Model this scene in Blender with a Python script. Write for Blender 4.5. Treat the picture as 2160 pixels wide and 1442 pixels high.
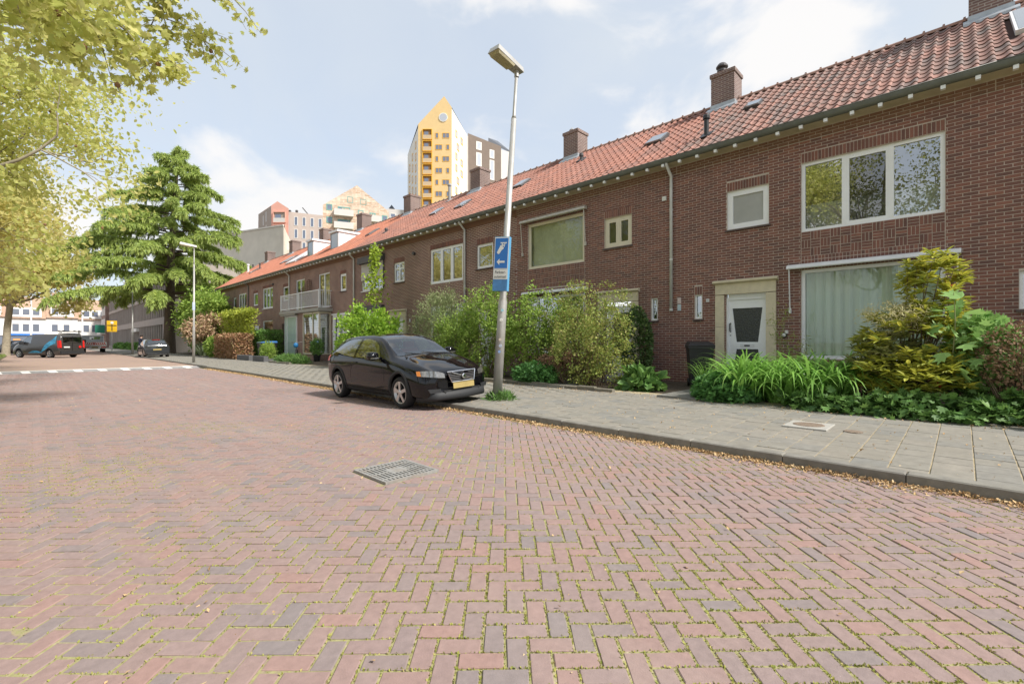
import bpy, bmesh, math, random
import numpy as np
from mathutils import Vector, Matrix

random.seed(7)
RNG = np.random.default_rng(11)
scene = bpy.context.scene
COL = scene.collection
for o in list(bpy.data.objects):
    bpy.data.objects.remove(o)

# ------------------------------------------------------------------ camera, sky, sun, exposure
F_PX, H_CAM = 980.0, 1.30
TH = math.atan(1010.0 / 980.0)
SN, CS = math.sin(TH), math.cos(TH)
cam_d = bpy.data.cameras.new('camera')
cam_d.sensor_width = 36.0
cam_d.lens = F_PX / 2160.0 * 36.0
cam_d.clip_start = 0.05
cam_d.clip_end = 2000.0
cam = bpy.data.objects.new('camera', cam_d)
COL.objects.link(cam)
cam.location = (0, 0, H_CAM)
cam.rotation_euler = (math.radians(90), 0, -TH)
scene.camera = cam

SUN_EL = math.radians(46)
SUN_AZ = math.radians(163)          # clockwise from +Y (the street direction)
SUN_DIR = Vector((math.sin(SUN_AZ) * math.cos(SUN_EL), math.cos(SUN_AZ) * math.cos(SUN_EL), math.sin(SUN_EL)))
world = bpy.data.worlds.new('World')
scene.world = world
world.use_nodes = True
wn, wl = world.node_tree.nodes, world.node_tree.links
wn.clear()
w_out = wn.new('ShaderNodeOutputWorld')
w_bg = wn.new('ShaderNodeBackground')
w_bg.inputs['Strength'].default_value = 0.15
w_sky = wn.new('ShaderNodeTexSky')
w_sky.sky_type = 'NISHITA'
w_sky.sun_disc = False
w_sky.sun_elevation = SUN_EL
w_sky.sun_rotation = SUN_AZ
w_sky.dust_density = 1.5
w_sky.air_density = 1.0
w_tc = wn.new('ShaderNodeTexCoord')
w_sep = wn.new('ShaderNodeSeparateXYZ')
wl.new(w_tc.outputs['Generated'], w_sep.inputs[0])
# project the view direction on a cloud layer: (x, y) / (z + 0.18)
w_add = wn.new('ShaderNodeMath'); w_add.operation = 'ADD'; w_add.inputs[1].default_value = 0.16
wl.new(w_sep.outputs['Z'], w_add.inputs[0])
w_mx = wn.new('ShaderNodeMath'); w_mx.operation = 'MAXIMUM'; w_mx.inputs[1].default_value = 0.03
wl.new(w_add.outputs[0], w_mx.inputs[0])
w_dx = wn.new('ShaderNodeMath'); w_dx.operation = 'DIVIDE'
w_dy = wn.new('ShaderNodeMath'); w_dy.operation = 'DIVIDE'
wl.new(w_sep.outputs['X'], w_dx.inputs[0]); wl.new(w_mx.outputs[0], w_dx.inputs[1])
wl.new(w_sep.outputs['Y'], w_dy.inputs[0]); wl.new(w_mx.outputs[0], w_dy.inputs[1])
w_cmb = wn.new('ShaderNodeCombineXYZ')
wl.new(w_dx.outputs[0], w_cmb.inputs[0]); wl.new(w_dy.outputs[0], w_cmb.inputs[1])
# broad thin veil of high cloud
w_n1 = wn.new('ShaderNodeTexNoise')
w_n1.inputs['Scale'].default_value = 1.1
w_n1.inputs['Detail'].default_value = 7
w_n1.inputs['Roughness'].default_value = 0.55
w_n1.inputs['Distortion'].default_value = 0.6
wl.new(w_cmb.outputs[0], w_n1.inputs['Vector'])
w_r1 = wn.new('ShaderNodeMapRange')
w_r1.inputs['From Min'].default_value = 0.30
w_r1.inputs['From Max'].default_value = 0.70
w_r1.inputs['To Min'].default_value = 0.7
w_r1.inputs['To Max'].default_value = 0.95
wl.new(w_n1.outputs['Fac'], w_r1.inputs['Value'])
w_m1 = wn.new('ShaderNodeMix'); w_m1.data_type = 'RGBA'
wl.new(w_r1.outputs[0], w_m1.inputs['Factor'])
wl.new(w_sky.outputs[0], w_m1.inputs['A'])
w_m1.inputs['B'].default_value = (2.72, 2.95, 3.2, 1)
# cumulus heaps
w_map = wn.new('ShaderNodeMapping')
w_map.inputs['Location'].default_value = (-1.3, 2.2, .1)
w_map.inputs['Scale'].default_value = (1, 1, 1.9)
wl.new(w_tc.outputs['Generated'], w_map.inputs[0])
w_n2 = wn.new('ShaderNodeTexNoise')
w_n2.inputs['Scale'].default_value = 3.1
w_n2.inputs['Detail'].default_value = 9
w_n2.inputs['Roughness'].default_value = 0.52
w_n2.inputs['Distortion'].default_value = 0.25
wl.new(w_map.outputs[0], w_n2.inputs['Vector'])
w_r2 = wn.new('ShaderNodeMapRange'); w_r2.interpolation_type = 'SMOOTHSTEP'
w_r2.inputs['From Min'].default_value = 0.50
w_r2.inputs['From Max'].default_value = 0.64
w_r2.inputs['To Max'].default_value = 0.9
wl.new(w_n2.outputs['Fac'], w_r2.inputs['Value'])
w_m2 = wn.new('ShaderNodeMix'); w_m2.data_type = 'RGBA'
wl.new(w_r2.outputs[0], w_m2.inputs['Factor'])
wl.new(w_m1.outputs['Result'], w_m2.inputs['A'])
w_m2.inputs['B'].default_value = (3.75, 3.68, 3.62, 1)
wl.new(w_m2.outputs['Result'], w_bg.inputs['Color'])
wl.new(w_bg.outputs[0], w_out.inputs[0])

sun_d = bpy.data.lights.new('sun', 'SUN')
sun_d.energy = 3.3
sun_d.angle = math.radians(7)
sun_d.color = (1.0, 0.955, 0.89)
sun = bpy.data.objects.new('sun', sun_d)
COL.objects.link(sun)
sun.rotation_euler = SUN_DIR.to_track_quat('Z', 'Y').to_euler()
sun.location = SUN_DIR * 100

vs = scene.view_settings
vs.view_transform = 'Standard'
vs.look = 'None'
vs.gamma = 1.0
vs.exposure = 0.85
vs.use_curve_mapping = False
scene.cycles.max_bounces = 8
scene.cycles.diffuse_bounces = 3
scene.cycles.glossy_bounces = 3
scene.cycles.transmission_bounces = 4
scene.cycles.transparent_max_bounces = 10
scene.cycles.use_denoising = True
scene.cycles.caustics_reflective = False
scene.cycles.caustics_refractive = False

# ------------------------------------------------------------------ materials
def node_mat(name):
    m = bpy.data.materials.new(name)
    m.use_nodes = True
    nt = m.node_tree
    nt.nodes.clear()
    out = nt.nodes.new('ShaderNodeOutputMaterial')
    return m, nt.nodes, nt.links, out

def ramp(N, cols, interp='LINEAR'):
    r = N.new('ShaderNodeValToRGB')
    r.color_ramp.interpolation = interp
    n = len(cols)
    while len(r.color_ramp.elements) < n:
        r.color_ramp.elements.new(0.5)
    for i, c in enumerate(cols):
        e = r.color_ramp.elements[i]
        e.position = i / max(1, n - 1) if interp == 'LINEAR' else i / n
        e.color = (c[0], c[1], c[2], 1)
    return r

def rnd_value(N, L):
    """a random number for each object and each loose piece of a mesh"""
    oi = N.new('ShaderNodeObjectInfo')
    ge = N.new('ShaderNodeNewGeometry')
    a = N.new('ShaderNodeMath'); a.operation = 'ADD'
    L.new(oi.outputs['Random'], a.inputs[0]); L.new(ge.outputs['Random Per Island'], a.inputs[1])
    f = N.new('ShaderNodeMath'); f.operation = 'FRACT'
    L.new(a.outputs[0], f.inputs[0])
    return f.outputs[0]

def M(name, cols, rough=0.7, metal=0.0, nscale=0, namt=0.2, bump=0.0, bscale=None, transl=0.0, coat=0.0, spec=0.5,
      stain=None, sscale=1.0, interp='LINEAR', emit=0, dist=0.01, rvar=0.0, sstretch=None):
    if not isinstance(cols[0], (tuple, list)):
        cols = [cols]
    m, N, L, out = node_mat(name)
    b = N.new('ShaderNodeBsdfPrincipled')
    b.inputs['Roughness'].default_value = rough
    b.inputs['Metallic'].default_value = metal
    b.inputs['Specular IOR Level'].default_value = spec
    if coat:
        b.inputs['Coat Weight'].default_value = coat
        b.inputs['Coat Roughness'].default_value = 0.015
    col = None
    if len(cols) > 1:
        r = ramp(N, cols, interp)
        L.new(rnd_value(N, L), r.inputs[0])
        col = r.outputs[0]
    tc = N.new('ShaderNodeNewGeometry')
    if nscale:
        nz = N.new('ShaderNodeTexNoise')
        nz.inputs['Scale'].default_value = nscale
        nz.inputs['Detail'].default_value = 6
        nz.inputs['Roughness'].default_value = 0.65
        L.new(tc.outputs['Position'], nz.inputs['Vector'])
        mr = N.new('ShaderNodeMapRange')
        mr.inputs['From Min'].default_value = 0.25
        mr.inputs['From Max'].default_value = 0.75
        mr.inputs['To Min'].default_value = 1 - namt
        mr.inputs['To Max'].default_value = 1 + namt
        L.new(nz.outputs['Fac'], mr.inputs['Value'])
        mx = N.new('ShaderNodeMix'); mx.data_type = 'RGBA'; mx.blend_type = 'MULTIPLY'
        mx.inputs['Factor'].default_value = 1
        if col is None:
            mx.inputs['A'].default_value = (*cols[0], 1)
        else:
            L.new(col, mx.inputs['A'])
        L.new(mr.outputs[0], mx.inputs['B'])
        col = mx.outputs['Result']
        if rvar:
            rr = N.new('ShaderNodeMapRange')
            rr.inputs['From Min'].default_value = 0.3; rr.inputs['From Max'].default_value = 0.7
            rr.inputs['To Min'].default_value = rough - rvar; rr.inputs['To Max'].default_value = rough + rvar
            L.new(nz.outputs['Fac'], rr.inputs['Value'])
            L.new(rr.outputs[0], b.inputs['Roughness'])
    if stain:
        sz = N.new('ShaderNodeTexNoise')
        sz.inputs['Scale'].default_value = sscale
        sz.inputs['Detail'].default_value = 8
        sz.inputs['Roughness'].default_value = 0.7
        if sstretch:
            vm = N.new('ShaderNodeVectorMath'); vm.operation = 'MULTIPLY'; vm.inputs[1].default_value = sstretch
            L.new(tc.outputs['Position'], vm.inputs[0]); L.new(vm.outputs[0], sz.inputs['Vector'])
        else:
            L.new(tc.outputs['Position'], sz.inputs['Vector'])
        sr = N.new('ShaderNodeMapRange')
        sr.inputs['From Min'].default_value = 0.5
        sr.inputs['From Max'].default_value = 0.72
        sr.inputs['To Max'].default_value = stain[3] if len(stain) > 3 else 0.6
        L.new(sz.outputs['Fac'], sr.inputs['Value'])
        mx = N.new('ShaderNodeMix'); mx.data_type = 'RGBA'
        L.new(sr.outputs[0], mx.inputs['Factor'])
        if col is None:
            mx.inputs['A'].default_value = (*cols[0], 1)
        else:
            L.new(col, mx.inputs['A'])
        mx.inputs['B'].default_value = (*stain[:3], 1)
        col = mx.outputs['Result']
    if col is None:
        b.inputs['Base Color'].default_value = (*cols[0], 1)
    else:
        L.new(col, b.inputs['Base Color'])
    if emit:
        b.inputs['Emission Color'].default_value = (*cols[0], 1)
        b.inputs['Emission Strength'].default_value = emit
    if bump:
        nb = N.new('ShaderNodeTexNoise')
        nb.inputs['Scale'].default_value = bscale or nscale * 4 or 40
        nb.inputs['Detail'].default_value = 5
        L.new(tc.outputs['Position'], nb.inputs['Vector'])
        bp = N.new('ShaderNodeBump')
        bp.inputs['Strength'].default_value = bump
        bp.inputs['Distance'].default_value = dist
        L.new(nb.outputs['Fac'], bp.inputs['Height'])
        L.new(bp.outputs[0], b.inputs['Normal'])
    if transl:
        t = N.new('ShaderNodeBsdfTranslucent')
        if col is None:
            t.inputs['Color'].default_value = (*cols[0], 1)
        else:
            L.new(col, t.inputs['Color'])
        ms = N.new('ShaderNodeMixShader')
        ms.inputs[0].default_value = transl
        L.new(b.outputs[0], ms.inputs[1]); L.new(t.outputs[0], ms.inputs[2])
        L.new(ms.outputs[0], out.inputs[0])
    else:
        L.new(b.outputs[0], out.inputs[0])
    return m

def glass_mat(name, tint=(0.75, 0.8, 0.78), base=0.12, ior=1.6, rough=0.0, alpha=1.0):
    """window glass: a clear sheet with a mirror-like coat"""
    m, N, L, out = node_mat(name)
    tr = N.new('ShaderNodeBsdfTransparent'); tr.inputs[0].default_value = (*tint, 1)
    gl = N.new('ShaderNodeBsdfGlossy'); gl.inputs['Roughness'].default_value = rough
    gl.inputs['Color'].default_value = (0.95, 0.97, 1.0, 1)
    # Schlick reflectance, the same from both sides of the sheet
    ge = N.new('ShaderNodeNewGeometry')
    dt = N.new('ShaderNodeVectorMath'); dt.operation = 'DOT_PRODUCT'
    L.new(ge.outputs['Incoming'], dt.inputs[0]); L.new(ge.outputs['Normal'], dt.inputs[1])
    ab = N.new('ShaderNodeMath'); ab.operation = 'ABSOLUTE'; L.new(dt.outputs['Value'], ab.inputs[0])
    om = N.new('ShaderNodeMath'); om.operation = 'SUBTRACT'; om.inputs[0].default_value = 1; L.new(ab.outputs[0], om.inputs[1])
    pw = N.new('ShaderNodeMath'); pw.operation = 'POWER'; pw.inputs[1].default_value = 5; L.new(om.outputs[0], pw.inputs[0])
    f0 = base + ((ior - 1) / (ior + 1)) ** 2
    ad = N.new('ShaderNodeMath'); ad.operation = 'MULTIPLY_ADD'; ad.use_clamp = True
    ad.inputs[1].default_value = 1 - f0; ad.inputs[2].default_value = f0
    L.new(pw.outputs[0], ad.inputs[0])
    ms = N.new('ShaderNodeMixShader')
    L.new(ad.outputs[0], ms.inputs[0]); L.new(tr.outputs[0], ms.inputs[1]); L.new(gl.outputs[0], ms.inputs[2])
    L.new(ms.outputs[0], out.inputs[0])
    return m

def brick_mat(name, c1, c2, mortar, bw=0.22, rh=0.0667, ms=0.011, rough=0.85, bump=0.5, stain=None):
    """running-bond brickwork on upright faces along the X or Y axis, for walls too far off to tell the bricks apart"""
    m, N, L, out = node_mat(name)
    b = N.new('ShaderNodeBsdfPrincipled'); b.inputs['Roughness'].default_value = rough
    tc = N.new('ShaderNodeTexCoord')
    sp = N.new('ShaderNodeSeparateXYZ'); L.new(tc.outputs['Object'], sp.inputs[0])
    ad = N.new('ShaderNodeMath'); ad.operation = 'ADD'
    L.new(sp.outputs['X'], ad.inputs[0]); L.new(sp.outputs['Y'], ad.inputs[1])
    cb = N.new('ShaderNodeCombineXYZ'); L.new(ad.outputs[0], cb.inputs[0]); L.new(sp.outputs['Z'], cb.inputs[1])
    br = N.new('ShaderNodeTexBrick')
    br.inputs['Scale'].default_value = 1
    br.inputs['Brick Width'].default_value = bw
    br.inputs['Row Height'].default_value = rh
    br.inputs['Mortar Size'].default_value = ms
    br.inputs['Mortar Smooth'].default_value = 0.15
    br.inputs['Color1'].default_value = (*c1, 1)
    br.inputs['Color2'].default_value = (*c2, 1)
    br.inputs['Mortar'].default_value = (*mortar, 1)
    L.new(cb.outputs[0], br.inputs['Vector'])
    nz = N.new('ShaderNodeTexNoise'); nz.inputs['Scale'].default_value = 1.3; nz.inputs['Detail'].default_value = 8
    L.new(tc.outputs['Object'], nz.inputs['Vector'])
    mr = N.new('ShaderNodeMapRange'); mr.inputs['From Min'].default_value = 0.3; mr.inputs['From Max'].default_value = 0.7
    mr.inputs['To Min'].default_value = 0.82; mr.inputs['To Max'].default_value = 1.18
    L.new(nz.outputs['Fac'], mr.inputs['Value'])
    mx = N.new('ShaderNodeMix'); mx.data_type = 'RGBA'; mx.blend_type = 'MULTIPLY'; mx.inputs['Factor'].default_value = 1
    L.new(br.outputs['Color'], mx.inputs['A']); L.new(mr.outputs[0], mx.inputs['B'])
    L.new(mx.outputs['Result'], b.inputs['Base Color'])
    bp = N.new('ShaderNodeBump'); bp.inputs['Strength'].default_value = bump; bp.inputs['Distance'].default_value = 0.008
    bp.invert = True
    L.new(br.outputs['Fac'], bp.inputs['Height']); L.new(bp.outputs[0], b.inputs['Normal'])
    L.new(b.outputs[0], out.inputs[0])
    return m

# ------------------------------------------------------------------ mesh helpers
class MB:
    def __init__(s):
        s.v, s.f, s.m = [], [], []
    def add(s, vs_, fs, m=0):
        o = len(s.v)
        s.v.extend([tuple(p) for p in vs_])
        for f in fs:
            s.f.append(tuple(i + o for i in f)); s.m.append(m)
        return s
    def quad(s, a, b, c, d, m=0):
        return s.add([a, b, c, d], [(0, 1, 2, 3)], m)
    def box(s, x0, x1, y0, y1, z0, z1, m=0):
        v = [(x0, y0, z0), (x1, y0, z0), (x1, y1, z0), (x0, y1, z0), (x0, y0, z1), (x1, y0, z1), (x1, y1, z1), (x0, y1, z1)]
        return s.add(v, [(3, 2, 1, 0), (4, 5, 6, 7), (0, 1, 5, 4), (1, 2, 6, 5), (2, 3, 7, 6), (3, 0, 4, 7)], m)
    def hexa(s, p, m=0):
        """eight points: bottom ring then top ring"""
        return s.add(p, [(3, 2, 1, 0), (4, 5, 6, 7), (0, 1, 5, 4), (1, 2, 6, 5), (2, 3, 7, 6), (3, 0, 4, 7)], m)
    def cbox(s, x0, x1, y0, y1, z0, z1, c=0.01, m=0):
        """box with chamfered upper edges"""
        v = [(x0, y0, z0), (x1, y0, z0), (x1, y1, z0), (x0, y1, z0),
             (x0, y0, z1 - c), (x1, y0, z1 - c), (x1, y1, z1 - c), (x0, y1, z1 - c),
             (x0 + c, y0 + c, z1), (x1 - c, y0 + c, z1), (x1 - c, y1 - c, z1), (x0 + c, y1 - c, z1)]
        f = [(3, 2, 1, 0), (8, 9, 10, 11)]
        for i in range(4):
            j = (i + 1) % 4
            f += [(i, j, 4 + j, 4 + i), (4 + i, 4 + j, 8 + j, 8 + i)]
        return s.add(v, f, m)
    def obox(s, c, ax, ay, az, m=0):
        """box from a centre and three half-axis vectors"""
        c, ax, ay, az = Vector(c), Vector(ax), Vector(ay), Vector(az)
        p = [c - ax - ay - az, c + ax - ay - az, c + ax + ay - az, c - ax + ay - az,
             c - ax - ay + az, c + ax - ay + az, c + ax + ay + az, c - ax + ay + az]
        return s.hexa(p, m)
    def tube(s, pts, rad, n=8, m=0, caps=True):
        pts = [Vector(p) for p in pts]
        if not isinstance(rad, (list, tuple)):
            rad = [rad] * len(pts)
        rings = []
        prev = None
        for i, p in enumerate(pts):
            t = (pts[min(i + 1, len(pts) - 1)] - pts[max(i - 1, 0)]).normalized()
            if prev is None:
                a = Vector((0, 0, 1)) if abs(t.z) < 0.9 else Vector((1, 0, 0))
                u = t.cross(a).normalized()
            else:
                u = (prev - t * prev.dot(t)).normalized()
            prev = u
            w = t.cross(u)
            rings.append([p + (u * math.cos(2 * math.pi * k / n) + w * math.sin(2 * math.pi * k / n)) * rad[i] for k in range(n)])
        vv = [q for r in rings for q in r]
        ff = []
        for i in range(len(pts) - 1):
            for k in range(n):
                k2 = (k + 1) % n
                ff.append((i * n + k, i * n + k2, (i + 1) * n + k2, (i + 1) * n + k))
        if caps:
            ff.append(tuple(range(n - 1, -1, -1)))
            ff.append(tuple((len(pts) - 1) * n + k for k in range(n)))
        return s.add(vv, ff, m)
    def lathe(s, prof, c, n=20, axis=(0, 0, 1), m=0):
        """prof: (radius, height) pairs turned about an axis through c"""
        az = Vector(axis).normalized()
        a = Vector((0, 0, 1)) if abs(az.z) < 0.9 else Vector((1, 0, 0))
        u = az.cross(a).normalized(); w = az.cross(u); c = Vector(c)
        vv = []
        for r, h in prof:
            for k in range(n):
                t = 2 * math.pi * k / n
                vv.append(c + az * h + (u * math.cos(t) + w * math.sin(t)) * r)
        ff = []
        for i in range(len(prof) - 1):
            for k in range(n):
                k2 = (k + 1) % n
                ff.append((i * n + k, i * n + k2, (i + 1) * n + k2, (i + 1) * n + k))
        ff.append(tuple(range(n - 1, -1, -1)))
        ff.append(tuple((len(prof) - 1) * n + k for k in range(n)))
        return s.add(vv, ff, m)
    def prism(s, poly, lift, m=0):
        """closed polygon (3-D points) swept along the vector lift"""
        n = len(poly); l = Vector(lift)
        p = [Vector(q) for q in poly]
        vv = p + [q + l for q in p]
        ff = [tuple(range(n - 1, -1, -1)), tuple(range(n, 2 * n))]
        for i in range(n):
            j = (i + 1) % n
            ff.append((i, j, n + j, n + i))
        return s.add(vv, ff, m)
    def grid(s, pts, m=0):
        """rows of points joined into quads"""
        r, c = len(pts), len(pts[0])
        vv = [p for row in pts for p in row]
        ff = [(i * c + j, i * c + j + 1, (i + 1) * c + j + 1, (i + 1) * c + j) for i in range(r - 1) for j in range(c - 1)]
        return s.add(vv, ff, m)
    def mesh(s, name, mats, smooth=False):
        me = bpy.data.meshes.new(name)
        me.from_pydata([tuple(p) for p in s.v], [], s.f)
        if not isinstance(mats, (list, tuple)):
            mats = [mats]
        for mm in mats:
            me.materials.append(mm)
        if len(mats) > 1:
            me.polygons.foreach_set('material_index', s.m)
        if smooth:
            me.polygons.foreach_set('use_smooth', [True] * len(s.f))
        me.update()
        return me
    def build(s, name, mats, parent=None, smooth=False, fixn=True, **props):
        me = s.mesh(name, mats, smooth)
        if fixn:
            bm = bmesh.new(); bm.from_mesh(me)
            bmesh.ops.recalc_face_normals(bm, faces=bm.faces)
            bm.to_mesh(me); bm.free()
        return link(name, me, parent, **props)

LOCAL = [False]
def link(name, data, parent=None, **props):
    o = bpy.data.objects.new(name, data)
    COL.objects.link(o)
    if parent is not None:
        o.parent = parent
        if not LOCAL[0] and parent.parent is None:
            o.matrix_parent_inverse = Matrix.Translation(-Vector(parent.location))
    for k, v in props.items():
        o[k] = v
    return o

def thing(name, label, cat, loc=(0, 0, 0), group=None, rotz=0.0):
    o = bpy.data.objects.new(name, None)
    o.empty_display_size = 0.2
    COL.objects.link(o)
    o.location = loc
    o.rotation_euler = (0, 0, rotz)
    o['label'] = label
    o['category'] = cat
    if group:
        o['group'] = group
    return o

def fast_mesh(name, verts, faces_by_size, mats):
    """verts (N,3); faces_by_size: list of (M,k) index arrays"""
    me = bpy.data.meshes.new(name)
    verts = np.asarray(verts, dtype=np.float32)
    me.vertices.add(len(verts))
    me.vertices.foreach_set('co', verts.ravel())
    loops = np.concatenate([f.ravel() for f in faces_by_size]).astype(np.int32)
    totals = np.concatenate([np.full(len(f), f.shape[1], np.int32) for f in faces_by_size])
    starts = np.concatenate([[0], np.cumsum(totals)[:-1]]).astype(np.int32)
    me.loops.add(len(loops))
    me.loops.foreach_set('vertex_index', loops)
    me.polygons.add(len(totals))
    me.polygons.foreach_set('loop_start', starts)
    me.polygons.foreach_set('loop_total', totals)
    if not isinstance(mats, (list, tuple)):
        mats = [mats]
    for mm in mats:
        me.materials.append(mm)
    me.update(calc_edges=True)
    me.shade_flat()
    return me

def replicate(tv, tfs, R, T):
    """template verts (k,3), faces lists; R (N,3,3), T (N,3) -> verts, faces"""
    tv = np.asarray(tv, dtype=np.float64)
    V = np.einsum('nij,kj->nki', R, tv) + T[:, None, :]
    n, k = len(T), len(tv)
    off = (np.arange(n) * k)[:, None, None]
    out = []
    for tf in tfs:
        a = np.asarray(tf, dtype=np.int64)
        out.append((a[None] + off).reshape(-1, a.shape[1]))
    return V.reshape(-1, 3), out

LEAF = {
    'fold': ([(0, 0, 0), (-0.34, 0.5, 0.10), (0, 1, 0), (0.34, 0.5, 0.10)], [[(0, 2, 1), (0, 3, 2)]]),
    'oval': ([(0, 0, 0), (-0.30, 0.3, 0.06), (-0.26, 0.72, 0.05), (0, 1, -0.05), (0.26, 0.72, 0.05), (0.30, 0.3, 0.06)],
             [[(0, 3, 2, 1), (0, 5, 4, 3)]]),
    'lance': ([(0, 0, 0), (-0.10, 0.35, 0.03), (0, 1, -0.12), (0.10, 0.35, 0.03)], [[(0, 2, 1), (0, 3, 2)]]),
    'lobe': ([(0, 0, 0), (-0.28, 0.05, 0.03), (-0.55, 0.30, 0.08), (-0.26, 0.42, 0.0), (-0.36, 0.82, 0.06), (-0.10, 0.66, 0.0),
              (0, 1.05, 0.03), (0.10, 0.66, 0.0), (0.36, 0.82, 0.06), (0.26, 0.42, 0.0), (0.55, 0.30, 0.08), (0.28, 0.05, 0.03)],
             [[(0, 3, 2), (0, 2, 1), (0, 5, 3), (3, 5, 4), (0, 7, 5), (5, 7, 6), (0, 9, 7), (7, 9, 8), (0, 10, 9), (0, 11, 10)]]),
    'needle': ([(-0.10, 0, 0), (0.10, 0, 0), (0, 1, -0.05)], [[(0, 1, 2)]]),
}

def unit(a):
    return a / np.maximum(1e-9, np.linalg.norm(a, axis=-1, keepdims=True))

def basis(dirs, normals, size):
    """columns: x side, y along the leaf, z normal; scaled"""
    d = unit(dirs)
    n = normals - (normals * d).sum(-1, keepdims=True) * d
    n = unit(n)
    s = np.cross(d, n)
    R = np.stack([s, d, n], axis=-1)
    return R * np.asarray(size)[:, None, None]

def leaves(name, pts, mats, parent, shape='fold', size=0.1, svar=0.3, up=0.6, outdir=None, droop=0.0, rng=RNG, mesh_only=False, **props):
    n = len(pts)
    d = rng.normal(size=(n, 3))
    if outdir is not None:
        d = d * 0.6 + outdir * 1.0
    d[:, 2] -= droop
    nm = rng.normal(size=(n, 3)) * (1 - up) + np.array([0, 0, 1.0]) * up
    sz = size * (1 + svar * (rng.random(n) * 2 - 1))
    tv, tf = LEAF[shape]
    V, Fs = replicate(tv, tf, basis(d, nm, sz), np.asarray(pts))
    me = fast_mesh(name, V, Fs, mats)
    if mesh_only:
        return me
    return link(name, me, parent, **props)

def blob_points(n, c, r, rng=RNG, hollow=0.35, clumps=0, clump_r=0.25, flat_bottom=False):
    """points through an ellipsoid, denser to the outside, gathered in clumps"""
    c = np.asarray(c, float); r = np.asarray(r, float)
    def ball(m):
        u = unit(rng.normal(size=(m, 3)))
        rad = (hollow ** 3 + (1 - hollow ** 3) * rng.random(m)) ** (1 / 3)
        return u * rad[:, None]
    if clumps:
        cc = ball(clumps)
        k = rng.integers(0, clumps, n)
        cs = clump_r * (0.6 + 0.8 * rng.random(clumps))
        p = cc[k] + rng.normal(size=(n, 3)) * cs[k][:, None] * 0.5
    else:
        p = ball(n)
    if flat_bottom:
        p[:, 2] = np.abs(p[:, 2])
    return c + p * r, unit(p)

def ypix(px, X):
    """distance along the street of a thing at lateral distance X that bears towards photo column px"""
    return X * (F_PX / (CS * CS * (px - 70.0)) - SN / CS)
# ------------------------------------------------------------------ ground, road, pavement
def xk(y):
    """lateral position of the kerb face along the street"""
    return 5.50 + 0.019 * min(max(y, -5.0), 20.0)

def zp(x, y):
    return 0.095 + max(0.0, x - xk(y)) * 0.02

m_ground = M('ground_earth', [(0.20, 0.18, 0.13)], 0.95, nscale=0.8, namt=0.3)
m_paver = M('paver_clay', [(0.286, 0.196, 0.176), (0.266, 0.193, 0.177), (0.294, 0.196, 0.174), (0.215, 0.182, 0.177), (0.268, 0.194, 0.179), (0.302, 0.190, 0.165), (0.250, 0.190, 0.181), (0.278, 0.20, 0.184)],
            0.82, nscale=22, namt=0.16, bump=0.35, bscale=160, dist=0.004, stain=(0.34, 0.275, 0.245, 0.4), sscale=.9, sstretch=(1.1, .22, 1))
m_tile = M('paving_concrete', [(0.235, 0.217, 0.182), (0.22, 0.206, 0.175), (0.248, 0.227, 0.19), (0.195, 0.19, 0.172), (0.23, 0.212, 0.178), (0.242, 0.221, 0.186)],
           0.9, nscale=9, namt=0.18, bump=0.3, bscale=220, dist=0.003, stain=(0.20, 0.18, 0.14, 0.5), sscale=1.7)
m_kerb = M('kerb_concrete', [(0.20, 0.19, 0.165), (0.225, 0.21, 0.18), (0.185, 0.175, 0.155)], 0.92, nscale=7, namt=0.25, bump=0.4, bscale=150, dist=0.004,
           stain=(0.12, 0.11, 0.085, 0.6), sscale=2.5)
m_soil = M('garden_soil', [(0.085, 0.065, 0.045)], 0.95, nscale=6, namt=0.5, bump=0.8, bscale=30, dist=0.03)
m_moss = M('moss_green', [(0.30, 0.32, 0.06), (0.42, 0.40, 0.10), (0.22, 0.28, 0.05), (0.50, 0.42, 0.17)], 0.95, transl=0.2)
m_litter = M('leaf_litter', [(0.52, 0.33, 0.15), (0.60, 0.42, 0.22), (0.42, 0.25, 0.11), (0.64, 0.49, 0.28), (0.34, 0.20, 0.10)], 0.9, transl=0.1)

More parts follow.
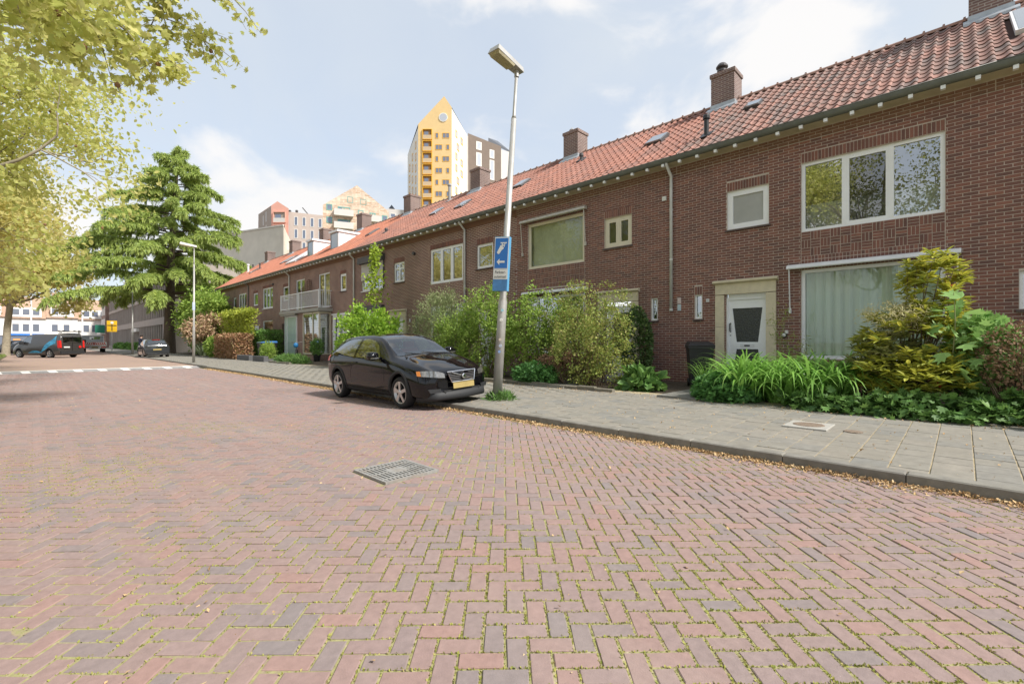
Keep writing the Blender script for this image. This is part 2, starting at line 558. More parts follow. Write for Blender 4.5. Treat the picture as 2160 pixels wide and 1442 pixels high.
def joint_mat():
    m, N, L, out = node_mat('joint_sand_and_moss')
    b = N.new('ShaderNodeBsdfPrincipled'); b.inputs['Roughness'].default_value = 0.95
    tc = N.new('ShaderNodeTexCoord')
    n1 = N.new('ShaderNodeTexNoise'); n1.inputs['Scale'].default_value = 1.4; n1.inputs['Detail'].default_value = 5
    n2 = N.new('ShaderNodeTexNoise'); n2.inputs['Scale'].default_value = 38; n2.inputs['Detail'].default_value = 6
    L.new(tc.outputs['Object'], n1.inputs[0]); L.new(tc.outputs['Object'], n2.inputs[0])
    r = ramp(N, [(0.22, 0.175, 0.115), (0.31, 0.25, 0.165), (0.28, 0.265, 0.115), (0.33, 0.305, 0.145), (0.40, 0.335, 0.225)])
    mx = N.new('ShaderNodeMath'); mx.operation = 'MULTIPLY_ADD'; mx.inputs[1].default_value = 0.55
    L.new(n2.outputs['Fac'], mx.inputs[0])
    m2 = N.new('ShaderNodeMath'); m2.operation = 'MULTIPLY'; m2.inputs[1].default_value = 0.5
    L.new(n1.outputs['Fac'], m2.inputs[0]); L.new(m2.outputs[0], mx.inputs[2])
    mr = N.new('ShaderNodeMapRange'); mr.inputs['From Min'].default_value = 0.36; mr.inputs['From Max'].default_value = 0.68
    L.new(mx.outputs[0], mr.inputs['Value']); L.new(mr.outputs[0], r.inputs[0])
    L.new(r.outputs[0], b.inputs['Base Color'])
    bp = N.new('ShaderNodeBump'); bp.inputs['Strength'].default_value = 0.8; bp.inputs['Distance'].default_value = 0.01
    L.new(n2.outputs['Fac'], bp.inputs['Height']); L.new(bp.outputs[0], b.inputs['Normal'])
    L.new(b.outputs[0], out.inputs[0])
    return m
m_joint = joint_mat()

def far_paving_mat():
    """clay paving too far off to tell the pavers apart"""
    m, N, L, out = node_mat('far_clay_paving')
    b = N.new('ShaderNodeBsdfPrincipled'); b.inputs['Roughness'].default_value = 0.85
    tc = N.new('ShaderNodeTexCoord')
    mp = N.new('ShaderNodeMapping'); mp.inputs['Rotation'].default_value = (0, 0, math.radians(45))
    L.new(tc.outputs['Object'], mp.inputs[0])
    br = N.new('ShaderNodeTexBrick'); br.inputs['Scale'].default_value = 1
    br.inputs['Brick Width'].default_value = 0.2; br.inputs['Row Height'].default_value = 0.1; br.inputs['Mortar Size'].default_value = 0.006
    br.inputs['Color1'].default_value = (0.36, 0.235, 0.205, 1); br.inputs['Color2'].default_value = (0.29, 0.215, 0.20, 1)
    br.inputs['Mortar'].default_value = (0.33, 0.28, 0.15, 1)
    L.new(mp.outputs[0], br.inputs['Vector'])
    nz = N.new('ShaderNodeTexNoise'); nz.inputs['Scale'].default_value = 0.6; nz.inputs['Detail'].default_value = 9; nz.inputs['Roughness'].default_value = 0.7
    L.new(tc.outputs['Object'], nz.inputs[0])
    r = ramp(N, [(0.75, 0.75, 0.75), (1.25, 1.2, 1.1)])
    L.new(nz.outputs['Fac'], r.inputs[0])
    mx = N.new('ShaderNodeMix'); mx.data_type = 'RGBA'; mx.blend_type = 'MULTIPLY'; mx.inputs['Factor'].default_value = 1
    L.new(br.outputs['Color'], mx.inputs['A']); L.new(r.outputs[0], mx.inputs['B'])
    L.new(mx.outputs['Result'], b.inputs['Base Color'])
    L.new(b.outputs[0], out.inputs[0])
    return m
m_far = far_paving_mat()

g = MB(); g.quad((-900, -900, -0.06), (900, -900, -0.06), (900, 900, -0.06), (-900, 900, -0.06))
g.build('ground', m_ground, kind='structure')

Y_TABLE = 27.4
road = MB()
road.grid([[(x, y, -0.0065) for x in (-9.0, -3.0, 3.0)] + [(xk(y) + 0.02, y, -0.0065)] for y in np.linspace(-9, Y_TABLE + 0.6, 30)])
road = road.build('road', m_joint, fixn=False, kind='structure')

# herringbone of clay pavers laid at 45 degrees to the street
PW = 0.0975
GAP = 0.0056
def paver_mesh(seed, l=2 * PW, w=PW):
    r = random.Random(seed)
    a, b = l / 2 - GAP, w / 2 - GAP
    c = 0.0042
    def j(k): return r.uniform(-k, k)
    base = [(-a, -b), (a, -b), (a, b), (-a, b)]
    rim = [(x + j(0.0022), y + j(0.0022)) for x, y in base]
    v = [(x, y, -0.03) for x, y in rim] + [(x, y, -c + j(0.0015)) for x, y in rim] + \
        [(x * (1 - c / a), y * (1 - c / b), j(0.0012)) for x, y in rim]
    f = [(8, 9, 10, 11)]
    for i in range(4):
        k = (i + 1) % 4
        f += [(i, k, 4 + k, 4 + i), (4 + i, 4 + k, 8 + k, 8 + i)]
    return v, f
GR = (2.24, 2.84, 3.78, 4.39)           # road gully grate
R45 = math.radians(45)
cells = []
N_ = 330
for i in range(-N_, N_):
    for j in range(-N_, N_):
        k = (i - j) % 4
        if k == 0:
            cx, cy, rot = (i + 1.0) * PW, (j + 0.5) * PW, 0.0
        elif k == 3:
            cx, cy, rot = (i + 0.5) * PW, (j + 1.0) * PW, math.pi / 2
        else:
            continue
        x = cx * math.cos(R45) - cy * math.sin(R45)
        y = cx * math.sin(R45) + cy * math.cos(R45)
        if y < -1.6 or y > Y_TABLE + 0.05 or x < -1.6 or x > xk(y) - 0.07:
            continue
        if GR[0] - 0.075 < x < GR[1] + 0.075 and GR[2] - 0.075 < y < GR[3] + 0.075:
            continue
        d = x * SN + y * CS
        l = x * CS - y * SN
        if d < 0.9 or abs(l) > d * 1.14 + 0.7:
            continue
        cells.append((x, y, rot + R45, d))
# a frame of pavers along the grate
for q in range(4):
    for u in range(3):
        t = -0.2 + 0.2 * u + (0.05 if q % 2 else -0.05)
        cx, cy = (GR[0] + GR[1]) / 2, (GR[2] + GR[3]) / 2
        if q == 0: cells.append((cx + t, GR[2] - 0.06, 0.0, 4.0))
        if q == 1: cells.append((GR[1] + 0.06, cy + t, math.pi / 2, 4.0))
        if q == 2: cells.append((cx + t, GR[3] + 0.06, 0.0, 4.0))
        if q == 3: cells.append((GR[0] - 0.06, cy + t, math.pi / 2, 4.0))
def seen(c):
    return abs(c[0] * CS - c[1] * SN) < c[3] * 1.10 and c[3] > 1.75
cells.sort(key=lambda c: (not seen(c), c[3]))
var = []
for s_ in range(8):
    v, f = paver_mesh(s_)
    var.append(MB().add(v, f).mesh('paver', m_paver))
def undul(x, y):
    return 0.003 * math.sin(1.7 * x + 0.6 * y) * math.cos(1.1 * y - 0.4 * x)
for n, (x, y, r, d) in enumerate(cells[:300]):
    o = link('paver', var[n % 8], road)
    o.location = (x + random.uniform(-.002, .002), y + random.uniform(-.002, .002), undul(x, y) + random.uniform(-.002, .002))
    o.rotation_euler = (random.uniform(-.012, .012), random.uniform(-.012, .012), r + random.uniform(-.018, .018) + (math.pi if n % 3 else 0))
rest = np.array(cells[300:])
Vs, Fs, off = [], [], 0
for s_ in range(8):
    sub = rest[s_::8]
    v, f = paver_mesh(s_ + 20)
    a = sub[:, 2] + RNG.uniform(-.018, .018, len(sub))
    tx, ty = RNG.uniform(-.012, .012, len(sub)), RNG.uniform(-.012, .012, len(sub))
    R = np.zeros((len(sub), 3, 3))
    R[:, 0, 0] = np.cos(a); R[:, 0, 1] = -np.sin(a); R[:, 1, 0] = np.sin(a); R[:, 1, 1] = np.cos(a); R[:, 2, 2] = 1
    R[:, 2, 0] = tx; R[:, 2, 1] = ty
    T = np.stack([sub[:, 0], sub[:, 1], [undul(p[0], p[1]) + random.uniform(-.003, .003) for p in sub]], 1)
    vv, ff = replicate(v, [f], R, T)
    Vs.append(vv); Fs.append(ff[0] + off); off += len(vv)
me = fast_mesh('paver', np.concatenate(Vs), [np.concatenate(Fs)], m_paver)
link('paver', me, road, kind='stuff')

# moss and sand tufts pushing out of the joints of the nearer pavers
mp_, md_ = [], []
for (x, y, r, d) in cells:
    if d > 7.5 or d < 1.2:
        continue
    dens = 0.45 + 0.75 * math.sin(1.3 * x + 2) * math.cos(0.9 * y + x) + .25 * math.sin(3.7 * x - 2.2 * y)
    k = int((44 if d < 3.5 else 22 if d < 5.5 else 12) * (0.12 + 1.15 * max(0, dens)))
    ca, sa = math.cos(r), math.sin(r)
    for _ in range(k):
        if random.random() < 0.6:
            u, w = random.uniform(-PW, PW), random.choice((-1, 1)) * PW / 2 + random.gauss(0, .003)
        else:
            u, w = random.choice((-1, 1)) * PW + random.gauss(0, .003), random.uniform(-PW / 2, PW / 2)
        mp_.append((x + u * ca - w * sa, y + u * sa + w * ca, -0.006))
mp_ = np.array(mp_)
leaves('moss', mp_, m_moss, None, 'fold', size=0.0105, svar=0.5, up=0.5, outdir=np.tile([0, 0, 1.0], (len(mp_), 1)),
       label='yellow green moss and sand tufts in the joints between road pavers', category='moss', kind='stuff')

# raised table across the street: grey ramp with white blocks, then paving on a higher level
m_white = M('road_marking_white', [(0.75, 0.74, 0.70)], 0.8, nscale=14, namt=0.15)
m_ramp = M('ramp_grey_paving', [(0.27, 0.255, 0.25)], 0.85, nscale=5, namt=0.2)
tb = MB()
y0, y1 = Y_TABLE + 0.1, Y_TABLE + 1.0
tb.quad((-9, y0, 0.0), (xk(28) + .02, y0, 0.0), (xk(28) + .02, y1, 0.075), (-9, y1, 0.075))
ramp_o = tb.build('ramp', m_ramp, kind='structure', fixn=False)
mk = MB()
zr = lambda y: (y - y0) / (y1 - y0) * 0.075 + 0.005
mk.quad((-9, y1 - .15, zr(y1 - .15)), (5.7, y1 - .15, zr(y1 - .15)), (5.7, y1, zr(y1)), (-9, y1, zr(y1)))
for k in range(18):
    x = 5.45 - 0.8 * k
    mk.quad((x - .16, y0 + .04, zr(y0 + .04)), (x + .1, y0 + .04, zr(y0 + .04)), (x + .02, y1 - .15, zr(y1 - .15)), (x - .24, y1 - .15, zr(y1 - .15)))
mk.build('road_marking', m_white, kind='structure', fixn=False)
fr = MB()
fr.grid([[(-30, y, 0.07), (-3, y, 0.07), (3, y, 0.07), (xk(y) + .03, y, 0.07)] for y in (y1, 34, 45, 60, 90, 141)])
fr.build('far_road', m_far, kind='structure', fixn=False)

# kerb stones, one metre each
kerb = thing('kerb', 'kerb', 'kerb'); del kerb['label']; del kerb['category']; kerb['kind'] = 'structure'
km = [MB().cbox(0, 0.15, 0.004, 0.996, -0.12, 0.012, 0.012).mesh('kerb_stone', m_kerb) for _ in range(1)]
for k in range(-2, 140):
    y = k + 0.37
    o = link('kerb_stone', km[0], kerb)
    o.location = (xk(y), y, 0.098 + random.uniform(-.004, .004) + (0.0 if y < 26 else 0.03))
    o.rotation_euler = (0, 0, -0.019 if y < 20 else 0)

# pavement: 30 cm concrete slabs in straight courses across, staggered by half
pav = MB()
pav.grid([[(xk(y) + .1, y, zp(xk(y), y) - .007), (9.6, y, zp(9.6, y) - .007)] for y in np.linspace(-6, 140, 74)])
m_sjoint = M('slab_joint_sand', [(0.36, 0.295, 0.19)], .95, nscale=14, namt=.4, stain=(0.42, 0.35, 0.18, .7), sscale=2)
pav = pav.build('pavement', m_sjoint, kind='structure', fixn=False)
tm = []
for s_ in range(5):
    r = random.Random(s_ + 50)
    tm.append(MB().cbox(-.1475, .1475, -.1445, .1445, -.04, 0, .004).mesh('paving_slab', m_tile))
SW = 9.02                                # garden edge
MAN = (7.22, 7.82, 1.28, 1.80)           # concrete frame of a manhole
tl = []
for k in range(-5, 200):
    y = 0.07 + 0.3 * k
    x = xk(y) + .155 + .15 - (0.15 if k % 2 else 0)
    while x < SW + 0.3 + 0.004 * max(0, y):
        w0, w1 = x - .15, x + .15
        if not (MAN[0] + .03 < x < MAN[1] - .03 and MAN[2] + .03 < y < MAN[3] - .03):
            tl.append((x, y, max(0, xk(y) + .155 - w0)))
        x += 0.3
full = [t for t in tl if t[2] < .02]
full.sort(key=lambda t: (t[0] * CS - t[1] * SN > 1.12 * (t[0] * SN + t[1] * CS), t[0] * SN + t[1] * CS))
isobj = set(full[:300])
mbt = MB()
for n, (x, y, cut) in enumerate(tl):
    z = zp(x, y) + random.uniform(-.0025, .0025)
    if (x, y, cut) in isobj:
        o = link('paving_slab', tm[n % 5], pav)
        o.location = (x, y, z)
        o.rotation_euler = (random.uniform(-.008, .008), -0.02 + random.uniform(-.008, .008), random.uniform(-.006, .006))
    else:
        mbt.cbox(x - .1475 + cut, x + .1475, y - .1445, y + .1445, z - .04, z, .004)
mbt.build('paving_slab', m_tile, pav, fixn=False, kind='stuff')

# front garden soil between pavement and houses, a garden path to each near door
sl = MB()
sl.grid([[(8.99 + .004 * max(0, y), y, zp(9, y) - .03), (10.2, y, .17 + .03 * math.sin(y * 2.1)), (11.4, y, .2), (12.6, y, .2)] for y in np.linspace(-8, 56, 80)])
sl.build('garden_soil', m_soil, kind='structure', fixn=False)
pt = MB()
for (ya, yb) in ((3.35, 4.55), (7.0, 8.15), (13.1, 14.3)):
    pt.box(8.98 + .004 * ya, 12.45, ya, yb, .1, .205)
pt.build('garden_path', m_tile, kind='structure')

# grass verge with plane trees on the other side of the street
m_grass = M('grass_blades', [(0.16, 0.22, 0.05), (0.22, 0.27, 0.07), (0.12, 0.18, 0.04)], 0.9, transl=0.25)
m_verge = M('verge_earth', [(0.18, 0.19, 0.08)], 0.95, nscale=3, namt=0.4)
vg = MB()
vg.box(-9.0, -1.55, 44, 58, -.05, .16)
vg.box(-14.0, -3.0, -60, 41, -.05, .13)
vg.build('verge', m_verge, kind='structure')
fp = MB(); fp.grid([[(xk(y) + .16, y, .14), (10.2, y, .16)] for y in (59.8, 100, 140)])
fp.build('far_pavement', m_tile, kind='structure', fixn=False)
gp = np.stack([RNG.uniform(-6, -1.6, 9000), RNG.uniform(44, 58, 9000), np.full(9000, .16)], 1)
leaves('grass', gp, m_grass, None, 'lance', size=.16, up=.2, outdir=np.tile([0, 0, 1.0], (9000, 1)),
       label='short green grass on the verge below the far plane tree', category='grass', kind='stuff')

# leaf litter blown against the kerb
n = 19000
yy = RNG.uniform(-1.2, 26, n) ** 1.0
off_ = np.abs(RNG.normal(0, .085, n)) * (0.6 + 0.8 * np.abs(np.sin(yy * 1.9 + np.sin(yy * .7) * 2)))
xx = np.array([xk(v) for v in yy]) - off_
n2 = 2600
y2 = RNG.uniform(-1, 14, n2); x2 = np.where(RNG.random(n2) < .5, 8.95 + RNG.normal(0, .12, n2), RNG.uniform(5.8, 9, n2))
z2 = np.array([zp(a, b) for a, b in zip(x2, y2)]) + .004
n3 = 650
y3 = RNG.uniform(-.5, 16, n3); x3 = RNG.uniform(0, 5.4, n3)
P_ = np.concatenate([np.stack([xx, yy, .004 + RNG.random(n) * .02], 1), np.stack([x2, y2, z2], 1), np.stack([x3, y3, np.full(n3, .004)], 1)])
leaves('fallen_leaves', P_, m_litter, None, 'fold', size=.024, svar=.7, up=.75,
       label='orange brown leaf litter blown along the kerb', category='leaf litter', kind='stuff')

# road gully grate
m_iron = M('cast_iron_grey', [(0.33, 0.32, 0.30)], 0.6, metal=0.3, nscale=25, namt=0.25, stain=(0.25, 0.17, 0.10, .5), sscale=6)
m_dark = M('void_shade', [(0.012, 0.012, 0.012)], 0.9)
gt = thing('manhole_grate', 'square grey ribbed iron grate set in the road paving', 'manhole', ((GR[0] + GR[1]) / 2, (GR[2] + GR[3]) / 2, 0))
MB().box(GR[0] + .01, GR[1] - .01, GR[2] + .01, GR[3] - .01, -.02, .009).build('pit_shade', m_dark, gt)  # flat black slab between the bars, the pit's shade put in as colour
b = MB()
b.box(GR[0], GR[1], GR[2], GR[2] + .03, -.02, .019); b.box(GR[0], GR[1], GR[3] - .03, GR[3], -.02, .019)
b.box(GR[0], GR[0] + .03, GR[2] + .03, GR[3] - .03, -.02, .019); b.box(GR[1] - .03, GR[1], GR[2] + .03, GR[3] - .03, -.02, .019)
b.build('grate_frame', m_iron, gt)
bar = MB().box(-.0115, .0115, -.275, .275, -.0, .018).mesh('bar', m_iron)
for k in range(13):
    o = link('bar', bar, gt)
    o.location = (GR[0] + .052 + k * .0413, (GR[2] + GR[3]) / 2, 0)
MB().box(GR[0] + .2, GR[0] + .4, GR[2] + .22, GR[2] + .39, -.0, .0195).build('cover_plate', m_iron, gt)
b = MB()
for k in range(3):
    b.box(GR[0] + .03, GR[1] - .03, GR[2] + .105 + .2 * k - .012, GR[2] + .105 + .2 * k + .012, -.02, .0165)
b.build('cross_bar', m_iron, gt)

# pavement manhole: pale concrete frame with a round iron lid; a small round lid beside it
m_conc = M('pale_concrete', [(0.36, 0.345, 0.31)], 0.9, nscale=12, namt=0.15, bump=.2)
m_lid = M('rusty_lid', [(0.20, 0.15, 0.11)], 0.8, nscale=60, namt=0.6, bump=.6, bscale=70)
mz = zp(7.5, 1.5)
mh = thing('manhole_cover', 'round iron manhole lid in a pale concrete frame on the pavement', 'manhole', (7.52, 1.54, mz))
MB().cbox(MAN[0], MAN[1], MAN[2], MAN[3], mz - .05, mz + .016, .006).build('concrete_frame', m_conc, mh)
MB().lathe([(.19, -.02), (.19, .020), (.17, .024)], (7.52, 1.54, mz), 28).build('lid', m_lid, mh)
sm_ = MB().lathe([(.105, -.02), (.105, .008), (.09, .012)], (7.42, 1.02, zp(7.4, 1)), 22)
sm_.build('valve_cover', m_lid, None, label='small round rusty valve cover on pavement beside the manhole', category='cover')
# ------------------------------------------------------------------ the terrace of brick houses
XF = 12.5
EAVE_X, EAVE_Z, RIDGE_X, RIDGE_Z = 12.2, 6.33, 16.4, 9.37
SLOPE = (RIDGE_Z - EAVE_Z) / (RIDGE_X - EAVE_X)
ALPHA = math.atan(SLOPE)
BND = [-6.60, -0.44, 5.72, 11.88, 18.21, 24.43, 30.65, 36.87, 43.09, 52.5]
BR_L, BR_H = 0.22, 0.0667

m_brick = M('brick_brown', [(0.215, 0.097, 0.076), (0.182, 0.085, 0.070), (0.25, 0.108, 0.081), (0.145, 0.075, 0.064), (0.22, 0.099, 0.077), (0.285, 0.125, 0.090)],
            0.85, nscale=30, namt=0.2, bump=.3, bscale=120, dist=.004, stain=(0.10, 0.062, 0.052, .5), sscale=1.1, sstretch=(1, 1, .35))
m_mortar = M('mortar_grey', [(0.52, 0.45, 0.39)], 0.95, nscale=9, namt=0.22)
m_frieze = M('brick_frieze', [(0.20, 0.105, 0.072), (0.225, 0.12, 0.08), (0.18, 0.095, 0.068)], 0.85, nscale=20, namt=.2)
m_bfar = brick_mat('brickwork', (0.215, 0.096, 0.074), (0.16, 0.076, 0.062), (0.47, 0.38, 0.32), BR_L, BR_H, .010)
m_bchim = brick_mat('chimney_brickwork', (0.19, 0.115, 0.095), (0.15, 0.09, 0.08), (0.33, 0.28, 0.25), BR_L, BR_H, .011)
m_tileA = M('roof_tile_weathered', [(0.285, 0.145, 0.112), (0.24, 0.135, 0.11), (0.35, 0.18, 0.138), (0.19, 0.135, 0.118), (0.31, 0.148, 0.11), (0.165, 0.126, 0.113), (0.29, 0.16, 0.126)],
            0.8, nscale=9, namt=.25, stain=(0.15, 0.125, 0.105, .7), sscale=1.3)
m_tileB = M('roof_tile_orange', [(0.35, 0.155, 0.11), (0.30, 0.137, 0.10), (0.40, 0.185, 0.134), (0.25, 0.13, 0.104), (0.37, 0.158, 0.108)],
            0.8, nscale=9, namt=.2, stain=(0.19, 0.125, 0.105, .6), sscale=.9)
m_tileC = M('roof_tile_bright', [(0.46, 0.18, 0.11), (0.41, 0.16, 0.10), (0.50, 0.205, 0.13)], 0.8, nscale=6, namt=.2, stain=(0.25, 0.14, 0.11, .5), sscale=.7)
m_ridge = M('ridge_tile', [(0.30, 0.19, 0.15), (0.36, 0.20, 0.15), (0.26, 0.19, 0.16)], 0.85, nscale=8, namt=.25)
m_under = M('roof_underlay', [(0.09, 0.05, 0.04)], 0.9)
m_gutter = M('gutter_zinc_dark', [(0.15, 0.16, 0.145)], 0.55, metal=.3, nscale=3, namt=.2, stain=(0.2, 0.21, 0.19, .4), sscale=2)
m_pipe = M('downpipe_zinc', [(0.62, 0.62, 0.60)], 0.6, metal=.2, nscale=4, namt=.15)
m_pipeD = M('downpipe_dark', [(0.17, 0.17, 0.165)], 0.6, nscale=4, namt=.15)
m_paintw = M('white_paint', [(0.87, 0.88, 0.90)], 0.45, nscale=3, namt=.05)
m_paintc = M('cream_paint', [(0.70, 0.64, 0.50)], 0.5, nscale=3, namt=.08)
m_soffit = M('soffit_cream', [(0.55, 0.49, 0.36)], 0.7, nscale=3, namt=.15)
m_stone = M('cream_stone', [(0.66, 0.58, 0.42)], 0.85, nscale=7, namt=.10, bump=.15, stain=(0.36, 0.31, 0.22, .35), sscale=3)
m_lead = M('lead_flashing', [(0.42, 0.45, 0.48)], 0.5, metal=.4, nscale=6, namt=.2)
m_sill = M('sill_dark_tile', [(0.10, 0.075, 0.07)], 0.6, nscale=10, namt=.2)
m_glass = glass_mat('window_glass', (0.80, 0.85, 0.83), 0.36, 1.6)
m_glassd = glass_mat('window_glass_dark', (0.30, 0.33, 0.33), 0.14, 1.6)
m_glassg = glass_mat('window_glass_green', (0.86, 0.92, 0.84), 0.05, 1.5)
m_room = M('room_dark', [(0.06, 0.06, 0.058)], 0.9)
m_roomg = M('blind_grey_green', [(0.46, 0.45, 0.36)], 0.9, nscale=2, namt=.2)
m_curt = M('net_curtain', [(0.76, 0.82, 0.74)], 0.9, transl=.2)
m_curtw = M('net_curtain_white', [(0.66, 0.68, 0.64)], 0.9, transl=.3)
m_frost = M('frosted_pane', [(0.40, 0.405, 0.395)], 0.35, nscale=2, namt=.12)
m_alu = M('awning_aluminium', [(0.56, 0.54, 0.48)], 0.5, metal=.2, nscale=5, namt=.15)
m_aluw = M('awning_white', [(0.74, 0.74, 0.75)], 0.45, nscale=5, namt=.1)
m_black = M('black_plastic', [(0.018, 0.018, 0.019)], 0.45)
m_dgrey = M('dark_grey_metal', [(0.075, 0.070, 0.072)], 0.55)
m_grey = M('mid_grey', [(0.33, 0.34, 0.35)], 0.5)
m_bell = M('white_plastic', [(0.72, 0.72, 0.70)], 0.4)

def cut_intervals(a, b, holes):
    out = [(a, b)]
    for (h0, h1) in holes:
        nx = []
        for (s, e) in out:
            if h1 <= s or h0 >= e:
                nx.append((s, e)); continue
            if h0 > s: nx.append((s, h0))
            if h1 < e: nx.append((h1, e))
        out = nx
    return out

def wall_sheet(b, y0, y1, z0, z1, ops, x, depth=.13, m=0):
    ys = sorted(set([y0, y1] + [v for o in ops for v in o[:2] if y0 < v < y1]))
    zs = sorted(set([z0, z1] + [v for o in ops for v in o[2:4] if z0 < v < z1]))
    for i in range(len(ys) - 1):
        for j in range(len(zs) - 1):
            yc, zc = (ys[i] + ys[i + 1]) / 2, (zs[j] + zs[j + 1]) / 2
            if any(o[0] < yc < o[1] and o[2] < zc < o[3] for o in ops):
                continue
            b.quad((x, ys[i + 1], zs[j]), (x, ys[i], zs[j]), (x, ys[i], zs[j + 1]), (x, ys[i + 1], zs[j + 1]), m)
    for o in ops:
        ya, yb, za, zb = o[:4]
        xd = x + depth
        b.quad((x, ya, za), (xd, ya, za), (xd, ya, zb), (x, ya, zb), m)
        b.quad((x, yb, za), (x, yb, zb), (xd, yb, zb), (xd, yb, za), m)
        b.quad((x, ya, zb), (xd, ya, zb), (xd, yb, zb), (x, yb, zb), m)
        b.quad((x, ya, za), (x, yb, za), (xd, yb, za), (xd, ya, za), m)

def window(h, ya, yb, za, zb, panes=1, fw=.07, frame=None, glass=None, back=None, sill=True, splits=None, curtain=None, x=None, rail=None, sash=None, swag=False):
    """window > window_frame, pane, sill, curtain in the facade plane"""
    frame = frame or m_paintw; glass = glass or m_glass
    X = (XF if x is None else x) + .045
    root = MB()
    root.box(X, X + .07, ya, ya + fw, za, zb); root.box(X, X + .07, yb - fw, yb, za, zb)
    root.box(X, X + .07, ya + fw, yb - fw, za, za + fw); root.box(X, X + .07, ya + fw, yb - fw, zb - fw, zb)
    w = root.build('window', frame, h)
    cuts = [ya + fw] + (splits or [ya + fw + (yb - ya - 2 * fw) * k / panes for k in range(1, panes)]) + [yb - fw]
    mb = MB()
    for c in cuts[1:-1]:
        mb.box(X - .004, X + .066, c - .045, c + .045, za + fw, zb - fw)
    if rail:
        mb.box(X - .002, X + .06, ya + fw, yb - fw, rail - .035, rail + .035)
    if len(mb.v):
        mb.build('mullion', frame, w)
    for k in range(len(cuts) - 1):
        p0 = cuts[k] + (.045 if k else 0); p1 = cuts[k + 1] - (.045 if k < len(cuts) - 2 else 0)
        if sash and k in sash:
            s = MB(); t = .045
            s.box(X + .002, X + .05, p0, p0 + t, za + fw, zb - fw); s.box(X + .002, X + .05, p1 - t, p1, za + fw, zb - fw)
            s.box(X + .002, X + .05, p0 + t, p1 - t, za + fw, za + fw + t); s.box(X + .002, X + .05, p0 + t, p1 - t, zb - fw - t, zb - fw)
            s.build('sash', sash[k] if not isinstance(sash[k], bool) else frame, w)
        gl = glass[k] if isinstance(glass, list) else glass
        MB().quad((X + .035, p1, za + fw), (X + .035, p0, za + fw), (X + .035, p0, zb - fw), (X + .035, p1, zb - fw)).build('pane', gl, w, fixn=False)
    if sill:
        MB().hexa([(XF - .05, ya - .04, za - .055), (XF + .1, ya - .04, za - .055), (XF + .1, yb + .04, za - .055), (XF - .05, yb + .04, za - .055),
                   (XF - .05, ya - .04, za - .02), (XF + .1, ya - .04, za - .002), (XF + .1, yb + .04, za - .002), (XF - .05, yb + .04, za - .02)]).build('sill', m_sill if sill is True else sill, w)
    if curtain:
        cm, amp, per, cz0, cz1 = curtain
        n = max(12, int((yb - ya) / .02))
        pts0, pts1 = [], []
        ph = random.random() * 6
        for i in range(n + 1):
            yy = ya + fw + (yb - ya - 2 * fw) * i / n
            dx = amp * (math.sin(yy * per + ph + .8 * math.sin(yy * 3.1)) + .4 * math.sin(yy * per * 2.3))
            pts0.append((X + .14 + dx, yy, cz0)); pts1.append((X + .14 + dx * .7, yy, cz1))
        MB().grid([pts0, pts1]).build('curtain', cm, w, smooth=True, fixn=False)
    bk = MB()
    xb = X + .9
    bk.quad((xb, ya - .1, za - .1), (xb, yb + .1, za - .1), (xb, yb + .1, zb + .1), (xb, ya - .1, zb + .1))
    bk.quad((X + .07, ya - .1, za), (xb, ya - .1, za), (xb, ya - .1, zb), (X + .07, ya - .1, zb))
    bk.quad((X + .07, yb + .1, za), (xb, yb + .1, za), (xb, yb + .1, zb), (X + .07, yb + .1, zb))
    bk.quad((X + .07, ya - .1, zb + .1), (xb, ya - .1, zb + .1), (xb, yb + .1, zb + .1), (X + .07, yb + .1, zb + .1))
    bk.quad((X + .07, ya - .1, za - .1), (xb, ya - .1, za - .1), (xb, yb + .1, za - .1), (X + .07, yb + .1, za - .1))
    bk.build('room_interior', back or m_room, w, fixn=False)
    return w

def awning(h, ya, yb, z, mat, arm=True, arm_len=.95):
    a = MB()
    a.prism([(XF - .02, ya, z + .13), (XF - .15, ya, z + .10), (XF - .19, ya, z + .02), (XF - .17, ya, z), (XF - .02, ya, z + .02)], (0, yb - ya, 0))
    o = a.build('awning', mat, h)
    if arm:
        for yy in (ya + .05, yb - .05):
            MB().tube([(XF - .15, yy, z + .01), (XF - .05, yy, z - arm_len)], .014, 6).build('awning_arm', mat, o)
            MB().box(XF - .07, XF, yy - .025, yy + .025, z - arm_len - .06, z - arm_len + .06).build('bracket', mat, o)
    return o

def door_surround(h, ya, yb, zt, mat, door=True):
    """stone surround: two jambs in blocks, a lintel and a cornice"""
    t = .22
    s = MB()
    for (a, b_) in ((ya + .05, ya + .05 + t), (yb - .05 - t, yb - .05)):
        z = .18
        for hz in (.55, .95, .82):
            z1 = min(z + hz, zt - .35)
            s.box(XF - .055, XF + .1, a, b_, z + .003, z1); z = z1 + .004
    s.box(XF - .055, XF + .1, ya + .05, yb - .05, zt - .345, zt - .08)
    o = s.build('door_surround', mat, h)
    c = MB()
    c.prism([(XF - .055, ya, zt - .08), (XF - .13, ya - .0, zt - .045), (XF - .13, ya, zt - .005), (XF, ya, zt + .03), (XF, ya, zt - .08)], (0, yb - ya, 0))
    c.build('cornice', mat, o)
    return o

brick_full = MB()
brick_full.add([(0, -.104, -.0278), (0, .104, -.0278), (0, .104, .0278), (0, -.104, .0278),
                (.02, -.106, -.0295), (.02, .106, -.0295), (.02, .106, .0295), (.02, -.106, .0295)],
               [(1, 0, 3, 2), (0, 1, 5, 4), (1, 2, 6, 5), (2, 3, 7, 6), (3, 0, 4, 7)])
brick_me = brick_full.mesh('brick', m_brick)

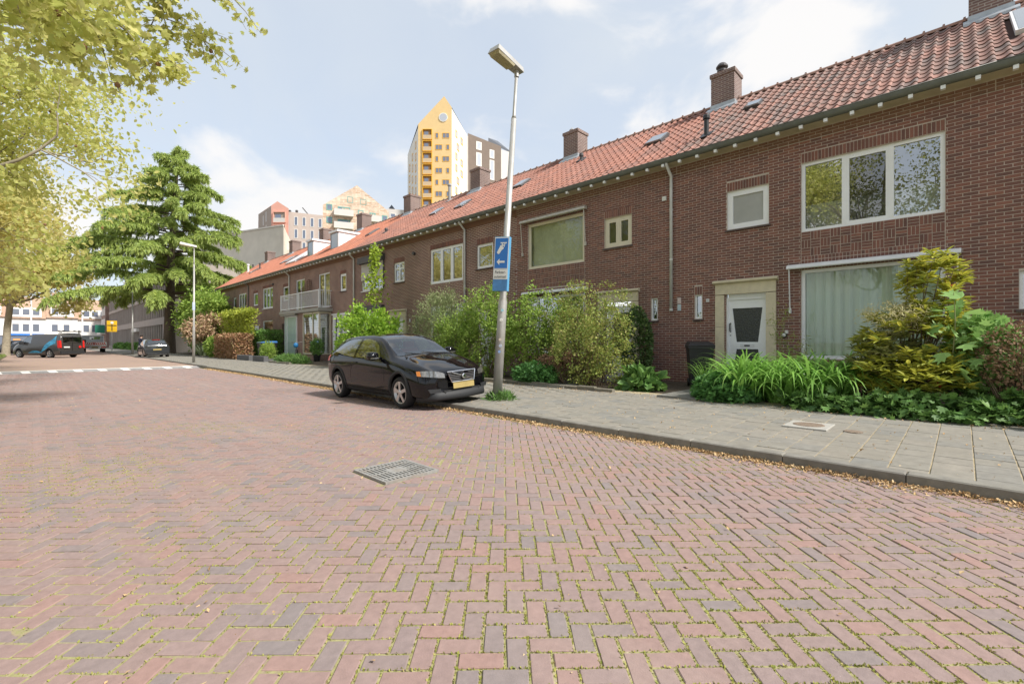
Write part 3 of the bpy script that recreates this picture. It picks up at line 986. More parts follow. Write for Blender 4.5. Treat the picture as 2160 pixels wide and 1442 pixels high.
def add_brick(b, yc, zc, w, hgt, x=XF, mi=0):
    xx = x + random.uniform(-.0015, .0015)
    b.add([(xx, yc - w / 2, zc - hgt / 2), (xx, yc + w / 2, zc - hgt / 2), (xx, yc + w / 2, zc + hgt / 2), (xx, yc - w / 2, zc + hgt / 2),
           (xx + .02, yc - w / 2 - .002, zc - hgt / 2 - .0015), (xx + .02, yc + w / 2 + .002, zc - hgt / 2 - .0015), (xx + .02, yc + w / 2 + .002, zc + hgt / 2 + .0015), (xx + .02, yc - w / 2 - .002, zc + hgt / 2 + .0015)],
          [(1, 0, 3, 2), (0, 1, 5, 4), (1, 2, 6, 5), (2, 3, 7, 6), (3, 0, 4, 7)], mi)

WALL_TOP, FRZ = 6.2, .1 + 88 * BR_H
def facade(h, y0, y1, ops, soldiers, basket, near):
    """ops: openings (ya,yb,za,zb); soldiers: (ya,yb,z) upright courses above; basket: (ya,yb,za,zb) woven panels"""
    zb = .1
    w = MB()
    if near:
        wall_sheet(w, y0, y1, zb, WALL_TOP, ops, XF + .0035, .12)
        wall = w.build('wall', m_mortar, h, fixn=False)
        holes = list(ops) + [(a, b_, z, z + .225) for (a, b_, z) in soldiers] + list(basket)
        lst, st = [], MB()
        nC = 88
        for j in range(nC):
            z = zb + (j + .5) * BR_H
            hs = [(o[0] - .004, o[1] + .004) for o in holes if o[2] - .012 < z < o[3] + .012]
            off = (j % 2) * BR_L / 2
            for (a, b_) in cut_intervals(y0 + off, y1 + off, hs):
                k = math.floor((a - off) / BR_L + 1e-6)
                while off + k * BR_L < b_ - .002:
                    p0, p1 = max(a, off + k * BR_L), min(b_, off + (k + 1) * BR_L)
                    if p1 - p0 > .21: lst.append(((p0 + p1) / 2, z))
                    elif p1 - p0 > .018: add_brick(st, (p0 + p1) / 2, z, p1 - p0 - .011, BR_H - .0105)
                    k += 1
        lst.sort(key=lambda q: (q[1] < 2.0, XF * SN + q[0] * CS))
        for (yy, zz) in lst[:300]:
            o = link('brick', brick_me, h)
            o.location = (XF + random.uniform(-.0015, .0015), yy, zz)
        for (yy, zz) in lst[300:]:
            add_brick(st, yy, zz, .208, .0556)
        for (a, b_, z) in soldiers:
            n = round((b_ - a) / .0667); p = (b_ - a) / n
            for k in range(n):
                add_brick(st, a + (k + .5) * p, z + .1125, p - .010, .213)
        for (a, b_, za, zb_) in basket:
            n = 13; p = (b_ - a) / n
            rows = 3; ph = p
            for r in range(rows):
                zt = zb_ - r * ph
                for k in range(n):
                    if (k + r) % 2 == 0:
                        for q in range(3):
                            add_brick(st, a + (k + .5) * p, zt - (q + .5) * ph / 3, p - .011, ph / 3 - .0105)
                    else:
                        for q in range(3):
                            add_brick(st, a + k * p + (q + .5) * p / 3, zt - ph / 2, p / 3 - .0105, ph - .011)
            zt = zb_ - rows * ph
            n2 = 37; p2 = (b_ - a) / n2
            if zt - za > .05:
                for k in range(n2):
                    add_brick(st, a + (k + .5) * p2, (zt + za) / 2, p2 - .010, zt - za - .011)
        st.build('brick', m_brick, h, fixn=False, kind='stuff')
    else:
        wall_sheet(w, y0, y1, zb, WALL_TOP, ops, XF, .12)
        wall = w.build('wall', m_bfar, h, fixn=False)
        st = MB()
        for (a, b_, z) in soldiers:
            n = round((b_ - a) / .0667); p = (b_ - a) / n
            for k in range(n):
                add_brick(st, a + (k + .5) * p, z + .1, p - .010, .2, XF - .004)
        if len(st.v): st.build('lintel', m_brick, wall, fixn=False)
    fz = MB()
    if near:
        nb = int((y1 - y0) / BR_L) + 2
        for j in range(3):
            zz = FRZ + .045 + j * BR_H
            for k in range(nb + 1):
                a = y0 + .003 + k * BR_L + (j % 2) * BR_L / 2 - BR_L / 2
                p0, p1 = max(y0 + .003, a), min(y1 - .003, a + BR_L)
                if p1 - p0 > .03: add_brick(fz, (p0 + p1) / 2, zz, p1 - p0 - .010, .0565, XF - .018)
        fz.box(XF - .0145, XF + .02, y0, y1, FRZ + .02, WALL_TOP + .05, 1)
    else:
        fz.box(XF - .02, XF + .02, y0, y1, FRZ, WALL_TOP + .05, 0)
    fz.build('frieze', [m_frieze, m_mortar], wall)
    return wall

# one pantile: a hollow and a roll, its lower edge thick
def pantile():
    prof = [(0, .004), (.14, -.010), (.32, -.016), (.50, -.006), (.64, .014), (.76, .033), (.87, .038), (.95, .026), (1.0, .006)]
    b = MB(); W = .224; Lg = .385
    rows = []
    for (u, dz) in ((0, .020), (Lg, -.002)):
        rows.append([(u, (0.5 - t) * W * 1.04, z + dz) for t, z in prof])
    b.grid(rows)
    b.grid([[(x + .002, y, z - .018) for x, y, z in rows[0]], rows[0]])
    return b
ptb = pantile()
PT_V, PT_F = np.array(ptb.v), ptb.f
def roof(h, y0, y1, near, mat, gaps=()):
    sh = MB()
    def P(x, y, dz=0): return (x, y, EAVE_Z + (x - EAVE_X) * SLOPE + dz)
    sh.quad(P(EAVE_X + .02, y0, -.03), P(EAVE_X + .02, y1, -.03), P(RIDGE_X, y1, -.03), P(RIDGE_X, y0, -.03))
    sh.quad((RIDGE_X, y0, RIDGE_Z - .03), (RIDGE_X, y1, RIDGE_Z - .03), (2 * RIDGE_X - EAVE_X, y1, EAVE_Z - .03), (2 * RIDGE_X - EAVE_X, y0, EAVE_Z - .03))
    ro = sh.build('roof', m_under, h, fixn=False)
    me = ptb.mesh('roof_tile', mat, smooth=True)
    nc = int(round((y1 - y0) / .222)); pw = (y1 - y0) / nc
    L_ = math.hypot(RIDGE_X - EAVE_X, RIDGE_Z - EAVE_Z); nr = 15; pr = (L_ - .04) / nr
    pos = []
    for r in range(nr):
        for c in range(nc):
            u = r * pr - .03
            x = EAVE_X + u * math.cos(ALPHA); y = y0 + (c + .5) * pw
            if any(g[0] < x + .12 < g[1] and g[2] < y < g[3] for g in gaps): continue
            pos.append((x, y, EAVE_Z + u * math.sin(ALPHA) + .012))
    ca, sa = math.cos(-ALPHA), math.sin(-ALPHA)
    if near:
        pos.sort(key=lambda p: p[0] * SN + p[1] * CS)
        for p in pos[:300]:
            o = link('roof_tile', me, ro)
            o.location = (p[0], p[1] + random.uniform(-.003, .003), p[2] + random.uniform(-.003, .003))
            o.rotation_euler = (random.uniform(-.012, .012), -ALPHA + random.uniform(-.008, .008), random.uniform(-.01, .01))
        pos = pos[300:]
    if pos:
        T = np.array(pos) + RNG.uniform(-.003, .003, (len(pos), 3))
        R0 = np.array([[math.cos(ALPHA), 0, -math.sin(ALPHA)], [0, 1, 0], [math.sin(ALPHA), 0, math.cos(ALPHA)]])
        R = np.repeat(R0[None], len(pos), 0)
        ti = RNG.uniform(-.012, .012, len(pos))
        R[:, 0, 1] += ti; 
        V, Fs = replicate(PT_V, [PT_F], R, T)
        me2 = fast_mesh('roof_tile', V, Fs, mat)
        me2.polygons.foreach_set('use_smooth', [True] * len(me2.polygons))
        link('roof_tile', me2, ro, kind='stuff')
    rd = MB()
    n = int((y1 - y0) / .38); p = (y1 - y0) / n
    for k in range(n):
        a = y0 + k * p
        rings = []
        for (yy, rr) in ((a, .125), (a + .05, .125), (a + .055, .108), (a + p, .105)):
            rings.append([(RIDGE_X + rr * math.cos(t), yy, RIDGE_Z - .03 + rr * math.sin(t) * 1.05) for t in np.linspace(math.pi, 0, 7)])
        rd.grid(rings)
        rd.box(RIDGE_X - .03, RIDGE_X + .03, a, a + .045, RIDGE_Z + .08, RIDGE_Z + .125)
    rd.build('ridge', m_ridge, ro, fixn=False)
    return ro

def gutter(h, y0, y1):
    g = MB(); rr = .085; cx, cz = EAVE_X - .06, EAVE_Z + .0
    ts = np.linspace(math.pi * 1.02, 2 * math.pi * .995, 10)
    g.grid([[(cx + rr * math.cos(t), y, cz + 1.5 * rr * math.sin(t)) for t in ts] for y in (y0, y1)])
    g.grid([[(cx + (rr - .006) * math.cos(t), y, cz + 1.5 * (rr - .006) * math.sin(t)) for t in ts] for y in (y0, y1)])
    g.tube([(cx - rr, y0, cz + .004), (cx - rr, y1, cz + .004)], .011, 6)
    go = g.build('gutter', m_gutter, h, smooth=True, fixn=False)
    n = int(round((y1 - y0) / .49)); p = (y1 - y0) / n
    st = MB()
    st.grid([[(cx + (rr + .004) * math.cos(t), y, cz + 1.5 * (rr + .004) * math.sin(t)) for t in ts] for y in (-.018, .018)])
    sme = st.mesh('strap', m_gutter)
    bl = MB().box(EAVE_X - .09, EAVE_X - .005, -.036, .036, 6.135, 6.205).mesh('rafter_end', m_paintw)
    for k in range(n):
        y = y0 + (k + .5) * p
        o = link('strap', sme, go); o.location = (0, y, 0)
        o = link('rafter_end', bl, go); o.location = (0, y, 0)
    s = MB(); s.box(EAVE_X - .035, XF + .02, y0, y1, 6.20, 6.232)
    s.box(EAVE_X - .045, EAVE_X - .02, y0, y1, 6.225, 6.29)
    s.build('soffit', m_soffit, go)
    return go

def downpipe(h, y, z0, mat):
    d = MB(); x = XF - .065
    d.tube([(EAVE_X - .06, y, 6.26), (EAVE_X - .05, y, 6.17), (x, y, 5.93), (x, y, 5.8), (x, y, z0)], .042, 10)
    o = d.build('downpipe', mat, h, smooth=True)
    for z in (5.0, 3.6, 2.2, 1.0):
        if z > z0:
            MB().tube([(x, y, z - .025), (x, y, z + .025)], .051, 10).build('pipe_collar', mat, o)
    return o

def chimney(h, yc, ztop=10.3, w=.75, pots=0, cap=m_bchim):
    x0, x1 = 16.0, 16.72
    y0, y1 = yc - w / 2, yc + w / 2
    o = MB().box(x0, x1, y0, y1, 8.6, ztop - .13).build('chimney', m_bchim, h)
    MB().cbox(x0 - .035, x1 + .035, y0 - .035, y1 + .035, ztop - .13, ztop, .02).build('chimney_cap', m_stone if cap is None else cap, o)
    zb_ = EAVE_Z + (x0 - EAVE_X) * SLOPE
    f = MB()
    f.box(x0 - .02, x1 + .02, y0 - .02, y1 + .02, zb_ - .1, zb_ + .19)
    f.hexa([(x0 - .20, y0 - .1, zb_ - .14), (x0, y0 - .1, zb_ + .0), (x0, y1 + .1, zb_ + .0), (x0 - .20, y1 + .1, zb_ - .14),
            (x0 - .20, y0 - .1, zb_ - .06), (x0 - .015, y0 - .1, zb_ + .09), (x0 - .015, y1 + .1, zb_ + .09), (x0 - .20, y1 + .1, zb_ - .06)])
    f.build('flashing', m_lead, o)
    if pots == 1:
        p = MB().lathe([(.12, 0), (.11, .12), (.16, .13), (.16, .18), (.10, .2), (.10, .25), (.19, .27), (.19, .31), (.12, .40), (.03, .43)], (x0 + .3, yc + .12, ztop), 14)
        p.build('chimney_pot', m_dgrey, o, smooth=False)
    elif pots == 2:
        MB().lathe([(.10, 0), (.09, .1), (.13, .12), (.05, .2), (.02, .24)], (x0 + .25, yc + .1, ztop), 12).build('chimney_pot', m_grey, o)
    return o

def on_roof(x, dz=0): return EAVE_Z + (x - EAVE_X) * SLOPE + dz
def skylight(h, x, y, lx=.55, ly=.5, tilt=.10):
    ux, uz = math.cos(ALPHA), math.sin(ALPHA)
    c = Vector((x, y, on_roof(x, .05)))
    U, Nn = Vector((ux, 0, uz)), Vector((-uz, 0, ux))
    b = MB(); b.obox(c, U * lx / 2, (0, ly / 2, 0), Nn * .045)
    o = b.build('skylight', m_dgrey, h)
    b = MB(); b.obox(c + Nn * .065, U * (lx / 2 - .03), (0, ly / 2 - .03, 0), Nn * .018)
    b.build('pane', M_SKYGL, o)
M_SKYGL = M('skylight_pane', [(0.35, 0.38, 0.40)], 0.08, metal=.6)
def vent_pipe(h, x, y, hh=.5, r=.06, mat=None):
    z = on_roof(x)
    b = MB().lathe([(r, -.1), (r, hh - .12), (r * 1.5, hh - .12), (r * 1.5, hh - .04), (r * 1.2, hh)], (x, y, z), 12)
    o = b.build('vent_pipe', mat or m_dgrey, h, smooth=False)
    MB().obox((x - .02, y, z + .03), (.16, 0, .115), (0, .14, 0), (-.02, 0, .028)).build('pipe_collar', mat or m_dgrey, o)
def dormer(h, y0, y1):
    xf = 13.6; zb_ = on_roof(xf) - .12; zt = 8.42; xb = EAVE_X + (zt - EAVE_Z) / SLOPE + .1
    b = MB()
    b.prism([(xf, y0, zb_), (xf, y0, zt), (xb, y0, zt)], (0, y1 - y0, 0))
    o = b.build('dormer', m_paintw, h)
    MB().box(xf - .12, xb + .12, y0 - .08, y1 + .08, zt - .06, zt + .07).build('dormer_roof', m_paintw, o)
    MB().box(xf - .03, xf - .004, y0 + .1, y1 - .1, zb_ + .16, zt - .12).build('pane', M_SKYGL, o)
    f = MB()
    f.box(xf - .05, xf - .002, y0 + .03, y0 + .1, zb_ + .08, zt - .06); f.box(xf - .05, xf - .002, y1 - .1, y1 - .03, zb_ + .08, zt - .06)
    f.box(xf - .05, xf - .002, y0 + .1, y1 - .1, zb_ + .08, zb_ + .16); f.box(xf - .05, xf - .002, y0 + .1, y1 - .1, zt - .12, zt - .06)
    f.build('window_frame', m_grey, o)

labels = [
    'brown brick house at the edge of the view with a solar panel on its roof',
    'near brown brick house with triple upstairs window and cream stone doorway',
    'brown brick house with extended upstairs awning behind the tall shrubs',
    'brick house with triple white upstairs window right beside a downpipe',
    'brick house with roller shutter half closed over the upstairs window',
    'brick house with white bay window and glazed balcony door below a dormer',
    'brick house with privacy trellis on its balcony and pale green ground floor glazing',
    'brick house behind the row of pleached trees and green hedge',
    'end house of the brick terrace beside the cedar tree',
]
HS = []
for k in range(9):
    y0, y1 = BND[k], BND[k + 1]
    HS.append(thing('terraced_house', labels[k], 'house', (XF, (y0 + y1) / 2, .1), 'terraced brick houses along the street'))

# -- house 0, only its end shows
y0, y1 = BND[0], BND[1]
h = HS[0]
ops = [(-.97, -.74, 1.9, 2.59), (-2.1, -1.12, .2, 2.57)]
facade(h, y0, y1, ops, [], [], True)
window(h, -.97, -.74, 1.9, 2.59, fw=.045, back=m_room)
MB().box(XF + .06, XF + .1, -2.1, -1.12, .2, 2.57).build('door', m_paintc, h)
roof(h, y0, y1, True, m_tileA, gaps=[(13.5, 15.35, -2.9, -.75)])
gutter(h, y0, y1)
U = Vector((math.cos(ALPHA), 0, math.sin(ALPHA))); Nn = Vector((-math.sin(ALPHA), 0, math.cos(ALPHA)))
b = MB(); b.obox(Vector((14.45, -1.8, on_roof(14.45, .09))), U * 1.05, (0, 1.05, 0), Nn * .05)
sp = b.build('solar_panel', m_aluw, h)
b = MB(); b.obox(Vector((14.45, -1.8, on_roof(14.45, .09))) + Nn * .053, U * 1.0, (0, 1.0, 0), Nn * .004)
b.build('pane', M_SKYGL, sp)

# -- house 1, the near one
y0, y1 = BND[1], BND[2]
h = HS[1]
LW = (.25, 2.71)
ops = [(*LW, 3.86, 5.46), (3.40, 4.38, 4.19, 5.17), (*LW, .92, 2.97), (3.42, 4.40, .2, 2.57), (5.02, 5.22, 1.93, 2.57)]
facade(h, y0, y1, ops, [(*LW, 5.463), (3.40, 4.38, 5.173), (*LW, 2.973), (5.02, 5.22, 2.573)], [(*LW, 3.2, 3.855)], True)
window(h, *LW, 3.86, 5.46, splits=[1.08, 1.89], sash={1: True}, glass=[m_glass, m_glassd, m_glass], sill=False, curtain=(m_curtw, .02, 38, 3.9, 4.5))
window(h, 3.40, 4.38, 4.19, 5.17, fw=.09, glass=m_frost, sash={0: True})
window(h, *LW, .92, 2.97, sill=False, glass=m_glassg, curtain=(m_curt, .055, 30, .95, 2.95), frame=m_paintw, back=m_roomg)
window(h, 5.02, 5.22, 1.93, 2.57, fw=.04)
awning(h, .02, 2.98, 2.99, m_aluw)
ds = door_surround(h, 3.18, 4.71, 2.87, m_stone)
d = MB(); X = XF + .075
d.box(X, X + .05, 3.46, 3.56, .2, 2.38); d.box(X, X + .05, 4.27, 4.36, .2, 2.38)
d.box(X, X + .05, 3.56, 4.27, 2.16, 2.38); d.box(X, X + .05, 3.56, 4.27, 1.12, 1.30); d.box(X, X + .05, 3.56, 4.27, .2, .42)
# trapezoid sides that narrow the glass downwards
d.prism([(X + .002, 3.56, 2.16), (X + .002, 3.56, 1.30), (X + .002, 3.66, 1.30)], (.046, 0, 0))
d.prism([(X + .002, 4.27, 2.16), (X + .002, 4.17, 1.30), (X + .002, 4.27, 1.30)], (.046, 0, 0))
d.prism([(X + .002, 3.56, 1.12), (X + .002, 3.66, 1.12), (X + .002, 3.56, .42)], (.046, 0, 0))
d.prism([(X + .002, 4.27, 1.12), (X + .002, 4.27, .42), (X + .002, 4.17, 1.12)], (.046, 0, 0))
door = d.build('door', m_paintw, h)
m_hammer = M('hammered_glass', [(0.05, 0.055, 0.052)], 0.12, nscale=45, namt=.9, bump=1.0, bscale=38, dist=.02)
MB().box(X + .02, X + .03, 3.55, 4.28, .41, 2.17).build('pane', m_hammer, door)
f = MB(); f.box(X - .03, X + .06, 3.42, 3.46, .2, 2.44); f.box(X - .03, X + .06, 4.36, 4.40, .2, 2.44); f.box(X - .03, X + .06, 3.46, 4.36, 2.38, 2.575)
f.build('door_frame', m_paintw, door)
MB().tube([(X - .005, 4.315, 1.78), (X - .05, 4.315, 1.77), (X - .05, 4.315, 1.58), (X - .005, 4.315, 1.57)], .016, 8).build('handle', m_black, door)
MB().lathe([(.018, 0), (.018, .012)], (X, 4.315, 1.47), 10, axis=(-1, 0, 0)).build('lock', m_grey, door)
MB().box(X - .008, X, 3.74, 4.08, 1.17, 1.25).build('letter_plate', m_aluw, door)
MB().box(X - .011, X - .008, 3.85, 3.98, 1.19, 1.225).build('letter_slot', m_black, door)
MB().box(XF - .012, XF + .006, 4.83, 4.91, 2.36, 2.45).build('house_number', m_bell, h)
lp = MB().lathe([(.065, 0), (.065, .02), (.045, .035)], (XF, 3.06, 1.46), 18, axis=(-1, 0, 0)).build('outdoor_lamp', m_black, h)
MB().lathe([(.04, .03), (.045, .06), (.02, .09)], (XF, 3.06, 1.46), 18, axis=(-1, 0, 0)).build('lamp_glass', m_bell, lp)
MB().box(XF - .05, XF, 2.98, 3.04, 1.5, 1.58).build('lamp_box', m_bell, lp)
for z, c in ((2.36, (0.62, 0.52, 0.50)), (2.17, (0.50, 0.60, 0.66))):
    MB().box(XF - .01, XF + .004, 5.60, 5.70, z, z + .17).build('sign_plate', M('plate_%d' % int(z * 100), [c], .5, nscale=40, namt=.25), h)
downpipe(h, 5.86, 2.15, m_pipe)
gutter(h, y0, y1)
roof(h, y0, y1, True, m_tileA)
chimney(h, -.48, 10.9)
skylight(h, 14.85, 4.45, .5, .45)
vent_pipe(h, 13.25, 5.2, .62, .065, m_black)

# -- house 2
y0, y1 = BND[2], BND[3]
h = HS[2]
LW = (8.85, 11.31)
ops = [(*LW, 3.92, 5.53), (7.13, 8.08, 4.23, 5.15), (*LW, .92, 2.9), (7.1, 8.05, .2, 2.57), (6.3, 6.5, 1.93, 2.57)]
facade(h, y0, y1, ops, [(7.13, 8.08, 5.153), (*LW, 5.533)], [(*LW, 3.2, 3.915)], True)
window(h, *LW, 3.92, 5.53, fw=.09, frame=m_paintc, glass=m_glassg, back=m_roomg, sill=False, curtain=(m_roomg, .002, 3, 3.95, 5.5))
window(h, 7.13, 8.08, 4.23, 5.15, panes=2, fw=.10, frame=m_paintc, sash={0: True, 1: True}, glass=m_glassg, back=m_roomg)
window(h, *LW, .92, 2.9, frame=m_paintw, back=M('blind_tan', [(0.20, 0.13, 0.09)], .9), sill=False, splits=[10.9])
window(h, 6.3, 6.5, 1.93, 2.57, fw=.04)
awning(h, 8.72, 11.6, 5.58, m_alu, True, 1.1)
awning(h, 8.7, 11.5, 2.98, m_aluw, True, .8)
door_surround(h, 6.85, 8.35, 2.87, m_stone)
d = MB(); d.box(XF + .08, XF + .13, 7.14, 8.0, .2, 2.4); d.build('door', m_paintw, h)
MB().box(XF + .075, XF + .08, 7.35, 7.8, .9, 2.2).build('door_pane', m_hammer, h)
MB().box(XF - .05, XF + .004, 6.02, 6.14, 5.30, 5.42).build('vent_cover', m_bell, h)
gutter(h, y0, y1)
roof(h, y0, y1, True, m_tileB)
chimney(h, 5.75, 10.33, pots=1)
skylight(h, 14.45, 7.3, .75, .6)
vent_pipe(h, 15.2, 10.9, .3)

# -- house 3
y0, y1 = BND[3], BND[4]
h = HS[3]
LW = (14.98, 17.28)
ops = [(*LW, 3.89, 5.45), (13.16, 14.12, 4.24, 5.21), (*LW, .92, 2.9), (13.1, 14.1, .2, 2.57)]
facade(h, y0, y1, ops, [(*LW, 5.45), (13.16, 14.12, 5.21)], [], False)
window(h, *LW, 3.89, 5.45, panes=3, sash={0: True, 1: True, 2: True}, sill=False, back=m_roomg)
window(h, 13.16, 14.12, 4.24, 5.21, fw=.10, back=m_roomg)
window(h, *LW, .92, 2.9, splits=[15.4], sill=False, curtain=(m_curt, .03, 36, .95, 2.85))
door_surround(h, 12.9, 14.4, 2.87, m_stone)
MB().box(XF + .08, XF + .13, 13.1, 14.1, .2, 2.5).build('door', m_paintw, h)
downpipe(h, 14.8, .25, m_pipe)
gutter(h, y0, y1)
roof(h, y0, y1, False, m_tileB)
chimney(h, 12.04, 10.33, pots=2)
skylight(h, 14.4, 13.4, .75, .55); skylight(h, 14.1, 16.9, .8, .6)

# -- house 4, roller shutter
y0, y1 = BND[4], BND[5]
h = HS[4]
LW = (21.28, 23.56)
ops = [(*LW, 4.05, 5.5), (19.38, 20.32, 4.24, 5.21), (*LW, .92, 2.9), (19.4, 20.4, .2, 2.57)]
facade(h, y0, y1, ops, [(19.38, 20.32, 5.21)], [], False)
w = window(h, *LW, 4.05, 5.5, panes=2, sill=m_paintw)
s = MB()
for k in range(16):
    z = 5.5 - .056 * (k + 1)
    s.prism([(XF - .025, LW[0], z + .003), (XF - .04, LW[0], z + .028), (XF - .025, LW[0], z + .053), (XF + .0, LW[0], z + .053), (XF + .0, LW[0], z + .003)], (0, LW[1] - LW[0], 0))
sh_ = s.build('roller_shutter', M('shutter_grey', [(0.60, 0.58, 0.55)], .6), h)
MB().box(XF - .22, XF + .0, LW[0] - .12, LW[1] + .12, 5.5, 5.83).build('shutter_box', m_dgrey, sh_)
MB().box(XF - .06, XF - .01, LW[0] - .06, LW[0] - .002, 4.05, 5.5).build('shutter_rail', m_dgrey, sh_)
window(h, 19.38, 20.32, 4.24, 5.21, panes=2, fw=.09, rail=4.9)
window(h, *LW, .92, 2.9, sill=False)
MB().box(XF - .2, XF, LW[0] - .1, LW[1] + .1, 2.95, 3.2).build('awning', m_dgrey, h)
door_surround(h, 19.15, 20.7, 2.87, m_stone)
MB().box(XF + .08, XF + .13, 19.4, 20.4, .2, 2.5).build('door', m_paintw, h)
MB().box(XF - .03, XF, 18.85, 18.93, 2.25, 2.4).build('house_number', m_bell, h)
MB().tube([(XF - .06, 18.3, 1.6), (XF - .06, 18.3, 2.5)], .035, 8).build('drain_stub', m_dgrey, h)
MB().lathe([(.07, 0), (.08, .12)], (XF, 18.5, 5.45), 10, axis=(-1, 0, 0)).build('vent_cover', m_dgrey, h)
downpipe(h, 24.36, .25, m_pipe)
gutter(h, y0, y1)
roof(h, y0, y1, False, m_tileB)
chimney(h, 18.2, 10.33)
skylight(h, 14.3, 19.2, .75, .55)
vent_pipe(h, 15.9, 20.2, .95, .075, m_grey)
vent_pipe(h, 13.6, 22.9, .25)

# -- house 5, bay window and balcony
y0, y1 = BND[5], BND[6]
h = HS[5]
ops = [(25.38, 26.15, 4.25, 5.26), (27.5, 29.1, 3.42, 5.54), (25.55, 26.7, .2, 2.72)]
facade(h, y0, y1, ops, [(25.38, 26.15, 5.26)], [], False)
window(h, 25.38, 26.15, 4.25, 5.26, fw=.09, sash={0: True})
window(h, 27.5, 29.1, 3.42, 5.54, panes=2, sill=False, curtain=(m_curtw, .02, 30, 3.5, 5.4))
s = MB(); s.box(XF - .07, XF + .08, 25.3, 25.55, .15, 2.72); s.box(XF - .07, XF + .08, 26.7, 26.95, .15, 2.72); s.box(XF - .07, XF + .08, 25.3, 26.95, 2.72, 2.88); s.box(XF - .12, XF + .02, 25.24, 27.01, 2.88, 2.96)
ds = s.build('door_surround', m_paintw, h)
d = MB(); d.box(XF + .06, XF + .1, 25.55, 26.7, .2, 2.72); dd = d.build('door', m_paintw, h)
MB().box(XF + .05, XF + .06, 25.95, 26.35, .7, 2.2).build('pane', m_glassd, dd)
bx = MB(); X0 = 11.8
bx.box(X0, XF, 27.3, 27.38, .2, 3.1); bx.box(X0 - .02, X0 + .06, 27.3, 27.36, .2, 3.1)
bay = MB(); bay.box(X0, XF, 27.32, 29.7, .15, .55); bay.box(X0, XF, 29.7, 30.6, .15, 3.12)
bay = bay.build('bay', m_bfar, h)
f = MB()
for (a, b_) in ((27.30, 27.40), (28.2, 28.28), (29.62, 29.7)):
    f.box(X0 - .03, X0 + .05, a, b_, .55, 3.1)
f.box(X0 - .03, X0 + .05, 27.4, 29.62, .55, .63); f.box(X0 - .03, X0 + .05, 27.4, 29.62, 3.0, 3.1)
f.box(XF - .1, XF - .0, 27.30, 27.36, .55, 3.1); f.box(X0 + .05, XF - .1, 27.30, 27.36, .55, .63); f.box(X0 + .05, XF - .1, 27.30, 27.36, 3.0, 3.1)
bf = f.build('window_frame', m_paintc, bay)
MB().quad((X0 + .01, 28.2, .63), (X0 + .01, 27.4, .63), (X0 + .01, 27.4, 3.0), (X0 + .01, 28.2, 3.0)).build('pane', m_glass, bay, fixn=False)
MB().quad((X0 + .01, 29.62, .63), (X0 + .01, 28.28, .63), (X0 + .01, 28.28, 3.0), (X0 + .01, 29.62, 3.0)).build('pane', m_glass, bay, fixn=False)
MB().quad((X0 + .05, 27.33, .63), (XF - .1, 27.33, .63), (XF - .1, 27.33, 3.0), (X0 + .05, 27.33, 3.0)).build('pane', m_glass, bay, fixn=False)
sl_ = MB()
for k in range(16):
    z = .7 + k * .147
    sl_.box(X0 + .10, X0 + .105, 27.45, 29.6, z, z + .085); sl_.box(X0 + .12, XF - .1, 27.39, 27.395, z, z + .085)
sl_.build('blind', m_curtw, bay)
MB().box(XF - .05, XF - .02, 27.4, 29.7, .55, 3.1).build('room_interior', m_roomg, bay)
MB().box(XF - .03, XF, 27.06, 27.14, 1.9, 2.0).build('house_number', m_bell, h)
gutter(h, y0, y1)
roof(h, y0, y1, False, m_tileC, gaps=[(13.6, 15.0, 28.6, 29.8)])
chimney(h, 24.5, 10.33)
dormer(h, 28.65, 29.75)
skylight(h, 14.3, 25.6, .9, .5)

# shared balcony (slab, posts, bars, trellis)
bal = thing('balcony', 'white railed balcony over the bay window with a trellis screen', 'balcony', (12.1, 30.2, 3.1))
s = MB(); s.box(11.62, XF + .02, 27.1, 33.3, 3.13, 3.33); s.box(11.66, XF, 30.7, 33.2, 3.02, 3.13)
s.build('slab', m_conc, bal)
rb = MB().box(-.008, .008, -.008, .008, 3.42, 4.34).mesh('baluster', m_paintw)
rails = MB()
for z in (3.42, 4.35):
    rails.box(11.68, 11.73, 27.18, 33.24, z, z + .045)
    for yy in (27.18, 33.2):
        rails.box(11.73, XF, yy, yy + .04, z, z + .045)
rails.build('handrail', m_paintw, bal)
k = 0
yy = 27.3
while yy < 33.2:
    o = link('baluster', rb, bal); o.location = (11.705, yy, 0); yy += .115
for xx in np.arange(11.82, 12.5, .115):
    o = link('baluster', rb, bal); o.location = (xx, 27.2, 0)
for yy in (27.2, 30.2, 33.2):
    MB().box(11.68, 11.735, yy - .025, yy + .03, 3.3, 4.42).build('post', m_paintw, bal)
t = MB()
m_trel = M('trellis_brown', [(0.20, 0.12, 0.09), (0.27, 0.18, 0.13)], .9)
for k in range(16):
    z = 3.45 + k * .12
    x_in = XF - .02; x_out = 11.74 if z < 4.45 else 11.74 + (z - 4.45) * .62
    if x_out < x_in - .05: t.box(x_out, x_in, 30.14, 30.17, z, z + .05)
for k in range(7):
    x = 11.8 + .11 * k; zt = 5.3 if x > 12.3 else 4.5 + (x - 11.74) * 1.6
    t.box(x, x + .04, 30.172, 30.19, 3.4, zt)
t.build('trellis', m_trel, bal)

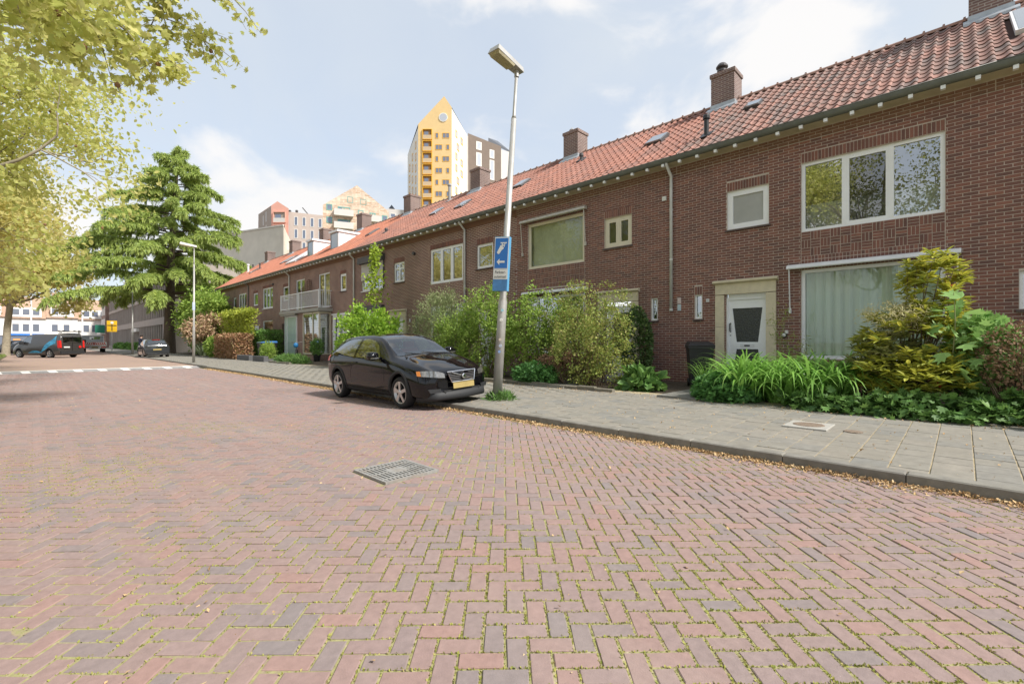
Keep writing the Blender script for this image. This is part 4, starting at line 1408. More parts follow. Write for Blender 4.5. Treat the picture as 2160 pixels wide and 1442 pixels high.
# -- house 6
y0, y1 = BND[6], BND[7]
h = HS[6]
ops = [(31.2, 32.7, 3.42, 5.5), (33.95, 35.05, 4.22, 5.24), (31.0, 33.1, .2, 2.95), (34.3, 35.3, .2, 2.6)]
facade(h, y0, y1, ops, [(33.95, 35.05, 5.24)], [], False)
window(h, 31.2, 32.7, 3.42, 5.5, panes=2, sill=False)
window(h, 33.95, 35.05, 4.22, 5.24, fw=.09)
gp_ = MB(); X0 = 11.85
gp_.box(X0, X0 + .06, 30.9, 30.98, .2, 3.0); gp_.box(X0, X0 + .06, 32.9, 33.0, .2, 3.0); gp_.box(X0, X0 + .06, 32.5, 32.58, .2, 3.0); gp_.box(X0, X0 + .06, 30.98, 32.9, .2, .3); gp_.box(X0, X0 + .06, 30.98, 32.9, 2.92, 3.0)
gp_.box(X0, XF, 32.94, 33.0, .2, 3.0)
gl_ = gp_.build('glazed_front', m_paintw, h)
MB().box(X0 + .02, X0 + .03, 30.98, 32.9, .3, 2.92).build('pane', M('pale_green_panel', [(0.42, 0.55, 0.50)], .25, nscale=1.2, namt=.1), gl_)
for k in range(4):
    MB().box(X0 + .008, X0 + .02, 30.98, 32.5, .75 + k * .5, .762 + k * .5).build('panel_joint', m_grey, gl_)
MB().box(XF + .06, XF + .1, 34.3, 35.3, .2, 2.6).build('door', m_sill, h)
downpipe(h, 33.75, .25, m_pipe)
gutter(h, y0, y1)
roof(h, y0, y1, False, m_tileC, gaps=[(13.6, 15.0, 32.4, 33.4)])
chimney(h, 30.5, 10.33)
dormer(h, 32.45, 33.4)
b = MB(); c0 = Vector((14.1, 35.3, on_roof(14.1, .1))); b.obox(c0, U * 1.25, (0, .95, 0), Nn * .06)
sp = b.build('solar_panel', m_aluw, h)
b = MB(); b.obox(c0 + Nn * .064, U * 1.18, (0, .88, 0), Nn * .004); b.build('pane', m_aluw, sp)

# -- house 7
y0, y1 = BND[7], BND[8]
h = HS[7]
ops = [(37.1, 39.3, 3.88, 5.45), (40.4, 41.5, 4.22, 5.24), (37.1, 39.3, .95, 2.95), (40.2, 41.2, .2, 2.6)]
facade(h, y0, y1, ops, [(40.4, 41.5, 5.24), (37.1, 39.3, 5.45)], [], False)
window(h, 37.1, 39.3, 3.88, 5.45, panes=3, fw=.09, sill=m_paintw, back=m_roomg)
window(h, 40.4, 41.5, 4.22, 5.24, fw=.1)
window(h, 37.1, 39.3, .95, 2.95, fw=.09, back=m_roomg)
MB().box(XF + .02, XF + .1, 40.2, 41.2, .2, 2.6).build('door', m_paintw, h)
MB().lathe([(.07, 0), (.08, .1)], (XF, 36.95, 5.6), 10, axis=(-1, 0, 0)).build('vent_cover', m_dgrey, h)
downpipe(h, 42.6, .25, m_pipeD)
gutter(h, y0, y1)
roof(h, y0, y1, False, m_tileC)
chimney(h, 36.7, 10.33)
skylight(h, 14.2, 38.0, 1.1, .55); skylight(h, 14.2, 39.0, 1.1, .55)

# -- house 8, the end of the row
y0, y1 = BND[8], BND[9]
h = HS[8]
ops = [(43.3, 45.4, 3.88, 5.45), (46.1, 46.95, 4.22, 5.24), (43.3, 45.4, .95, 2.95), (49.6, 51.4, 3.9, 5.3)]
facade(h, y0, y1, ops, [], [], False)
window(h, 43.3, 45.4, 3.88, 5.45, panes=3, fw=.09)
window(h, 46.1, 46.95, 4.22, 5.24, fw=.1)
window(h, 43.3, 45.4, .95, 2.95, fw=.09)
window(h, 49.6, 51.4, 3.9, 5.3, panes=2, fw=.09)
gutter(h, y0, y1)
roof(h, y0, y1, False, m_tileC)
chimney(h, 43.0, 10.33); chimney(h, 49.3, 10.2)
vent_pipe(h, 14.6, 50.0, .8, .09, m_aluw); vent_pipe(h, 14.3, 45.7, .6); skylight(h, 14.2, 46.8, 1.0, .5)
vent_pipe(h, 15.6, 51.9, .4)
e = MB()
e.add([(XF, y1, .1), (20.3, y1, .1), (20.3, y1, 6.2), (RIDGE_X, y1, RIDGE_Z - .05), (XF, y1, 6.2)], [(0, 1, 2, 3, 4)])
e.build('gable_wall', m_bfar, h, fixn=False)
# ------------------------------------------------------------------ trees and garden plants
m_bark = M('bark_mottled', [(0.30, 0.26, 0.19)], .9, nscale=5, namt=.35, stain=(0.45, 0.40, 0.28, .7), sscale=4, bump=.4, bscale=20)
m_barkd = M('bark_dark', [(0.10, 0.075, 0.055)], .9, nscale=8, namt=.4, bump=.6, bscale=25)
m_twig = M('twig_brown', [(0.17, 0.12, 0.08)], .9)
m_stemg = M('stem_green', [(0.22, 0.23, 0.10)], .8)
def L(name, cols, transl=.4, rough=.55):
    return M(name, cols, rough, transl=transl, spec=.35)
m_plane = L('plane_leaf', [(0.58, 0.60, 0.18), (0.66, 0.65, 0.22), (0.50, 0.55, 0.15), (0.72, 0.68, 0.28), (0.55, 0.58, 0.17)], .6)
m_plane2 = L('plane_leaf_gold', [(0.66, 0.60, 0.22), (0.72, 0.65, 0.27), (0.58, 0.56, 0.18), (0.74, 0.67, 0.33)], .6)
M_SHADE = L('plane_leaf_shaded', [(0.26, 0.28, 0.12), (0.34, 0.35, 0.17), (0.20, 0.23, 0.10)], .4)  # plane leaf darkened in its colour, for the shaded crown sides mirrored in windows
m_seed = M('seed_ball', [(0.20, 0.10, 0.05), (0.26, 0.15, 0.08)], .9)

def branch(b, p, d, r, length, depth, tips, rng, split=3, spread=.7, segs=4, gravity=0.0, shrink=.68, upb=.1):
    p = Vector(p); d = Vector(d).normalized()
    pts, rad = [p.copy()], [r]
    for i in range(segs):
        d = (d + Vector(rng.normal(0, .16, 3)) + Vector((0, 0, upb - gravity))).normalized()
        p = p + d * (length / segs)
        pts.append(p.copy()); rad.append(r * (1 - .45 * (i + 1) / segs))
    b.tube(pts, rad, 7 if r > .05 else 4, caps=False)
    if depth <= 0:
        tips.append((p.copy(), d.copy(), pts)); return
    for k in range(split):
        t = .45 + .55 * (k + 1) / split
        q = pts[min(segs, max(1, int(round(t * segs))))]
        nd = (d + Vector(rng.normal(0, spread, 3))).normalized()
        branch(b, q, nd, max(.006, rad[-1] * .8), length * shrink * rng.uniform(.8, 1.15), depth - 1, tips, rng, split, spread, segs, gravity, shrink, upb)

def plane_tree(x, y, label, hgt=13.0, trunk_h=4.3, R=6.0, nleaf=26000, leaf=.15, shape='oval', mat=None, seed=1, seeds=60, depth=3, lean=(0, 0), low=-.25, boughs=()):
    rng = np.random.default_rng(seed)
    t = thing('plane_tree', label, 'tree', (x, y, .1), 'plane trees on the verge')
    b = MB(); tips = []
    pts = [(x, y, 0), (x + .03, y, .4), (x + lean[0] * .4, y + lean[1] * .4, trunk_h * .55), (x + lean[0], y + lean[1], trunk_h)]
    b.tube(pts, [.36, .28, .24, .22], 12, caps=False)
    top = Vector(pts[-1])
    nb = 7
    for k in range(nb):
        a = 2 * math.pi * k / nb + rng.uniform(-.3, .3)
        up = rng.uniform(.15, 1.3)
        branch(b, top + Vector((0, 0, rng.uniform(-.6, .3))), (math.cos(a), math.sin(a), up), .13, R * .55, depth, tips, rng, 3, .55, 4, 0, .62, .06)
    b.tube([top, top + Vector((.2, .1, hgt * .3)), top + Vector((.3, -.1, hgt * .55))], [.2, .12, .05], 8, caps=False)
    xtra = []
    for tgt in boughs:
        tg = np.array(tgt); s0 = np.array(top) + np.array([0, 0, .8])
        mid = (s0 + tg) / 2 + np.array([0, 0, .9])
        pth = [s0, s0 * .6 + mid * .4 + np.array([0, 0, .3]), mid, mid * .45 + tg * .55 + np.array([0, 0, .25]), tg]
        b.tube([tuple(q) for q in pth], [.10, .075, .05, .03, .008], 6, caps=False)
        for q in range(46):
            u = rng.uniform(.25, 1) ** .8; k0 = min(3, int(u * 4)); w = u * 4 - k0
            bs = pth[k0] * (1 - w) + pth[k0 + 1] * w
            e = bs + rng.normal(0, 1, 3) * np.array([.5, .5, .35]) * (1.25 - .6 * u) + np.array([0, 0, -.15])
            b.tube([tuple(bs), tuple((bs + e) / 2 + np.array([0, 0, .05])), tuple(e)], [.012, .008, .003], 4, caps=False)
            m_ = 26
            s_ = rng.random(m_)[:, None]
            xtra.append(bs + (e - bs) * s_ + rng.normal(0, .09, (m_, 3)))
    b.build('trunk', m_bark, t, smooth=True, fixn=False)
    # crown: leaves in sprays round the branch tips and through an uneven dome
    c = np.array([x + lean[0], y + lean[1], trunk_h + hgt * .33])
    tp = np.array([tuple(q[0]) for q in tips])
    n1 = nleaf // 2
    idx = rng.integers(0, len(tp), n1)
    P1 = tp[idx] + rng.normal(0, .42, (n1, 3)) * np.array([1, 1, .75])
    ncl = 150
    u = unit(rng.normal(size=(ncl, 3))); u[:, 2] = np.where(u[:, 2] < low, low + rng.random(ncl) * .3, u[:, 2])
    rad = .62 + .40 * rng.random(ncl)
    cc = c + u * rad[:, None] * np.array([R, R, hgt * .42])
    k = rng.integers(0, ncl, nleaf - n1)
    sz = rng.uniform(.35, .8, ncl)
    P2 = cc[k] + rng.normal(size=(nleaf - n1, 3)) * sz[k][:, None] * np.array([1, 1, .6])
    P = np.concatenate([P1, P2] + xtra)
    leaves('crown', P, mat or m_plane, t, shape, size=leaf, svar=.45, up=.45, droop=.5, rng=rng)
    if seeds:
        sb = MB()
        for q in range(seeds):
            p = P[rng.integers(0, len(P))] - np.array([0, 0, .12])
            v, f = ICO
            sb.add([tuple(np.array(w) * .022 + p) for w in v], f)
        sb.build('seed_ball', m_seed, t, fixn=False, kind='stuff')
    return t
_g = (1 + 5 ** .5) / 2
ICO = ([(-1, _g, 0), (1, _g, 0), (-1, -_g, 0), (1, -_g, 0), (0, -1, _g), (0, 1, _g), (0, -1, -_g), (0, 1, -_g), (_g, 0, -1), (_g, 0, 1), (-_g, 0, -1), (-_g, 0, 1)],
       [(0, 11, 5), (0, 5, 1), (0, 1, 7), (0, 7, 10), (0, 10, 11), (1, 5, 9), (5, 11, 4), (11, 10, 2), (10, 7, 6), (7, 1, 8), (3, 9, 4), (3, 4, 2), (3, 2, 6), (3, 6, 8), (3, 8, 9), (4, 9, 5), (2, 4, 11), (6, 2, 10), (8, 6, 7), (9, 8, 1)])

plane_tree(-4.6, 9.6, 'near plane tree whose leafy boughs overhang the upper corner', 14, 6.0, 6.4, 44000, .11, 'lobe', m_plane, 3, 150, 3, (0, 0), -.1,
           ((1.75, 9.7, 5.9), (2.2, 10.0, 6.8), (2.45, 9.4, 7.5), (1.2, 10.6, 6.4), (1.9, 8.8, 7.9), (.6, 11.5, 6.6), (2.5, 9.0, 8.3)))
plane_tree(-4.2, 22.5, 'second plane tree along the verge with a tall yellow green crown', 14.5, 4.6, 6.7, 36000, .145, 'oval', m_plane, 5, 90, 3, (0, 0))
plane_tree(-4.4, 37, 'third plane tree along the verge with golden green leaves', 13.5, 4.4, 6.2, 28000, .17, 'oval', m_plane2, 8, 0, 3, (0, 0))
plane_tree(-1.75, 62, 'far plane tree with a bare pale trunk and golden crown', 10.5, 4.8, 5.6, 26000, .27, 'oval', m_plane2, 9, 0, 3, (.3, 0))
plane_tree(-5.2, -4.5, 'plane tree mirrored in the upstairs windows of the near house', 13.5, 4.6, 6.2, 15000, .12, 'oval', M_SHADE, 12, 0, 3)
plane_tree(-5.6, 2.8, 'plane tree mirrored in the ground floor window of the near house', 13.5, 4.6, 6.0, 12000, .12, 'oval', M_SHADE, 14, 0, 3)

# -------- the big cedar
m_ced = L('cedar_needles', [(0.36, 0.47, 0.12), (0.46, 0.56, 0.14), (0.28, 0.38, 0.11), (0.56, 0.64, 0.18), (0.21, 0.30, 0.10)], .35)
def cedar(x, y, H=22.0, seed=4):
    rng = np.random.default_rng(seed)
    t = thing('cedar_tree', 'broad dark and light green cedar with drooping tiers at the end of the terrace', 'tree', (x, y, .1))
    b = MB()
    b.tube([(x, y, 0), (x, y, 2), (x + .1, y, 9), (x + .4, y, 16), (x + .9, y, H - .5)], [.62, .52, .36, .2, .03], 12, caps=False)
    P, D = [], []
    nlev = 15
    for i in range(nlev):
        f = i / (nlev - 1)
        z = 6.3 + (H - 6.9) * f ** .9
        Rr = 9.4 * (1 - f) ** .72 + .6
        nb = 7 if f < .8 else 5
        a0 = rng.uniform(0, 6.28)
        for k in range(nb):
            a = a0 + 2 * math.pi * k / nb + rng.uniform(-.4, .4)
            ln = Rr * rng.uniform(.62, 1.12)
            rise = rng.uniform(.02, .16) + .10 * f
            zz = z + rng.uniform(-.45, .45)
            curl = rng.uniform(-.5, .5)
            pts = []
            for s in range(11):
                u = s / 10
                aa = a + curl * u * .5
                pts.append((x + .9 * f + math.cos(aa) * ln * u, y + math.sin(aa) * ln * u, zz + ln * (rise * u - .20 * u ** 3)))
            b.tube(pts, [max(.012, .12 * (1 - f * .7) * (1 - .9 * s / 10)) for s in range(11)], 4, caps=False)
            pa = np.array(pts)
            # pendulous branchlets: a short reach sideways, then hanging
            ntw = int(18 + ln * 13)
            for q in range(ntw):
                u = rng.uniform(.14, 1.0) ** .75
                i0 = min(9, int(u * 10)); w = u * 10 - i0
                base = pa[i0] * (1 - w) + pa[i0 + 1] * w
                ang = a + rng.choice((-1, 1)) * rng.uniform(.35, 1.35)
                reach = rng.uniform(.25, 1.0) * (.5 + .6 * (1 - f)) * (1.25 - .6 * u)
                hang = rng.uniform(.25, .95) * (.6 + .4 * (1 - f))
                m_ = int(24 * (reach + hang)) + 8
                s_ = rng.random(m_)
                px_ = base[None] + np.stack([np.cos(ang) * reach * s_, np.sin(ang) * reach * s_, -hang * s_ ** 2.2 + .05], 1) + rng.normal(0, .04, (m_, 3))
                P.append(px_)
                D.append(np.stack([np.cos(ang) * reach * np.ones(m_), np.sin(ang) * reach * np.ones(m_), -hang * 2.2 * s_ ** 1.2], 1) * 1.6)
    b.build('trunk', m_barkd, t, smooth=True, fixn=False)
    P = np.concatenate(P); D = np.concatenate(D)
    leaves('crown', P, m_ced, t, 'lance', size=.32, svar=.4, up=.6, outdir=D, droop=.25, rng=rng)
    return t
cedar(10.0, 60.0)

# -------- shrubs: stems and leaves
def shrub(name, label, c, r, n, mat, shape='fold', size=.06, cat='shrub', stems=8, seed=1, hollow=.3, clumps=0, clump_r=.25, up=.5, outd=.5, droop=.2, base=None, stem_r=.012, stem_mat=None, extra=None, svar=.35):
    rng = np.random.default_rng(seed)
    bz = base if base is not None else .2
    t = thing(name, label, cat, (c[0], c[1], bz))
    P, U = blob_points(n, c, r, rng, hollow, clumps, clump_r)
    keep = P[:, 2] > bz - .02
    P, U = P[keep], U[keep]
    leaves('foliage', P, mat, t, shape, size=size, svar=svar, up=up, outdir=U * outd, droop=droop, rng=rng)
    if stems:
        b = MB()
        for k in range(stems):
            tgt = P[rng.integers(0, len(P))]
            s0 = np.array([c[0] + rng.normal(0, r[0] * .18), c[1] + rng.normal(0, r[1] * .18), bz])
            mid = (s0 + tgt) / 2 + rng.normal(0, .06, 3)
            b.tube([s0, mid, tgt], [stem_r, stem_r * .75, stem_r * .3], 5, caps=False)
        b.build('stem', stem_mat or m_twig, t, fixn=False)
    return t

def strap_clump(name, label, spots, mat, ln=(.6, .95), w=.024, n=30, seed=1, cat='plant', spread=1.0, stiff=0.0):
    """long arching strap leaves"""
    rng = np.random.default_rng(seed)
    c0 = np.mean(np.array([s[:3] for s in spots]), 0)
    t = thing(name, label, cat, tuple(c0))
    V, Fq = [], []
    off = 0
    for (sx, sy, sz) in spots:
        for k in range(n):
            a = rng.uniform(0, 2 * math.pi); l = rng.uniform(*ln)
            lean = rng.uniform(.12, .55) * spread
            bend = rng.uniform(1.5, 3.1) * (1 - stiff)
            ww = w * rng.uniform(.7, 1.25)
            p = np.array([sx + rng.normal(0, .05), sy + rng.normal(0, .05), sz]); th = math.pi / 2 - lean
            side = np.array([-math.sin(a), math.cos(a), 0])
            segs = 8
            for s in range(segs + 1):
                u = s / segs
                wd = ww * (1 - u ** 2.2) * (.6 + .4 * min(1, u * 4)) + .001
                V += [p - side * wd, p + side * wd + np.array([0, 0, .0])]
                th2 = th - bend * u ** 1.6
                p = p + np.array([math.cos(a) * math.cos(th2), math.sin(a) * math.cos(th2), math.sin(th2)]) * l / segs
                if s < segs:
                    i = off + s * 2
                    Fq.append((i, i + 1, i + 3, i + 2))
            off += (segs + 1) * 2
    me = fast_mesh('foliage', np.array(V), [np.array(Fq)], mat)
    me.polygons.foreach_set('use_smooth', [True] * len(me.polygons))
    link('foliage', me, t)
    return t

def rosettes(name, label, centers, mat, size=.11, k=13, seed=1, cat='shrub', base=(0, 0, .2), tips=None, stem=True):
    """shrub of leaf whorls at the ends of upright twigs"""
    rng = np.random.default_rng(seed)
    t = thing(name, label, cat, tuple(base))
    C = np.asarray(centers)
    n = len(C)
    idx = np.repeat(np.arange(n), k)
    a = rng.uniform(0, 6.28, n * k)
    el = rng.uniform(-.25, .75, n * k)
    D = np.stack([np.cos(a) * np.cos(el), np.sin(a) * np.cos(el), np.sin(el)], 1)
    sz = size * rng.uniform(.7, 1.3, n * k)
    nm = np.stack([np.zeros(n * k), np.zeros(n * k), np.ones(n * k)], 1) + rng.normal(0, .2, (n * k, 3))
    tv = [(0, 0, 0), (-.13, .4, .03), (-.11, .75, .0), (0, 1, -.1), (.11, .75, .0), (.13, .4, .03)]
    V, Fs = replicate(tv, [[(0, 3, 2, 1), (0, 5, 4, 3)]], basis(D, nm, sz), C[idx] + rng.normal(0, .012, (n * k, 3)))
    link('foliage', fast_mesh('foliage', V, Fs, mat), t)
    if stem:
        b = MB()
        for q in rng.choice(n, min(n, 70), replace=False):
            p = C[q]; s0 = np.array(base) + np.array([rng.normal(0, .15), rng.normal(0, .15), 0])
            b.tube([s0, (s0 + p) / 2 + np.array([0, 0, .08]), p], [.014, .009, .004], 4, caps=False)
        b.build('stem', m_twig, t, fixn=False)
    if tips is not None:
        tm_, cnt = tips
        q = rng.choice(n, cnt, replace=False)
        P = np.repeat(C[q], 9, 0) + np.array([0, 0, .03])
        leaves('young_leaf', P, tm_, t, 'lance', size=.10, up=.3, outdir=np.tile([0, 0, .7], (len(P), 1)), rng=rng)
    return t

m_lily = L('daylily_leaf', [(0.230, 0.446, 0.081), (0.297, 0.540, 0.108), (0.176, 0.365, 0.068), (0.351, 0.567, 0.135)], .35, .4)
m_cover = L('ground_cover_leaf', [(0.119, 0.289, 0.076), (0.170, 0.374, 0.093), (0.093, 0.221, 0.068)], .25)
m_cover2 = L('ground_cover_mid', [(0.12, 0.25, 0.06), (0.18, 0.32, 0.075), (0.08, 0.17, 0.05), (0.22, 0.36, 0.09)], .3)
m_pier = L('pieris_yellow', [(0.56, 0.54, 0.07), (0.42, 0.45, 0.07), (0.66, 0.60, 0.10), (0.28, 0.34, 0.07), (0.50, 0.50, 0.08)], .35)
m_pierd = L('pieris_olive', [(0.24, 0.28, 0.09), (0.33, 0.35, 0.11), (0.40, 0.38, 0.14), (0.18, 0.22, 0.08)], .25)
m_red = L('young_leaf_red', [(0.60, 0.12, 0.07), (0.65, 0.20, 0.08)], .35)
m_maple = L('maple_leaf', [(0.260, 0.442, 0.130), (0.338, 0.520, 0.169), (0.195, 0.364, 0.104)], .35)
m_yel = L('shrub_yellow_green', [(0.30, 0.40, 0.09), (0.38, 0.43, 0.10), (0.24, 0.34, 0.08), (0.46, 0.46, 0.13), (0.34, 0.30, 0.10), (0.20, 0.30, 0.07)], .35)
m_mid = L('shrub_mid_green', [(0.270, 0.405, 0.068), (0.351, 0.486, 0.095), (0.189, 0.311, 0.054), (0.419, 0.513, 0.121)], .4)
m_ivy = L('ivy_dark', [(0.090, 0.165, 0.053), (0.135, 0.225, 0.068), (0.068, 0.120, 0.045), (0.210, 0.285, 0.090)], .15, .35)
m_olive = L('grey_green_leaf', [(0.255, 0.315, 0.128), (0.360, 0.405, 0.195), (0.180, 0.240, 0.090), (0.450, 0.465, 0.270)], .3)
m_laurel = L('laurel_bright', [(0.253, 0.437, 0.046), (0.368, 0.552, 0.069), (0.172, 0.322, 0.040), (0.460, 0.621, 0.092)], .35, .35)
m_sap = L('sapling_bright', [(0.34, 0.46, 0.05), (0.44, 0.55, 0.07), (0.26, 0.38, 0.05)], .45)
m_beech = L('copper_beech', [(0.38, 0.20, 0.10), (0.46, 0.27, 0.15), (0.28, 0.15, 0.08), (0.55, 0.35, 0.22), (0.24, 0.22, 0.07)], .25)
m_hedge = L('hedge_green', [(0.150, 0.285, 0.068), (0.210, 0.375, 0.083), (0.105, 0.210, 0.053)], .25)
m_pink = L('peach_shrub', [(0.48, 0.30, 0.20), (0.56, 0.38, 0.25), (0.38, 0.27, 0.15), (0.34, 0.32, 0.13)], .3)
m_pleach = L('pleached_lime', [(0.40, 0.46, 0.05), (0.30, 0.36, 0.06), (0.52, 0.56, 0.07)], .4)
m_yucca = L('yucca_grey', [(0.24, 0.30, 0.17), (0.30, 0.36, 0.22), (0.18, 0.23, 0.12)], .15)
m_brown = L('dry_brown', [(0.24, 0.14, 0.08), (0.32, 0.20, 0.12), (0.20, 0.13, 0.07)], .2)

rr = random.Random(3)
# near house: daylilies, geranium cover, pieris, maple sapling, hedge, nandina
spots = [(rr.uniform(9.25, 10.9), rr.uniform(1.5, 3.35), .17) for _ in range(46)]
strap_clump('daylily_clump', 'lush clump of arching daylily leaves in front of the curtained window', spots, m_lily, (.95, 1.5), .026, 26, 2)
spots = [(rr.uniform(10.2, 11.2), rr.uniform(2.7, 4.2), .2) for _ in range(16)]
strap_clump('iris_clump', 'upright grassy leaf clump before the cream stone doorway', spots, m_lily, (.6, .95), .012, 30, 4, spread=.7, stiff=.3)
shrub('geranium_patch', 'dark green geranium patch spilling over the pavement by the doorway path', (9.45, 3.35, .3), (.55, .62, .42), 5200, m_cover, 'lobe', .085, 'plant', 0, 6, .5, up=.7, base=.12)
shrub('ground_cover_patch', 'dark leafy ground cover below the yellow pieris shrub', (9.4, .75, .2), (.5, 1.5, .36), 4200, m_cover2, 'lobe', .105, 'plant', 0, 7, .3, clumps=46, clump_r=.26, up=.75, base=.1)
shrub('ground_cover_patch', 'low leafy plants below the pruned hedge at the edge of the view', (9.35, -.55, .22), (.45, .7, .38), 2000, m_cover2, 'lobe', .105, 'plant', 0, 8, .3, clumps=22, clump_r=.26, up=.75, base=.1)
C1, _ = blob_points(420, (10.35, .6, 1.15), (.85, .85, .75), np.random.default_rng(5), .62)
C2, _ = blob_points(150, (10.55, .40, 2.05), (.42, .48, .80), np.random.default_rng(6), .6)
C3, _ = blob_points(120, (9.7, .55, .75), (.45, .75, .35), np.random.default_rng(9), .6)
rosettes('pieris_shrub', 'tall yellow green pieris shrub with red tips beside the curtained window', np.concatenate([C1[:150], C2[:110], C3[:100]]), m_pier, .165, 16, 3, base=(10.35, .6, .2), tips=(m_red, 6))
C4, _ = blob_points(200, (10.25, .95, .95), (.75, .58, .58), np.random.default_rng(15), .45)
rosettes('olive_shrub', 'olive green shrub with dull whorled leaves merging into the pieris', C4, m_pierd, .12, 15, 8, base=(10.3, 1.1, .2))
C5, _ = blob_points(26, (10.15, .8, 1.7), (.45, .45, .3), np.random.default_rng(25), .5)
bl_ = thing('pieris_blossom', 'cream drooping blossom sprays between the olive shrub and the pieris', 'blossom', (10.15, .95, 1.4))
P_ = np.repeat(C5, 60, 0) + np.random.default_rng(26).normal(0, .075, (26 * 60, 3))
leaves('blossom', P_, L('cream_blossom', [(0.62, 0.55, 0.28), (0.70, 0.64, 0.38), (0.50, 0.46, 0.20)], .3), bl_, 'lance', size=.06, up=.3, droop=.4)
shrub('garden_shrub', 'fresh light green shrub between the pieris and the pruned hedge', (10.2, -.25, .95), (.6, .55, .8), 1700, m_maple, 'lobe', .12, 'shrub', 10, 80, .4, up=.6)
mp = thing('maple_sapling', 'young maple sapling with large lobed leaves in front of the pieris', 'sapling', (9.75, .1, .2))
b = MB(); b.tube([(9.75, .1, .15), (9.78, .12, .9), (9.74, .08, 1.6), (9.78, .1, 2.05)], [.012, .01, .008, .004], 6); b.build('stem', m_stemg, mp, fixn=False)
P = []
for k in range(30):
    z = .75 + 1.3 * k / 30; a = k * 2.4; r_ = .30 * (1.15 - k / 34)
    P.append((9.76 + math.cos(a) * r_, .1 + math.sin(a) * r_, z))
P = np.array(P)
for q in P:
    leaves('leaf', q[None], m_maple, mp, 'lobe', size=.23, svar=.35, up=.75, outdir=unit(q[None] - np.array([9.76, .1, 1.3])) * .8, droop=.2)
shrub('pruned_hedge', 'brown twiggy pruned hedge at the edge of the view', (9.75, -.62, 1.05), (.42, .5, .55), 2600, m_brown, 'fold', .05, 'hedge', 90, 10, .3, up=.3, stem_r=.010)
shrub('nandina_shrub', 'slender airy green shrub between doorway and curtained window', (11.3, 2.72, 1.15), (.35, .42, .85), 560, m_yel, 'lance', .085, 'shrub', 16, 12, .2, clumps=22, clump_r=.3, up=.3, stem_mat=m_stemg, stem_r=.007)

# second house: mixed wild shrubs
EDG = 9.0
shrub('ivy_pillar', 'dense dark ivy covered pillar between the two doorways', (11.75, 6.55, 1.15), (.42, .42, 1.15), 4200, m_ivy, 'oval', .075, 'ivy', 0, 20, .7, up=.2, outd=1.2)
shrub('hosta_clump', 'broad leaved green hosta clump beside the black wheelie bin', (10.1, 5.5, .3), (.45, .42, .33), 300, m_cover2, 'oval', .24, 'plant', 0, 21, .5, up=.6, outd=.9, svar=.4)
shrub('berberis_shrub', 'wide yellow green wild shrub overhanging the pavement', (10.1, 6.95, 1.2), (.9, 1.15, 1.2), 10500, m_yel, 'fold', .06, 'shrub', 60, 22, .05, clumps=230, clump_r=.15, up=.5, droop=.0, base=.14)
shrub('arching_shrub', 'tall thin arching shrub with sparse yellowish leaves above the wild shrubs', (10.5, 7.5, 2.3), (.75, 1.5, .75), 3000, m_yel, 'fold', .055, 'shrub', 40, 23, .2, clumps=90, clump_r=.15, up=.4, stem_r=.008)
shrub('leafy_shrub', 'bright green leafy shrub hiding the ground floor window of the second house', (10.7, 9.4, 1.6), (.75, 1.3, 1.35), 6400, m_mid, 'oval', .075, 'shrub', 30, 24, .2, clumps=170, clump_r=.16, up=.45)
shrub('bamboo_shrub', 'tall fresh green shrub right behind the leaning lamp post', (10.2, 11.0, 1.65), (.7, 1.2, 1.5), 7000, m_mid, 'oval', .08, 'shrub', 30, 25, .2, clumps=180, clump_r=.16, up=.4)
shrub('nettle_patch', 'low dark green nettles behind the concrete edging', (9.5, 8.35, .4), (.42, .75, .35), 2600, m_cover, 'oval', .09, 'plant', 8, 26, .4, up=.6, base=.12)
shrub('spent_flower_shrub', 'small shrub with brown spent flower heads above the nettles', (9.75, 7.7, .85), (.4, .65, .30), 1500, m_brown, 'fold', .06, 'shrub', 24, 27, .3, clumps=36, clump_r=.2, up=.4)
shrub('grass_tuft', 'green weeds round the foot of the leaning lamp post', (6.72, 6.85, .1), (.26, .34, .14), 620, m_cover2, 'lance', .13, 'grass', 0, 28, .2, up=.3, outd=.6, droop=-.6, base=.09)
# third house: grey green willow-like shrub and others
shrub('grey_shrub', 'grey green narrow leaved shrub behind the parked black car', (10.6, 13.9, 1.55), (.9, 1.9, 1.55), 11500, m_olive, 'lance', .12, 'shrub', 34, 30, .25, clumps=130, clump_r=.22, up=.3, outd=.9, droop=-.1)
shrub('twiggy_shrub', 'dark twiggy shrub between the grey shrub and the lamp post', (10.0, 12.3, 1.25), (.6, 1.0, 1.2), 5600, m_mid, 'fold', .07, 'shrub', 40, 31, .2, clumps=80, clump_r=.25, up=.4)
# fourth house: bright laurel and a tall thin sapling
shrub('laurel_shrub', 'bright green glossy laurel shrub behind the roof of the black car', (10.3, 18.9, 1.45), (1.05, 1.9, 1.45), 9000, m_laurel, 'oval', .13, 'shrub', 20, 33, .3, clumps=120, clump_r=.22, up=.35, outd=.9, droop=-.3)
sp = thing('climbing_sapling', 'tall thin sapling with bright leaves climbing past the roller shutter', 'sapling', (11.2, 19.9, .2))
b = MB(); b.tube([(11.2, 19.9, .2), (11.25, 19.95, 3.2), (11.2, 19.9, 5.75)], [.03, .02, .006], 6); b.build('stem', m_stemg, sp, fixn=False)
rg = np.random.default_rng(40); z = rg.uniform(3.1, 5.85, 620)
w = np.where(z > 4.6, .20, .42)
P = np.stack([11.22 + rg.normal(0, 1, 620) * w * .5, 19.9 + rg.normal(0, 1, 620) * w * .8, z], 1)
leaves('foliage', P, m_sap, sp, 'oval', size=.15, up=.5, droop=.3)
